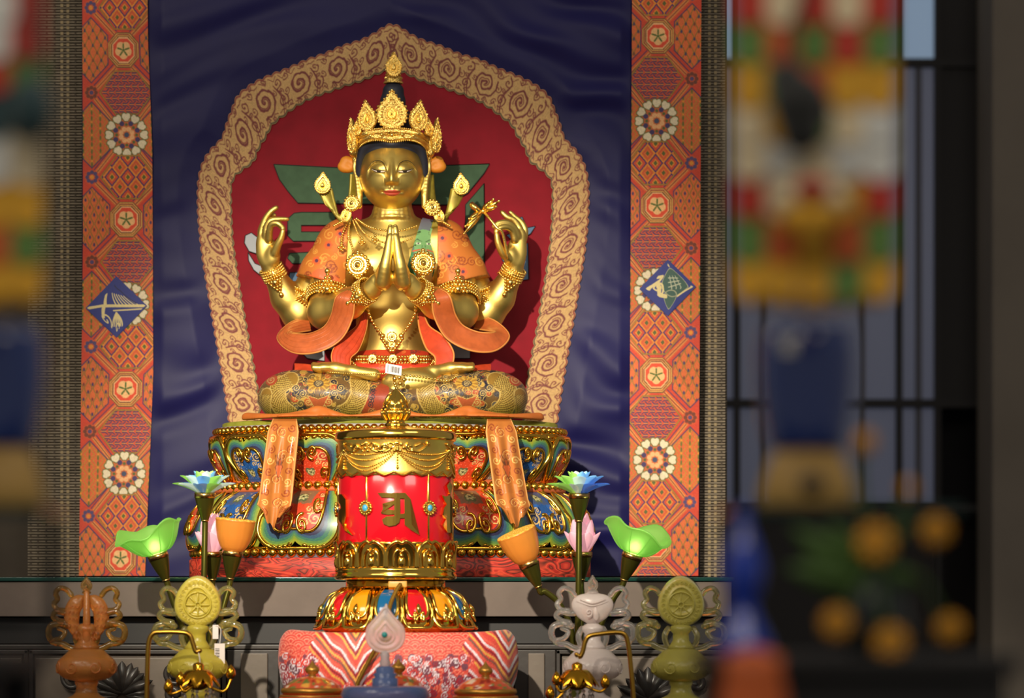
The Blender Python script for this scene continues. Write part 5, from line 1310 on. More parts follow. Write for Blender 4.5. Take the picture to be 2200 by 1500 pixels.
for k in range(6):                                        # garlands of beads, tassels, scrolls
    a0 = math.radians(3.6 + 62 * k - 124); a1 = a0 + math.radians(60)
    for dep, r_ in ((8, 2.2), (20, 2.2), (32, 2.2), (40, 2.2)):
        t = np.linspace(0, 1, 14); pts = [pol(a0 + (a1 - a0) * x, 974 + dep * 4 * x * (1 - x) + (dep > 30) * 2, 126.5) for x in t]; q += beadline(pts, r_ * sW, gap=2.1, fl=6)
    q += beadline([pol(a0, 976, 126.5), pol(a0, 1012, 126.5)], 2.4 * sW, fl=6); q.append(sphere(pol(a0, 1010, 127), 3.4 * sW, 8, 6)); q.append(sphere(pol(a0, 972, 127), 4.4 * sW, 9, 6))
    am = (a0 + a1) / 2 if k % 2 else a0
    for s1 in (-1, 1):
        sp = spiral2(s1 * 26, 968, 1, 9, 1.6, 0.5, 20, s1); q.append(tube([pol(am + x / 126, y, 126.5) for x, y in sp], np.linspace(1.6, 2.8, 20) * sW, 6))
        q.append(tube(catmull([pol(am + s1 * 30 / 126, 974, 126.5), pol(am + s1 * 46 / 126, 976, 127), pol(am + s1 * 62 / 126, 966, 127), pol(am + s1 * 70 / 126, 958, 126.5)], 5), np.linspace(3.4, 1.0, 16) * sW, 6))
        q.append(tube(catmull([pol(am + s1 * 40 / 126, 964, 126.5), pol(am + s1 * 54 / 126, 958, 127), pol(am + s1 * 64 / 126, 962, 126.5)], 5), np.linspace(2.6, 1.0, 11) * sW, 6))
        sp = spiral2(s1 * 70, 958, 1, 5, 1.2, 2, 12, -s1); q.append(tube([pol(am + x / 126, y, 126.5) for x, y in sp], 1.6 * sW, 6))
    for x, y in ((0, 958), (-8, 961), (8, 961), (-13, 968), (13, 968), (0, 968), (-6, 974), (6, 974)): q.append(sphere(pol(am + x / 126, y, 127), 4.0 * sW, 7, 5))
for k in range(20):                                       # scalloped lower edge
    a = 2 * math.pi * k / 20; q.append(tube(catmull([pol(a, 1018, 127), pol(a + .08, 1023, 127), pol(a + .157, 1026, 127), pol(a + .235, 1023, 127), pol(a + .314, 1018, 127)], 4), 2.4 * sW, 6))
obj('garland_relief', join(*q), mirror_gold, ub)
drum_m = mat('red_enamel', (196, 14, 30), 0.2, coat=0.6, var=0.05, vscale=30)
obj('drum', wl([(120, 1175), (123, 1170), (123, 1022), (120, 1018)]), drum_m, pw_)
turq = mat('turquoise', (66, 158, 196), 0.3, var=0.12, vscale=150)
for k in range(6):
    a = math.radians(-28 + 64 * k - 64 * 2 + 4 * (k - 2) * 0)
    if k == 5: continue
    o = obj('drum_bar', tube([pol(a, 1024, 123.5), pol(a, 1168, 123.5)], 2.6 * sW, 8), mirror_gold, pw_)
    c = pol(a, 1095, 126); nrm = np.array([math.sin(a), -math.cos(a), 0])
    o2 = obj('stud_setting', rosette(c, 15 * sW, nrm, 14), mirror_gold, pw_)
    up = np.array([0, 0, 1.0]); sd = np.cross(up, nrm); v, f = sphere((0, 0, 0), 1, 14, 10); v = c + v[:, :1] * sd * 7.6 * sW + v[:, 1:2] * nrm * 8.5 * sW + v[:, 2:] * up * 8.6 * sW
    obj('turquoise_stone', (v, f), turq, o2)
def glyph(poly, name='raised_letter'):
    bm = bmesh.new(); f = bm.faces.new([bm.verts.new((x, y, 0)) for x, y in poly]); bmesh.ops.triangulate(bm, faces=[f])
    xs = [p[0] for p in poly]
    for x in np.arange(min(xs) + 4, max(xs), 6.0):
        bmesh.ops.bisect_plane(bm, geom=bm.verts[:] + bm.edges[:] + bm.faces[:], plane_co=(x, 0, 0), plane_no=(1, 0, 0))
    r = bmesh.ops.extrude_face_region(bm, geom=bm.faces[:]); up = {e for e in r['geom'] if isinstance(e, bmesh.types.BMVert)}
    for v in up: v.co.z = 1.0
    bm.verts.ensure_lookup_table(); vv = np.array([cyl(v.co.x, v.co.y, 122 if v.co.z < .5 else 128) if False else pol(math.asin(max(-.955, min(.955, v.co.x / 124.0))), v.co.y, 122.5 if v.co.z < .5 else 128.0) for v in bm.verts])
    ff = [[v.index for v in fc.verts] for fc in bm.faces]; bm.free(); return (vv, ff) if name is None else obj(name, (vv, ff), mirror_gold, pw_, smooth=False)
G = lambda pts: [((x / 3.409 + 700) - 850, y / 3.409 + 820) for x, y in pts]
obj('raised_letter', join(*[glyph(G(q_), None) for q_ in ([(398, 830), (592, 830), (628, 872), (560, 870), (425, 862)], [(586, 866), (628, 872), (628, 1045), (692, 1134), (630, 1096), (588, 1060)], [(514, 866), (556, 868), (558, 1012), (516, 1012)], [(432, 908), (518, 884), (518, 910), (478, 938), (420, 976), (436, 948), (476, 920)], [(424, 978), (470, 948), (518, 956), (518, 984), (470, 988)], [(430, 1022), (460, 1000), (520, 998), (558, 1008), (550, 1044), (524, 1064), (478, 1072), (440, 1054)], [(550, 984), (592, 978), (592, 1012), (552, 1012)])]), mirror_gold, pw_, smooth=False)
glyph(G([(84, 832), (136, 832), (168, 872), (170, 1000), (158, 1050), (184, 1090), (216, 1132), (160, 1096), (132, 1040), (96, 1004), (98, 960), (132, 934), (128, 906), (100, 880)]))
glyph(G([(880, 770), (900, 740), (918, 772), (902, 835), (888, 800)]))
glyph(G([(846, 842), (872, 850), (900, 838), (926, 868), (934, 920), (906, 905), (916, 960), (940, 1010), (946, 1100), (955, 1140), (930, 1120), (900, 1040), (890, 1075), (905, 1110), (885, 1112), (852, 1060), (875, 1010), (850, 985), (862, 930), (880, 905), (862, 880)]))
lb = obj('lower_band', wl([(124, 1226), (126, 1220), (123, 1172), (125, 1168), (121, 1166)]), mirror_gold, pw_)
q = []
for k in range(12):
    a = 2 * math.pi * k / 12 + .13; w_ = .24
    arch = [pol(a - w_, 1222, 127), pol(a - w_ * 1.02, 1190, 128), pol(a - w_ * .75, 1174, 129), pol(a - .07, 1166, 130), pol(a, 1170, 130), pol(a + .07, 1166, 130), pol(a + w_ * .75, 1174, 129), pol(a + w_ * 1.02, 1190, 128), pol(a + w_, 1222, 127)]
    q.append(tube(catmull(arch, 5), 4.2 * sW, 8)); arch2 = [pol(a + (b - a) * 1, 0, 0) if False else pol(a + d_, y, 127.5) for b, d_, y in ((0, -.13, 1220), (0, -.13, 1196), (0, -.06, 1184), (0, 0, 1188), (0, .06, 1184), (0, .13, 1196), (0, .13, 1220))]
    q.append(tube(catmull(arch2, 5), 2.8 * sW, 7)); q.append(sphere(pol(a, 1196, 127), (5 * sW,) * 3, 8, 6)); q.append(sphere(pol(a, 1210, 124), (9 * sW, 6 * sW, 14 * sW), 10, 7))
obj('lotus_relief', join(*q), mirror_gold, lb)
obj('lower_rim', wl([(110, 1247), (128, 1246), (132, 1243), (132, 1236), (129, 1232), (131, 1228), (130, 1222), (126, 1220)]), mirror_gold, pw_)
obj('neck', wl([(118, 1268), (110, 1264), (107, 1260), (107, 1246), (105, 1243)]), mirror_gold, pw_)
ft = obj('lotus_foot', wl([(0, 1361), (150, 1361), (152, 1357), (158, 1352), (156, 1340), (146, 1312), (132, 1284), (116, 1268), (108, 1264)]), mirror_gold, pw_)
obj('foot_plate', wl([(0, 1361.5), (138, 1361.5), (139, 1358)]), mat('orange_lacquer', (206, 96, 40), 0.4), pw_)
FP = smooth_prof([(112, 1266), (138, 1280), (152, 1305), (160, 1330), (170, 1352)], 8); fpt = np.linspace(0, 1, len(FP))
enam = {'r': mat('enamel_red', (190, 14, 26), 0.14, coat=0.8), 'y': mat('enamel_yellow', (214, 140, 14), 0.14, coat=0.8), 'b': mat('enamel_blue', (14, 84, 128), 0.14, coat=0.8)}
for k in range(15):
    a0 = math.radians(19 + 24 * k); cl = 'ryb'[k % 3]
    def fm(u, t, dr=0.0):
        u = np.asarray(u, float); t = np.asarray(t, float)
        W = .62 + .38 * np.sin(np.clip(t / .6, 0, 1) * math.pi / 2) - .12 * np.clip((t - .75) / .25, 0, 1) ** 2; E = .70 + .28 * np.sqrt(np.clip(1 - ((np.abs(u) - .5) / .54) ** 2, 0, 1))
        v = t * E; r = np.interp(v, fpt, FP[:, 0]) + dr + 7 * (1 - u ** 2) * np.sin(np.clip(v, 0, 1) * 2.6); py = np.interp(v, fpt, FP[:, 1]); a = a0 + u * W * math.radians(12.3)
        return WC[0] + r * sW * np.sin(a), WC[1] - r * sW * np.cos(a), wz(py)
    vf = surf(lambda u, t: fm(u * .72, t * .78), 18, 18, -1, 1, 0, 1); o = obj('enamel_petal', (vf[0], vf[1][:, ::-1]), enam[cl], pw_)
    pth = lambda qq, dr=0: np.stack(fm(qq[:, 0], qq[:, 1], dr), 1)
    g_ = [tube(pth(rim_path(.98), 1), 5.0 * sW, 8), tube(pth(rim_path(.74), 1), 3.6 * sW, 7)]
    g_.append(leafsurf(np.array([float(z) for z in fm(0, .80, 3)]), np.array([float(z) for z in fm(0, .52, 4)]), 6 * sW, .004, 7))
    for s1 in (-1, 1): g_.append(tube(pth(spiral2(s1 * .2, .74, .02, .13, 1.2, 1.5, 14, s1), 3), 3.0 * sW, 6)); g_.append(sphere([float(z) for z in fm(s1 * .25, .66, 4)], 4 * sW, 7, 5))
    obj('petal_frame', join(*g_), mirror_gold, o)
rope_m = mat('gold_rope', (150, 112, 34), 0.45, metal=0.4, bump=1.0, bscale=300, btype='weave')
obj('cord_clip', box(P(858, 1256, YW) + np.array([0, -.082, 0]), (40 * sW, .008, 15 * sW), .0025), mat('tan_clip', (206, 156, 74), 0.4), pw_)
rp = catmull(PP([(860, 1256, -.59), (850, 1272, -.61), (840, 1295, -.632), (832, 1325, -.642), (815, 1375, -.648), (790, 1425, -.650), (768, 1470, -.648), (766, 1496, -.646)]), 12)
a = np.linspace(0, 60, len(rp)); obj('power_cord', tube(rp, (4.4 + .5 * np.sin(a * 6)) * sW, 8), rope_m, pw_)

# ---- cushion under the wheel
cu = Canvas(540, 160, (206, 66, 54), 1.3)                 # photo x 586..1126, y 1350..1510
WHT, YLW, MAR, COR = (226, 214, 220), (226, 168, 74), (140, 22, 40), (226, 96, 78)
for row in range(12):
    for k in range(-1, 17):
        x = k * 36 + (18 if row % 2 else 0); y = row * 11 - 4
        for r_, cl in ((19, (236, 128, 104)), (17, (206, 62, 54)), (13, (236, 134, 110)), (11, (214, 74, 60)), (7, (238, 144, 120)), (4.5, (206, 62, 54))): cu.disc(x, y + 10, r_, cl, r_ * .85)
def chev(cx, xl, xr, y0, y1):
    t = Canvas(540, 160, (214, 72, 60), 1.3)
    for k, cl in enumerate([WHT, MAR, YLW, (214, 72, 60), COR, WHT, MAR, YLW, (120, 80, 70), COR] * 3):
        y = -110 + k * 9.5; pts = [(cx - 100, y - 60), (cx - 60, y - 10), (cx - 25, y + 22), (cx, y + 62), (cx + 25, y + 22), (cx + 60, y - 10), (cx + 100, y - 60)]
        q = catmull(np.array(pts, float)[:4], 6); q2 = catmull(np.array(pts, float)[3:], 6); w_ = np.stack([np.zeros(19), 2 * np.sin(np.arange(19))], 1)
        t.stroke(q + w_, 4.2 if cl is not WHT else 5, cl); t.stroke(q2 + w_, 4.2 if cl is not WHT else 5, cl)
    m = np.zeros((cu.H, cu.W), bool); X, Y = np.meshgrid(np.arange(cu.W) / cu.q, np.arange(cu.H) / cu.q)
    m = (X > xl + 10 * np.sin(Y / 9) + (Y - 80) * .2) & (X < xr + 8 * np.sin(Y / 11) - (Y - 80) * .2) & (Y > y0) & (Y < y1); cu.a[m] = t.a[m]
chev(178, 95, 250, 8, 160); chev(506, 425, 540, 4, 160)
for x0, x1, y0, y1, n_ in ((10, 95, 60, 120, 60), (255, 425, 62, 150, 170), (90, 260, 125, 160, 70)):
    for _ in range(n_):
        x, y = x0 + RNG.random() * (x1 - x0), y0 + RNG.random() * (y1 - y0); r_ = 4 + RNG.random() * 6
        cu.disc(x, y, r_, [MAR, (206, 60, 50), (170, 34, 50), (110, 60, 76)][int(RNG.random() * 4)]); cu.spiral(x, y, r_, 1.5, 2.0, WHT if RNG.random() < .7 else (120, 60, 80), RNG.random() * 6, 1 if RNG.random() < .5 else -1)
cu.noise(0.08)
cs = thing('seat_cushion', 'red brocade cushion with wave and stripe pattern under the prayer wheel', 'cushion', (P(856, 0, YW)[0], YW, ZT))
CA, CB = 257 * sW, .142
ZB = ZT
prof = smooth_prof([(.80, ZB), (.88, ZB + .006), (.965, ZB + .03), (1.0, ZB + .062), (.99, ZB + .092), (.955, WC[2] - .006), (.90, WC[2] + .001), (.80, WC[2] - .002), (.74, WC[2] - .0035)], 6)
def cfn(U, V_):
    i = V_ * (len(prof) - 1); r_ = np.interp(i, np.arange(len(prof)), prof[:, 0]); z = np.interp(i, np.arange(len(prof)), prof[:, 1]); ca, sa = np.cos(U), np.sin(U); e = .62
    x = np.sign(sa) * np.abs(sa) ** e; y = np.sign(ca) * np.abs(ca) ** e; pk = 1 + .006 * np.sin(U * 14) * np.sin(np.clip((z - ZB) / .1, 0, 1) * 3)
    zz = z + (.004 * (np.abs(x) ** 6)) * np.clip((z - ZB) / .1, 0, 1)
    return P(856, 0, YW)[0] + x * CA * r_ * pk, YW - y * CB * r_ * pk, zz
_u = np.linspace(0, 2 * math.pi, 4001); _x = np.sign(np.sin(_u)) * np.abs(np.sin(_u)) ** .62 * CA; _y = np.sign(np.cos(_u)) * np.abs(np.cos(_u)) ** .62 * CB
_d = np.concatenate([[0], np.cumsum(np.hypot(np.diff(_x), np.diff(_y)))]); _d /= _d[-1]
vf = surf(lambda U, V_: cfn(np.interp(U, _d, _u), V_), 860, 120, 0, 1, 0, 1, closeu=True)
obj('cushion_cover', vf, mat('cushion_brocade', attr='Col', rough=0.55, sheen=0.15, bump=0.3, bscale=1200), cs, cols=paint_front(vf, cu, 586, 1350, YW - .13))
obj('cushion_top', surf(lambda U, V_: (P(856, 0, YW)[0] + np.sign(np.sin(U)) * np.abs(np.sin(U)) ** .62 * CA * .745 * V_, YW - np.sign(np.cos(U)) * np.abs(np.cos(U)) ** .62 * CB * .745 * V_, WC[2] - .0036 + 0 * U), 60, 6, 0, 2 * math.pi, 0, 1, closeu=True), mat('cushion_red', (196, 60, 50), 0.6), cs)
# ================================================================== lotus lamps
brass = mat('brushed_brass', (196, 160, 96), 0.25, 1.0); olive_mt = mat('olive_metal', (86, 84, 30), 0.3, 0.75, var=0.08)
def glow(name, col, emit, estr, attr=None, tr=0.35, rough=0.3):
    return mat(name, col, rough, trans=tr, emit=emit, estr=estr, attr=attr)
g_leaf = glow('leaf_glass', (160, 216, 110), (160, 226, 100), 0.14, tr=.75, rough=.45); g_pink = glow('bud_glass', (236, 188, 200), (255, 200, 214), 0.22, tr=.3)
g_pod = glow('pod_glass', (222, 142, 56), (240, 150, 56), 0.10); g_pet = glow('petal_glass', (190, 220, 210), (190, 225, 220), 0.4, tr=0.3)
bulb_m = mat('lamp_core', (255, 252, 235), 0.4, emit=(255, 250, 225), estr=11.0)
# tint of the open lotus: lime, white and blue petals
def tinted(name, col, e): return glow(name, col, col, e, tr=0.25)
PT = [tinted('petal_lime', (170, 222, 110), .12), tinted('petal_white', (214, 232, 224), .16), tinted('petal_sky', (130, 190, 238), .12), tinted('petal_blue', (84, 134, 226), .12)]
def head_socket(t, Mx, lamp_s):
    o = obj('socket', transform(lathe((0, 0, 0), smooth_prof([(4, -64), (7, -62), (9, -56), (16, -34), (21, -14), (21.5, -10)], 4).tolist(), 24), Mx), olive_mt, t)
    obj('socket_ring', transform(lathe((0, 0, 0), [(20, -11), (22.5, -11), (22.5, 0), (20, 1), (0, 1)], 28), Mx), brass, o)
    obj('socket_collar', transform(lathe((0, 0, 0), [(5, -62), (8.5, -61), (8.5, -58), (5, -57)], 20), Mx), brass, o)
def pet(L_, W_, lean, curl, base_r, cup=.45, n=13):       # concave petal growing from the axis, leaning outwards along +y
    t = np.linspace(0, 1, n + 3); a = lean + curl * t; dt = L_ / (n + 2)
    cy = base_r + np.concatenate([[0], np.cumsum(np.sin(a[:-1]) * dt)]); cz = np.concatenate([[0], np.cumsum(np.cos(a[:-1]) * dt)])
    w_ = W_ * (np.sin(np.clip(t * .94 + .06, 0, 1) ** 1.05 * math.pi) ** .75 + .02) * (1 - .25 * t ** 4)
    u = np.linspace(-1, 1, n); rib = .35 * np.cos(u * 9)
    X = u[:, None] * w_[None]; lift = cup * w_[None] * (u ** 2)[:, None] + rib[:, None] * (w_ / W_)[None]
    Y = cy[None] - lift * np.cos(a)[None]; Z = cz[None] + lift * np.sin(a)[None]
    v = np.stack([X.ravel(), Y.ravel(), Z.ravel()], 1); f = quadgrid(n, n + 3)
    return join((v, f), (v + np.array([0, .8, -.8]), f[:, ::-1]))
def rotz(a): return np.array(Matrix.Rotation(a, 4, 'Z'))
def open_lotus(t, Mx, hand):
    obj('lamp_core', transform(sphere((0, 0, 20), (13, 13, 20), 16, 10), Mx), bulb_m, t)
    for ring, (n_, L_, W_, lean, curl, b_, ph) in enumerate(((6, 50, 17, .15, .35, 9, .3), (8, 56, 18, .62, .45, 12, .0), (9, 58, 16, 1.05, .35, 15, .2))):
        for k in range(n_):
            a = 2 * math.pi * k / n_ + ph; side = math.sin(a) * -1
            m = PT[0] if side < -.35 else (PT[1] if side < .25 else (PT[2] if ring < 2 else PT[3]))
            if hand < 0: m = PT[0] if (-.5 < side < .2 and ring == 0) else (PT[1] if k % 3 == 0 else PT[2] if k % 3 == 1 else PT[0])
            obj('petal', transform(transform(pet(L_, W_, lean, curl, b_), rotz(a)), Mx), m, t)
def leaf_cup(t, Mx, ph):
    def fn(U, V_):
        r = 20 + 54 * V_ ** .72 * (1 + .10 * np.sin(3 * U + ph) * V_ + .05 * np.sin(7 * U) * V_ ** 2); z = 2 + 58 * V_ ** 1.35 * (1 + .20 * np.sin(2 * U + ph) * V_) + 7 * V_ ** 3 * np.sin(5 * U + ph) - 16 * np.clip(V_ - .85, 0, 1) * 3
        return r * np.cos(U), r * np.sin(U), z
    v, f = surf(fn, 64, 24, 0, 2 * math.pi, 0, 1, closeu=True); o = obj('leaf_shade', transform((v, f), Mx), g_leaf, t); sol = o.modifiers.new('t', 'SOLIDIFY'); sol.thickness = .0018
    q = [tube(np.stack(fn(np.full(16, a), np.linspace(.05, .96, 16)), 1) + np.array([0, 0, -.6]), np.linspace(1.5, .5, 16), 5) for a in np.linspace(0, 2 * math.pi, 11)[:-1]]
    obj('leaf_veins', transform(join(*q), Mx), g_leaf, o)
    obj('shade_ring', transform(lathe((0, 0, 0), [(19, 1), (25, 2), (25, 6), (19, 7)], 24), Mx), g_leaf, t); obj('lamp_core', transform(sphere((0, 0, 15), (13, 13, 13), 12, 8), Mx), bulb_m, t)
def bud(t, Mx):
    obj('lamp_core', transform(sphere((0, 0, 28), (12, 12, 24), 12, 8), Mx), bulb_m, t)
    for ring, (n_, L_, W_, lean, curl, b_) in enumerate(((5, 86, 20, .42, -.75, 6), (6, 74, 22, .62, -.95, 9), (6, 52, 20, .72, -.35, 12))):
        for k in range(n_): obj('petal', transform(transform(pet(L_, W_, lean, curl, b_, .5), rotz(2 * math.pi * k / n_ + .5 * ring)), Mx), g_pink, t)
def pod(t, Mx):
    prof = smooth_prof([(20, 0), (28, 8), (36, 26), (41, 48), (43, 64)], 6)
    v, f = lathe((0, 0, 0), prof.tolist() + [(44, 66), (42, 68)], 40); rr = 1 + .025 * np.sin(np.arctan2(v[:, 1], v[:, 0]) * 17); v[:, :2] *= rr[:, None]; o = obj('pod_shade', transform((v, f), Mx), g_pod, t)
    obj('pod_top', transform(lathe((0, 0, 0), [(43.5, 66), (42, 69), (38, 68), (20, 67.5), (0, 67)], 40), Mx), mat('pod_top', (214, 168, 66), 0.6, bump=1.0, bscale=260, btype='voronoi', emit=(226, 170, 60), estr=.12), o)
    q = [sphere((r * math.cos(a), r * math.sin(a), 68), (4, 4, 2.4), 8, 6) for r, n_ in ((0.1, 1), (13, 6), (27, 11)) for a in np.linspace(0, 2 * math.pi, n_ + 1)[:-1]]
    obj('seeds', transform(join(*q), Mx), mat('seed', (198, 146, 54), 0.5), o)['kind'] = 'stuff'
YL = -0.50; sL = S(YL)
def lamp_plant(label, heads, base, hand):
    b0 = P(base[0], 0, base[1]); b0[2] = ZT
    t = thing('lotus_lamp', label, 'lamp', b0, 'lit lotus lamps beside the prayer wheel')
    obj('lamp_base', lathe(b0, [(0, 0), (.046, 0), (.047, .004), (.04, .009), (.012, .014), (.008, .03), (0, .03)], 32), olive_mt, t)
    for kind, (x, y, Yd), _, (dx, dy, dY), mid in heads:
        ax = np.array([dx, dY, dy], float); ax /= np.linalg.norm(ax); o3 = P(x, y, Yd); sc = S(Yd)
        Mx = aim(o3, ax, sc)
        head_socket(t, Mx, sc)
        {'lotus': lambda: open_lotus(t, Mx, hand), 'leaf': lambda: leaf_cup(t, Mx, 0.4 if hand < 0 else 2.2), 'bud': lambda: bud(t, Mx), 'pod': lambda: pod(t, Mx)}[kind]()
        e = o3 - ax * 60 * sc
        pts = [e, e - ax * 14 * sc] + [P(*m_) for m_ in mid] + [b0 + np.array([(x - base[0]) * .02 * sc, 0, .024])]
        obj('stem', tube(catmull(np.array(pts), 8), 6.6 * sc, 10), olive_mt, t)
lamp_plant('lotus lamp with an upright orange seed pod behind the yellow wheel ornament',
    [('lotus', (440, 1059, -.49), 0, (0, 1, -.06), [(438, 1260, -.49), (436, 1400, -.48)]),
     ('leaf', (338, 1190, -.50), 0, (-.32, 1, -.12), [(385, 1330, -.49), (418, 1420, -.48)]),
     ('bud', (456, 1186, -.44), 0, (0.0, 1, -.05), [(456, 1300, -.45), (444, 1420, -.47)]),
     ('pod', (500, 1184, -.47), 0, (.10, 1, -.05), [(476, 1320, -.47), (450, 1420, -.47)])], (430, -.47), -1)
lamp_plant('lotus lamp with a tilted orange seed pod behind the clear vase ornament',
    [('lotus', (1244, 1060, -.49), 0, (0, 1, -.06), [(1243, 1260, -.49), (1240, 1400, -.48)]),
     ('leaf', (1360, 1190, -.50), 0, (.34, 1, -.12), [(1305, 1310, -.49), (1262, 1420, -.48)]),
     ('bud', (1250, 1186, -.44), 0, (0.02, 1, -.05), [(1250, 1300, -.45), (1244, 1420, -.47)]),
     ('pod', (1134, 1206, -.50), 0, (-.42, 1, -.16), [(1172, 1272, -.49), (1205, 1302, -.485), (1228, 1360, -.48)])], (1238, -.47), 1)

# ================================================================== crystal ornaments
def glass(name, col, tr, rough): return mat(name, col, rough, trans=tr, ior=1.42 if rough > .1 else 1.48, bump=.5 if rough > .1 else 0, bscale=260)
YK = -0.615; sK = S(YK)
def oval_plate(cx, cy, rx, ry, dep, Yd, egg=.12, n=48, rings=((1, 0), (.97, .7), (.9, 1), (.6, .95), (.57, 1.15), (.52, 1.15), (.5, .85), (.2, .85), (0.0, .9))):
    pr = []
    for sg in (1, -1):
        def fn(A, K):
            k = np.interp(K, np.linspace(0, 1, len(rings)), [r[0] for r in rings]); z = np.interp(K, np.linspace(0, 1, len(rings)), [r[1] for r in rings])
            x = cx + rx * k * np.sin(A) * (1 - egg * np.cos(A)); y = cy - ry * k * np.cos(A); s_ = S(Yd); Y_ = Yd - sg * z * dep
            return (x - 1100) * s_, Y_, CZ + (HY - y) * s_
        v, f = surf(fn, n, 26, 0, 2 * math.pi, 0, 1, closeu=True); pr.append((v, f if sg > 0 else f[:, ::-1]))
    return join(*pr)
def ornament(cx, label, kind, col, tr, rib, Yd=YK, sc=1.0, dy=0):
    b0 = P(cx, 0, Yd); b0[2] = ZT; s_ = S(Yd)
    t = thing('crystal_ornament', label, 'ornament', b0, 'crystal symbols in a row on the offering table')
    fro = glass('frosted_' + kind, col, tr, .26); clr = glass('clear_' + kind, rib, .9, .06)
    L = lambda prof, m, nm: obj(nm, lathe((b0[0], b0[1], 0), [(max(r, .2) * s_, CZ + (HY - y - dy) * s_) for r, y in prof], 40), m, t)
    bot = HY + (CZ - ZT) / s_ - dy
    L([(0, bot), (50, bot), (52, bot - 4), (46, 1502), (30, 1494), (24, 1488), (22, 1476), (26, 1466), (22, 1462)], fro, 'foot')
    v, f = lathe((b0[0], b0[1], 0), [(r * s_, CZ + (HY - y - dy) * s_) for r, y in smooth_prof([(22, 1464), (46, 1458), (60, 1446), (63, 1434), (60, 1420), (50, 1410), (42, 1402), (34, 1396), (20, 1392)], 4)], 64)
    an = np.arctan2(v[:, 0] - b0[0], -(v[:, 1] - b0[1])); rr = 1 + .045 * np.abs(np.sin(an * 4)) * np.exp(-((HY - (v[:, 2] - CZ) / s_ - dy - 1434) / 22) ** 2); v[:, :2] = b0[:2] + (v[:, :2] - b0[:2]) * rr[:, None]
    obj('lotus_bowl', (v, f), fro, t)
    q = []
    for k in range(8):
        a = k * math.pi / 4 + .39; sp = spiral2(0, 1434, 2, 15, 1.3, 1, 18, 1 if k % 2 else -1)
        q.append(tube([np.array([b0[0] + 64.5 * s_ * math.sin(a + x / 64), b0[1] - 64.5 * s_ * math.cos(a + x / 64), CZ + (HY - y - dy) * s_]) for x, y in sp], 1.8 * s_, 6))
    obj('bowl_carving', join(*q), fro, t)
    L([(24, 1396), (30, 1392), (24, 1386), (18, 1376), (17, 1362), (24, 1354), (22, 1346), (12, 1340)], fro, 'stem')
    if kind in ('yellow', 'citrine'):
        d = obj('symbol_disc', oval_plate(cx, 1292 + dy, 50, 55, .011, Yd, .17), fro, t); q = []
        for k in range(8):
            a = k * math.pi / 4; q.append(tube([P(cx + 5 * math.sin(a), 1300 + dy - 5 * math.cos(a), Yd - .013), P(cx + 24 * math.sin(a), 1300 + dy - 24 * math.cos(a), Yd - .0135)], 2.0 * s_ if kind == 'yellow' else 1.2 * s_, 6))
        for r_ in (6, 28): q.append(tube([P(cx + r_ * math.sin(a), 1300 + dy - r_ * math.cos(a), Yd - .013) for a in np.linspace(0, 2 * math.pi, 36)], 1.8 * s_, 6))
        for k in range(26):
            a = k * .2417; q.append(tube([P(cx + x, y + dy, Yd - .0118) for x, y in spiral2(39 * math.sin(a), 1296 - 43 * math.cos(a), .5, 4.5, 1.2, a, 9)], .9 * s_, 5))
        obj('disc_carving', join(*q), fro, d)
    elif kind == 'clear':
        pr = [(8, 1342), (18, 1336), (30, 1328), (42, 1312), (45, 1298), (40, 1286), (30, 1279), (14, 1275), (13, 1272)]
        d = obj('vase_body', transform(lathe((b0[0], b0[1], 0), [(r * s_, CZ + (HY - y - dy) * s_) for r, y in smooth_prof(pr, 4)], 40, (1, .45)), np.eye(4)), fro, t)
        q = [tube(catmull([P(cx - 26, 1288 + dy, Yd - .014), P(cx, 1296 + dy, Yd - .018), P(cx + 26, 1288 + dy, Yd - .014)], 6), 1.8 * s_, 6), tube(catmull([P(cx - 34, 1292 + dy, Yd - .010), P(cx, 1302 + dy, Yd - .0175), P(cx + 34, 1292 + dy, Yd - .010)], 6), 1.2 * s_, 6), tube([P(cx - 8 + x, y + dy, Yd - .0175) for x, y in spiral2(0, 1316, 1, 9, 1.3)], 1.8 * s_, 6), leafsurf(P(cx + 8, 1334 + dy, Yd - .015), P(cx + 6, 1304 + dy, Yd - .017), 6 * s_, .002, 6)]
        obj('vase_carving', join(*q), fro, d)
        obj('vase_jewel', join(teardrop(P(cx, 1256 + dy, Yd - .003), 11 * s_, 15 * s_, .007), lathe(P(cx, 1274 + dy, Yd), [(13 * s_, 0), (11 * s_, 5 * s_), (6 * s_, 8 * s_), (0.0001, 9 * s_)], 16)), clr, t)
    else:                                                 # pair of fishes
        for s1 in (-1, 1):
            X_ = lambda d_: cx + s1 * d_
            ch = catmull(PP([(X_(4), 1388, Yd), (X_(16), 1368, Yd), (X_(30), 1340, Yd), (X_(30), 1312, Yd), (X_(18), 1292, Yd), (X_(8), 1284, Yd)]), 6)
            rr_ = np.interp(np.linspace(0, 1, len(ch)), [0, .2, .5, .75, 1], [4, 10, 17, 17, 6]) * s_; f_ = obj('fish', tube(ch, rr_, 14, flat=(1, .75)), fro, t)
            q = []
            for i in range(5, len(ch) - 8, 3):
                for j in (-8, 0, 8): q.append(tube(PP([(1100 + (ch[i][0]) / s_ + j - 3, HY - (ch[i][2] - CZ) / s_ - 3, Yd - .0098), (1100 + ch[i][0] / s_ + j, HY - (ch[i][2] - CZ) / s_ + 3, Yd - .0102), (1100 + ch[i][0] / s_ + j + 3, HY - (ch[i][2] - CZ) / s_ - 3, Yd - .0098)]), 1.0 * s_, 5))
            obj('fish_scales', join(*q), fro, f_)
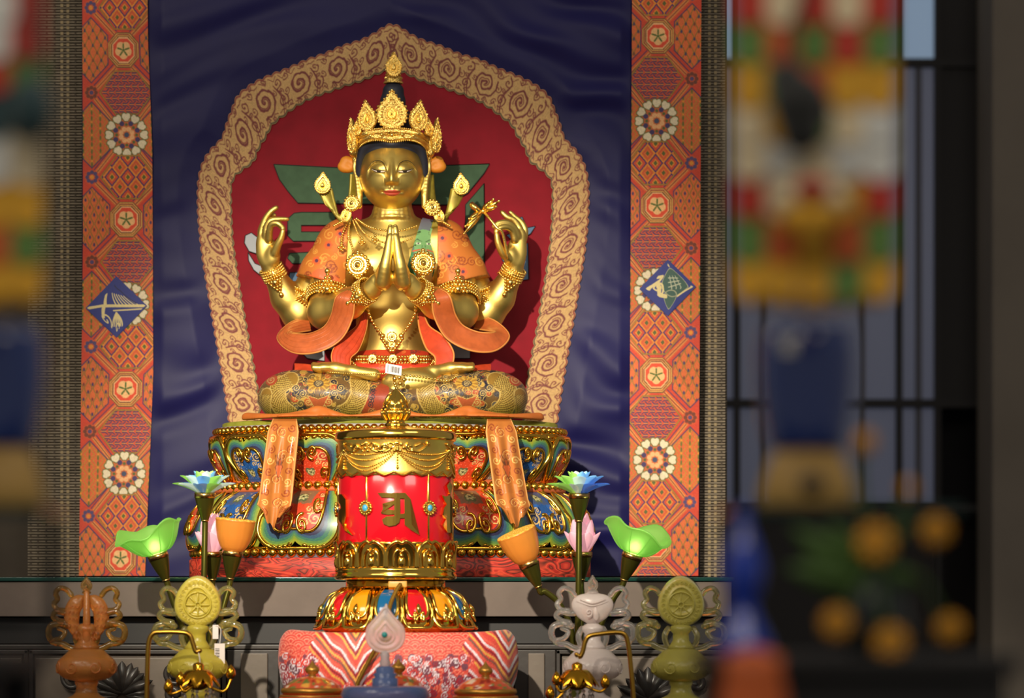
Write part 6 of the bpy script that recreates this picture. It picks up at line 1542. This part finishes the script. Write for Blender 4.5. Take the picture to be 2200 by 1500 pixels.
        obj('centre_post', tube(catmull(PP([(cx, 1392, Yd - .008), (cx, 1340, Yd - .010), (cx, 1300, Yd - .008), (cx, 1272, Yd - .004)]), 5), np.linspace(9, 6, 16) * s_, 10), fro, t)
        obj('post_jewel', join(teardrop(P(cx, 1258, Yd - .004), 12 * s_, 14 * s_, .007), lathe(P(cx, 1276, Yd), [(9 * s_, 0), (10 * s_, 4 * s_), (5 * s_, 7 * s_)], 16)), clr, t)
    w_ = {'amber': 36, 'clear': 42}.get(kind, 47)
    for s1 in (-1, 1):                                    # looping ribbons at the sides
        X_ = lambda d_: cx + s1 * (w_ + d_)
        q = [tube(catmull(PP([(X_(-4), 1280, Yd), (X_(6), 1268, Yd), (X_(20), 1264, Yd - .004), (X_(30), 1274, Yd - .003), (X_(26), 1288, Yd), (X_(34), 1298, Yd), (X_(26), 1310, Yd - .003), (X_(8), 1312, Yd)]), 6), np.full(43, 5.8) * s_, 8),
             tube(catmull(PP([(X_(-4), 1318, Yd), (X_(10), 1318, Yd - .003), (X_(28), 1314, Yd - .004), (X_(36), 1324, Yd - .003), (X_(24), 1334, Yd), (X_(8), 1338, Yd), (X_(10), 1344, Yd)]), 6), np.full(37, 6.2) * s_, 8),
             tube(catmull(PP([(X_(2), 1346, Yd), (X_(22), 1340, Yd - .004), (X_(42), 1346, Yd - .005), (X_(46), 1364, Yd - .004), (X_(36), 1380, Yd), (X_(16), 1384, Yd), (X_(0), 1392, Yd), (X_(-18), 1396, Yd)]), 6), np.full(43, 7.0) * s_, 8),
             tube(catmull(PP([(X_(40), 1376, Yd), (X_(20), 1372, Yd - .004), (X_(10), 1358, Yd), (X_(24), 1350, Yd)]), 6), np.full(19, 5.4) * s_, 8),
             tube(catmull(PP([(X_(-20), 1350, Yd), (X_(-12), 1366, Yd - .003), (X_(-16), 1384, Yd), (X_(-24), 1394, Yd)]), 6), np.full(19, 6.4) * s_, 8)]
        if dy: q = [(v + np.array([0, 0, -dy * s_]), f) for v, f in q]
        obj('glass_ribbon', join(*q), clr, t)
ornament(186, 'amber crystal ornament of two fishes on a lotus pedestal', 'amber', (246, 166, 84), .72, (236, 186, 90))
ornament(425, 'yellow crystal ornament with an eight-spoked wheel disc on a pedestal', 'yellow', (224, 206, 80), .5, (236, 226, 150))
ornament(1273, 'colourless crystal vase ornament with looping ribbons on a pedestal', 'clear', (240, 226, 220), .5, (250, 245, 240))
ornament(1463, 'pale yellow crystal ornament with a small round medallion disc', 'citrine', (208, 198, 96), .55, (232, 224, 160))

# paper tag tied to the yellow ornament
tg = thing('swing_tag', 'white barcode swing tag hanging from the yellow wheel ornament', 'price tag', P(468, 1420, -.60))
obj('card', box(P(463, 1358, -.632), (12 * sK, .0008, 30 * sK)), mat('card_white', (226, 214, 206), 0.6), tg, smooth=False); o = obj('barcode_card', box(P(472, 1405, -.634), (22 * sK, .0008, 44 * sK)), mat('card_white'), tg, smooth=False)
for k in range(6): obj('bar', box(P(467, 1394 + 3.4 * k, -.6346), (9 * sK, .0006, (1 + k % 2 * .8) * sK)), mat('ink'), o, smooth=False)
obj('string', tube(catmull(PP([(450, 1352, -.62), (462, 1345, -.632), (474, 1352, -.633), (472, 1384, -.634)]), 6), .0006, 5), mat('string_white', (220, 210, 200), .7), tg)

# ================================================================== central frosted leaf ornament on a blue stand
YB = -0.90; sB = S(YB); b0 = P(827, 0, YB); b0[2] = ZL
t = thing('leaf_ornament', 'frosted white leaf-shaped crystal with a turquoise dot on a blue glass stand', 'ornament', b0)
fw = glass('frosted_white', (214, 200, 200), .45, .35); bg_ = glass('blue_glass', (120, 146, 204), .6, .2)
obj('leaf_plate', teardrop(P(828, 1362, YB), 43 * sB, 46 * sB, .010, rim=False, n=48), fw, t); obj('tip_bead', tube(PP([(829, 1318, YB), (830, 1300, YB)]), np.array([6, 3]) * sB, 10), fw, t)
obj('dot', sphere(P(826, 1364, YB - .010), (6.5 * sB, .003, 6.5 * sB), 14, 9), mat('turquoise_dot', (44, 138, 134), .4), t)
LB = lambda prof: lathe((b0[0], b0[1], 0), [(max(r, .2) * sB, CZ + (HY - y) * sB) for r, y in prof], 48)
obj('stem', LB([(10, 1432), (12, 1424), (9, 1416), (11, 1408), (8, 1402), (3, 1398)]), fw, t)
obj('stepped_base', LB([(30, 1476), (28, 1472), (28, 1458), (22, 1456), (26, 1448), (20, 1446), (20, 1436), (14, 1432), (4, 1431)]), bg_, t)
bt = HY + (CZ - ZL) / sB
obj('blue_bowl', LB([(0, bt), (56, bt), (58, bt - 8), (40, bt - 30), (60, 1560), (88, 1520), (95, 1492), (90, 1480), (84, 1475), (30, 1474)]), bg_, t)

# ================================================================== lidded jars
jar_red = mat('jar_red', (196, 60, 34), 0.3, coat=.5, var=.1, vscale=30); jar_gold = mat('jar_gold', (190, 138, 60), 0.35, .8)
def jar(cx, Yd, lid_y, r, label):
    s_ = S(Yd); b0 = P(cx, 0, Yd); b0[2] = ZL; t = thing('lidded_jar', label, 'jar', b0, 'red and gold lidded jars in front of the cushion'); bot = HY + (CZ - ZL) / s_; z = lambda y: CZ + (HY - y) * s_
    J = lambda prof, m, nm: obj(nm, lathe((b0[0], b0[1], 0), [(max(q_[0], .2) * s_, z(q_[1])) for q_ in prof], 48), m, t)
    J([(0, bot), (r * .6, bot), (r * .62, bot - 6), (r * .95, bot - 70), (r * 1.12, lid_y + 40), (r * 1.1, lid_y + 22), (r * 1.0, lid_y + 10), (r * .9, lid_y + 9)], jar_red, 'body')
    J([(r * 1.02, lid_y + 16), (r * 1.05, lid_y + 14), (r * 1.02, lid_y + 10), (r * .97, lid_y + 10)], jar_gold, 'neck_ring')
    J([(r * .9, lid_y + 9), (r * .98, lid_y + 6), (r, lid_y + 1), (r * .97, lid_y - 4), (r * .9, lid_y - 5)], jar_gold, 'lid_rim')
    lc_ = Canvas(100, 40, (204, 78, 42), 1.5)
    for k in range(60): lc_.disc(RNG.random() * 100, RNG.random() * 40, 2 + RNG.random() * 3, [(226, 160, 60), (150, 40, 30), (230, 210, 190), (110, 120, 50)][int(RNG.random() * 4)])
    pr = smooth_prof([(r * .9, lid_y - 5), (r * .78, lid_y - 15), (r * .5, lid_y - 25), (r * .2, lid_y - 29), (.5, lid_y - 30)], 6)
    vf = lathe((b0[0], b0[1], 0), [(q_[0] * s_, z(q_[1])) for q_ in pr], 60); I, J_ = np.meshgrid(np.arange(60), np.arange(len(pr)), indexing='ij')
    o = obj('lid_dome', vf, mat('lid_paint', attr='Col', rough=.3, coat=.4), t, cols=lc_.sample(I.ravel() % 30 / 30 * 100, J_.ravel() / len(pr) * 40))
    J([(7, lid_y - 28), (10, lid_y - 30), (7, lid_y - 33), (13, lid_y - 37), (16, lid_y - 43), (14, lid_y - 48), (6, lid_y - 55), (1.5, lid_y - 62), (.2, lid_y - 64)], jar_gold, 'knob')
jar(671, -.76, 1483, 68, 'red and gold lidded jar before the cushion under the hanging rope cord')
jar(1043, -.76, 1485, 68, 'red and gold lidded jar before the plain striped end of the cushion')
jar(856, -.735, 1479, 58, 'red and gold lidded jar directly behind the blue glass stand')

# ================================================================== brass hooks with hanging gold lotus charms
wire_m = mat('brass_wire', (176, 134, 52), 0.3, 1.0); dk_gold = mat('antique_gold', (206, 150, 40), 0.16, 1.0)
def hook(pts, label, Yd):
    b = P(pts[0][0], 0, Yd); b[2] = ZL; t = thing('brass_hook_stand', label, 'hook stand', b, 'bent brass hook stands')
    p = np.concatenate([[b + np.array([0, 0, .004])], PP([(x, y, Yd) for x, y in pts[1:]])]); obj('bent_rod', tube(catmull(p, 10), 5.2 * S(Yd), 10), wire_m, t)
    obj('foot_disc', lathe(b, [(0, 0), (.032, 0), (.033, .003), (.02, .006), (.006, .009), (.005, .012)], 32), wire_m, t)
YH = -0.735
hook([(314, 0), (315, 1520), (317, 1420), (320, 1378), (330, 1361), (350, 1358), (392, 1359), (408, 1366), (415, 1384), (421, 1400), (430, 1398)], 'bent brass hook stand in front of the yellow wheel ornament', YH)
hook([(1366, 0), (1362, 1520), (1354, 1420), (1349, 1382), (1342, 1364), (1325, 1359), (1290, 1362), (1266, 1367), (1257, 1380), (1252, 1400), (1246, 1411), (1238, 1406)], 'bent brass hook stand in front of the clear vase ornament', YH)
def charm(cx, hy, label, buds):
    Yd = YH - .002; s_ = S(Yd); t = thing('hanging_lotus_charm', label, 'charm', P(cx, 1500, Yd), 'gold lotus charms hanging from the hooks'); cy = 1452
    obj('thread', tube(PP([(cx, hy, Yd), (cx + 3, (hy + 1428) / 2, Yd), (cx + 4, 1430, Yd)]), .0009, 6), mat('string_white', (220, 210, 200), .7), t)
    obj('cap', lathe(P(cx, 1450, Yd), [(r * s_, z * s_) for r, z in ((14, 0), (13, 6), (11, 8), (12, 20), (10, 24), (3, 27), (.2, 28))], 24), dk_gold, t)
    for k in range(9):
        a = 2 * math.pi * k / 9; c0 = P(cx, 1446, Yd); tip = c0 + np.array([math.sin(a) * 46, -math.cos(a) * 46, -34]) * s_
        def fn(U, V_, a=a, c0=c0):
            w_ = 15 * np.sin(np.clip(V_, .02, 1) ** .8 * 3.1) ** .7 * s_; r = (8 + 40 * V_) * s_; z = (10 * np.sin(V_ * 3) - 38 * V_ ** 1.6 + 8 * np.clip(V_ - .8, 0, 1) * 5 * .6) * s_ + 5 * s_ * (1 - U ** 2)
            return c0[0] + r * math.sin(a) + U * w_ * math.cos(a), c0[1] - r * math.cos(a) + U * w_ * math.sin(a), c0[2] + z
        obj('petal', surf(fn, 9, 12, -1, 1), dk_gold, t)
    obj('lotus_core', sphere(P(cx, 1468, Yd), (24 * s_, 24 * s_, 16 * s_), 20, 12), dk_gold, t)
    for bx, by in buds:
        b1 = P(bx, by, Yd - .012); c0 = P(cx + (bx - cx) * .3, 1474, Yd - .012); m1 = P((cx + bx) / 2 + (bx - cx) * .28, max(by, 1474) + 12, Yd - .016)
        o = obj('bud_stem', tube(catmull([c0, m1, b1 + np.array([0, 0, -12 * s_])], 6), 3.4 * s_, 7), dk_gold, t); obj('bud', lathe(b1 + np.array([0, 0, -12 * s_]), [(r * s_, z * s_) for r, z in ((2, 0), (8, 4), (11, 11), (9, 20), (4, 28), (.2, 32))], 14), dk_gold, o)
    pend = glass('pendant_glass', (220, 214, 210), .9, .05)
    for k in range(7):
        a = 2 * math.pi * k / 7; c_ = P(cx, 1486, Yd) + np.array([math.sin(a), -math.cos(a), 0]) * 34 * s_; obj('crystal_drop', join(sphere(c_, 4 * s_, 8, 6), sphere(c_ - np.array([0, 0, 12 * s_]), (4 * s_, 4 * s_, 8 * s_), 8, 6)), pend, t)
charm(426, 1400, 'gold lotus charm hanging by the yellow wheel ornament', [(496, 1448), (388, 1462), (362, 1478)])
charm(1240, 1410, 'gold lotus charm hanging by the clear vase ornament', [(1196, 1462), (1300, 1468), (1182, 1492)])
# ================================================================== things close to the lens, on both sides
YF_ = -3.90; sF = S(YF_)
FL = CZ + (HY - 1404) * S(-3.80)                          # top of the dark display table
cream, redc, grn_c, yel, teal_c, blk, orn_c, wht = [mat(n, c, .7, var=.1, vscale=60, sheen=.2) for n, c in (('felt_cream', (214, 196, 160)), ('felt_red', (176, 44, 26)), ('felt_green', (86, 122, 54)), ('felt_yellow', (206, 152, 30)), ('felt_teal', (24, 54, 58)), ('felt_black', (16, 18, 16)), ('felt_orange', (190, 84, 30)), ('felt_white', (206, 206, 200)))]
def tongue(cx, y0, y1, hw, Yd, m, par):
    out = [(cx - hw, y0), (cx - hw, y1 - hw * .8)] + [(cx + hw * math.sin(a), y1 - hw * .8 + hw * .8 * math.cos(a)) for a in np.linspace(-math.pi / 2, math.pi / 2, 9)[1:-1]] + [(cx + hw, y1 - hw * .8), (cx + hw, y0)]
    return obj('felt_tongue', prism(out[::-1], lambda x, y: P(x, y, Yd - .003), lambda x, y: P(x, y, Yd + .003)), m, par, smooth=False)
def banner(x0, x1, rows, label, centre, Yd=YF_):
    cx = (x0 + x1) / 2; t = thing('hanging_banner', label, 'banner', P(cx, 640, Yd))
    obj('backing', box(P(cx, 260, Yd + .014), ((x1 - x0) * .98 * sF, .006, 640 * sF)), orn_c if centre == 'black' else yel, t, smooth=False)
    for k, (y0, y1, cols_) in enumerate(rows):
        n = len(cols_); w_ = (x1 - x0) / n
        for i, m in enumerate(cols_): tongue(x0 + (i + .5) * w_, y0, y1, w_ * .49, Yd - .004 * (len(rows) - k) * .4, m, t)
    obj('hanging_cord', tube([P(cx, -60, Yd), P(cx, -900, Yd)], .003, 8), cream, t)
    for i in range(-6, 7): obj('fringe_tassel', tube([P(cx + i * 25, 610, Yd + .006), P(cx + i * 25, 640 + 26 * (1 - abs(i) / 7), Yd + .006)], np.array([.0026, .0034]), 8), yel, t)
    return t
bR = banner(1575, 1925, [(-60, 55, [redc, cream, redc, cream, redc]), (40, 140, [grn_c, orn_c, grn_c, redc, grn_c]), (125, 235, [yel, grn_c, orn_c, yel, yel]), (220, 310, [cream, yel, grn_c, cream, wht]), (290, 390, [cream, wht, cream, wht, wht]), (375, 470, [redc, cream, cream, yel, redc]), (455, 565, [grn_c, orn_c, yel, orn_c, grn_c]), (550, 645, [yel, yel, yel, grn_c, yel])],
       'multicoloured felt hanging with rows of rounded tongues and a black pouch', 'black')
pch = thing('black_pouch', 'black cloth pouch hanging in front of the tongue-patterned hanging', 'pouch', P(1720, 300, YF_ - .03))
V = Vol(P(1630, 330, YF_ - .05) - np.array([0, .02, 0]), P(1820, 130, YF_ - .02) + np.array([0, .03, 0]), .0012)
V.chain([P(1690, 170, YF_ - .035), P(1715, 220, YF_ - .038), P(1722, 285, YF_ - .038)], [40 * sF, 52 * sF, 46 * sF], .006); V.cap(P(1745, 200, YF_ - .035), P(1772, 245, YF_ - .035), 24 * sF, 18 * sF, .006)
obj('pouch_body', V.net(2), blk, pch); obj('pouch_cord', tube(catmull(PP([(1690, 160, YF_ - .035), (1700, 60, YF_ - .03), (1740, -60, YF_ - .02), (1745, -300, YF_ - .01)]), 6), .0022, 7), blk, pch)
fl_ = thing('felt_flower', 'cream and yellow felt flower with a red heart on the tongue-patterned hanging', 'flower', P(1745, 440, YF_ - .028))
for k in range(8):
    a = 2 * math.pi * k / 8; obj('petal', leafsurf(P(1742, 420, YF_ - .02), P(1742 + 85 * math.sin(a), 430 - 90 * math.cos(a), YF_ - .026), 34 * sF, .008), cream if -math.cos(a) < .3 else yel, fl_)
obj('flower_heart', sphere(P(1745, 405, YF_ - .027), (40 * sF, .008, 24 * sF), 16, 10), redc, fl_)
banner(-258, 92, [(-60, 55, [redc, cream, redc, wht, wht, redc]), (40, 130, [grn_c, orn_c, redc, wht, redc]), (110, 200, [yel, redc, grn_c, redc, grn_c]), (190, 300, [cream, grn_c, yel, teal_c, teal_c]), (285, 400, [cream, wht, cream, wht, cream]), (380, 490, [yel, cream, yel, yel, yel]), (470, 570, [grn_c, yel, grn_c, orn_c, grn_c]), (550, 645, [yel, redc, yel, yel, yel])],
       'multicoloured felt hanging with rows of rounded tongues and a dark teal ball', 'teal')
bl_ = thing('teal_ball', 'dark teal felt ball hanging in front of the other felt hanging', 'ball', P(66, 300, YF_ - .03)); obj('ball', sphere(P(66, 235, YF_ - .03), (46 * sF, 46 * sF, 66 * sF), 24, 16), teal_c, bl_); obj('ball_cord', tube([P(66, 170, YF_ - .03), P(66, -600, YF_ - .03)], .002, 7), teal_c, bl_)
# blue glazed jars on tan stands, on the display tables
glaze = mat('blue_glaze', (30, 54, 120), .12, coat=.8, var=.2, vscale=12); tan_m = mat('tan_wood', (186, 148, 78), .5, var=.12, vscale=20); darkw = mat('ebony', (20, 18, 18), .5)
def dark_table(x0, x1, label, Yc=-3.80):
    a, b = P(x0, 0, Yc)[0], P(x1, 0, Yc)[0]; t = thing('display_table', label, 'table', ((a + b) / 2, Yc, -.2))
    obj('table_top', box(((a + b) / 2, Yc, FL - .006), (b - a, .21, .012), .002), darkw, t, smooth=False)
    for x in (a + .02, b - .02):
        for y in (Yc - .085, Yc + .085): obj('leg', box((x, y, (FL - .012 - .2) / 2), (.025, .025, FL - .012 + .2), .002), darkw, t, smooth=False)
    obj('apron', box(((a + b) / 2, Yc - .09, FL - .10), (b - a - .06, .012, .176), .002), darkw, t, smooth=False)
def bracket(x0, x1, py, label):
    t = thing('glass_display_shelf', label, 'shelf', P((x0 + x1) / 2, 1404, -3.80)); a = P(x0, py, -3.80); b = P(x1, py, -3.80)
    obj('glass_plate', box(((a[0] + b[0]) / 2, -3.735, a[2]), (b[0] - a[0], .12, .004), .0008), mat('teal_glass', (40, 84, 80), .1, trans=.6), t, smooth=False)
    for x in (a[0] + .008, b[0] - .008): obj('post', box((x, -3.69, (FL + a[2]) / 2), (.008, .008, a[2] - FL), .001), darkw, t, smooth=False)
    return a[2] + .002
def blue_jar(cx, r, y0, y1, zb, label):
    c = P(cx, 0, -3.74); st_h = CZ + (HY - y1) * S(-3.74)
    t2 = thing('tan_stand', 'round tan wooden stand under ' + label[1], 'stand', (c[0], -3.74, zb)); h = st_h - zb
    obj('stand_ring', lathe((c[0], -3.74, zb), [(.029, 0), (.032, .003), (.031, h * .35), (.025, h * .8), (.021, h), (.016, h), (.014, h * .8), (.021, h * .3), (.025, 0)], 32), tan_m, t2); obj('stand_knob', sphere((c[0] - .003, -3.81, zb + h * .35), (.008, .005, .007), 12, 8), darkw, t2)
    t = thing('blue_jar', label[0], 'jar', (c[0], -3.74, st_h)); z = lambda y: CZ + (HY - y) * S(-3.74); s_ = S(-3.74)
    obj('jar_body', lathe((c[0], -3.74, 0), [(max(q[0], .2) * s_, z(q[1])) for q in smooth_prof([(r * .68, y1), (r * .78, y1 - 12), (r * .92, y1 - 70), (r, y0 + 110), (r * .99, y0 + 40), (r * .9, y0 + 12)], 5)] + [(0.0001, z(y1) + .001)][:0], 40), glaze, t)
    obj('jar_lid', lathe((c[0], -3.74, 0), [(r * .9 * s_, z(y0 + 12)), (r * .93 * s_, z(y0 + 8)), (r * .9 * s_, z(y0)), (r * .4 * s_, z(y0 - 6)), (.0002, z(y0 - 8))], 40), glaze, t); obj('jar_foot', lathe((c[0], -3.74, 0), [(.0002, z(y1)), (r * .7 * s_, z(y1)), (r * .72 * s_, z(y1 - 8))], 40), glaze, t)
    obj('glaze_highlight', box((c[0] - r * .45 * s_, -3.74 - r * .93 * s_, z(y0 + 48)), (34 * s_, .001, 34 * s_)), wht, t, smooth=False)  # white square standing in for the highlight on the glaze
dark_table(1500, 2140, 'dark display table carrying the blue bottle and yellow flowers'); zb = bracket(1570, 2070, 1096, 'glass display shelf holding the blue jar beside the lattice window')
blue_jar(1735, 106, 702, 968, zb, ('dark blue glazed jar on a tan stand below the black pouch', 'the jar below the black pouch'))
dark_table(-420, 60, 'dark display table below the hanging with the teal ball'); zb2 = bracket(-250, 90, 1096, 'glass display shelf holding the jar below the teal ball')
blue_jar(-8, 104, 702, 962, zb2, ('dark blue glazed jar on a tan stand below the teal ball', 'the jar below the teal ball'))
# blue bottle and orange pot
bb = P(1597, 0, -3.86); t = thing('blue_bottle', 'cobalt blue gourd-shaped bottle on the dark display table', 'bottle', (bb[0], -3.86, FL)); s_ = S(-3.86); zz = lambda y: CZ + (HY - y) * s_
top = FL; obj('bottle_body', lathe((bb[0], -3.86, 0), [(.0002, FL)] + [(r * s_, zz(y) if y < 1390 else FL) for r, y in smooth_prof([(60, 1402), (60, 1385), (44, 1350), (26, 1310), (30, 1285), (42, 1250), (44, 1220), (34, 1180), (22, 1150), (13, 1125), (10, 1112)], 5)], 36), mat('cobalt', (22, 60, 176), .22, coat=.6, trans=.15), t)
obj('stopper', lathe((bb[0], -3.86, zz(1112)), [(.004, 0), (.0048, .003), (.002, .007), (.0002, .008)], 16), mat('cobalt'), t)
op = P(1600, 0, -3.90); t = thing('orange_pot', 'orange red clay pot in front of the cobalt bottle', 'pot', (op[0], -3.90, FL - .1)); 
# shelf step for the pot
stp = thing('low_step', 'narrow dark step in front of the display table', 'step', (op[0], -3.97, -.2)); obj('board', box((op[0] + .03, -3.97, (FL - .1 - .2) / 2), (.16, .07, FL - .1 + .2), .002), darkw, stp, smooth=False)
for o_ in (t,): o_.location = (op[0], -3.97, FL - .1); ORG[o_.name] = np.array([op[0], -3.97, FL - .1])
hpot = CZ + (HY - 1412) * S(-3.97) - (FL - .1); obj('pot_body', lathe((op[0], -3.97, FL - .1), [(.0002, 0), (.012, 0), (.018, hpot * .4), (.020, hpot * .75), (.016, hpot * .92), (.017, hpot), (.014, hpot), (.012, hpot * .9)], 32), mat('clay_orange', (196, 92, 36), .5, var=.25, vscale=30), t); obj('pot_lid', lathe((op[0], -3.97, FL - .1 + hpot), [(.016, 0), (.011, .003), (.003, .005), (.0002, .006)], 24), mat('clay_orange'), t)
# yellow flowers in a dark vase
fv = P(1880, 0, -3.86); t = thing('flower_vase', 'dark vase with yellow flowers and green leaves on the display table', 'vase', (fv[0], -3.86, FL))
obj('vase_body', lathe((fv[0], -3.86, FL), [(.0002, 0), (.015, 0), (.021, .016), (.018, .036), (.010, .049), (.012, .053)], 28), mat('vase_dark', (26, 34, 34), .3), t); yfl = mat('yellow_petal', (200, 138, 16), .6); gst = mat('leaf_green', (56, 86, 26), .6)
for i, (x, y, r_, yd) in enumerate(((1880, 1165, 46, -3.88), (2010, 1140, 34, -3.87), (1797, 1338, 36, -3.91), (1912, 1380, 40, -3.90), (2040, 1350, 32, -3.87), (1950, 1050, 20, -3.86), (1858, 950, 26, -3.86))):
    c = P(x, y, yd); b = np.array([fv[0], -3.86, FL + .04]); sc = S(yd)
    o = obj('flower', join(*[leafsurf(c, c + np.array([math.sin(q) * r_, -.35 * r_, math.cos(q) * r_]) * sc, r_ * .34 * sc, .004, 6) for q in np.linspace(0, 2 * math.pi, 10)[:-1]]), yfl, t); obj('flower_eye', sphere(c - np.array([0, .004, 0]), r_ * .28 * sc, 10, 7), tan_m, o)
    obj('stem', tube(catmull([b, (b + c) / 2 + np.array([.006 * (i % 3 - 1), -.02 if y > 1300 else .0, .02]), c + np.array([0, .003, 0])], 6), .0014, 6), gst, t)
for x, y in ((1700, 1130), (1730, 1180), (1780, 1120), (1690, 1220), (1960, 1230), (1770, 1230)): obj('leaf', leafsurf(np.array([fv[0], -3.86, FL + .04]), P(x, y, -3.87), 34 * sF, .006, 8), gst, t)
# lattice window and post behind them
lw = thing('lattice_window', 'dark lattice window with pale blue-grey panes behind the felt hanging', 'window', P(1820, 1500, 3.5)); YWn = 3.5
frm = mat('window_frame', (34, 30, 30), .6); pane_d = mat('pane_grey', (112, 116, 136), .35, emit=(112, 120, 150), estr=.13); pane_l = mat('pane_daylight', (130, 150, 172), .35, emit=(150, 176, 205), estr=.42)
xs = [1524, 1582, 1930, 2012, 2116]; ys = [-150, 138, 868, 1092, 1700]
def wslab(nm, x0, x1, y0, y1, th, m, par, dY=0.0):
    th *= 2.8; a = P(x0, y0, YWn); b = P(x1, y1, YWn); return obj(nm, box(((a[0] + b[0]) / 2, YWn + dY, (a[2] + b[2]) / 2), (b[0] - a[0], th, a[2] - b[2])), m, par, smooth=False)
for i in range(4):
    for j in range(4):
        if i == 3 and j > 1: continue
        m = pane_l if j == 0 and i in (0, 2) else (frm if i == 3 or j == 3 else pane_d); wslab('pane', xs[i], xs[i + 1], ys[j], ys[j + 1], .006, m, lw)
for x in xs[1:]: wslab('mullion', x - 7, x + 7, -150, 1700, .02, frm, lw)
for y in ys[1:]: wslab('crossbar', xs[0], xs[-1], y - 9, y + 9, .022, frm, lw, .001)
for x in (1640, 1850, 1972): wslab('slat', x - 7, x + 7, 140, 1092, .012, mat('slat_grey', (96, 96, 108), .6), lw, -.002)
a = P(2116, 0, 3.3)[0]; pst = obj('wall_right', box((a + .6, 3.3, 2.3), (1.2, .3, 5.0)), mat('post_plaster', (128, 118, 106), .85, var=.08, vscale=4), smooth=False); tag(pst, 'grey-brown plastered wall beside the lattice window', 'wall', kind='structure')
tag(obj('wall_far', box((0.6, 3.75, 2.3), (6.5, .1, 5.0)), mat('far_wall', (34, 31, 32), .9), smooth=False), 'dark wall of the room beyond the altar behind the lattice window', 'wall', kind='structure')
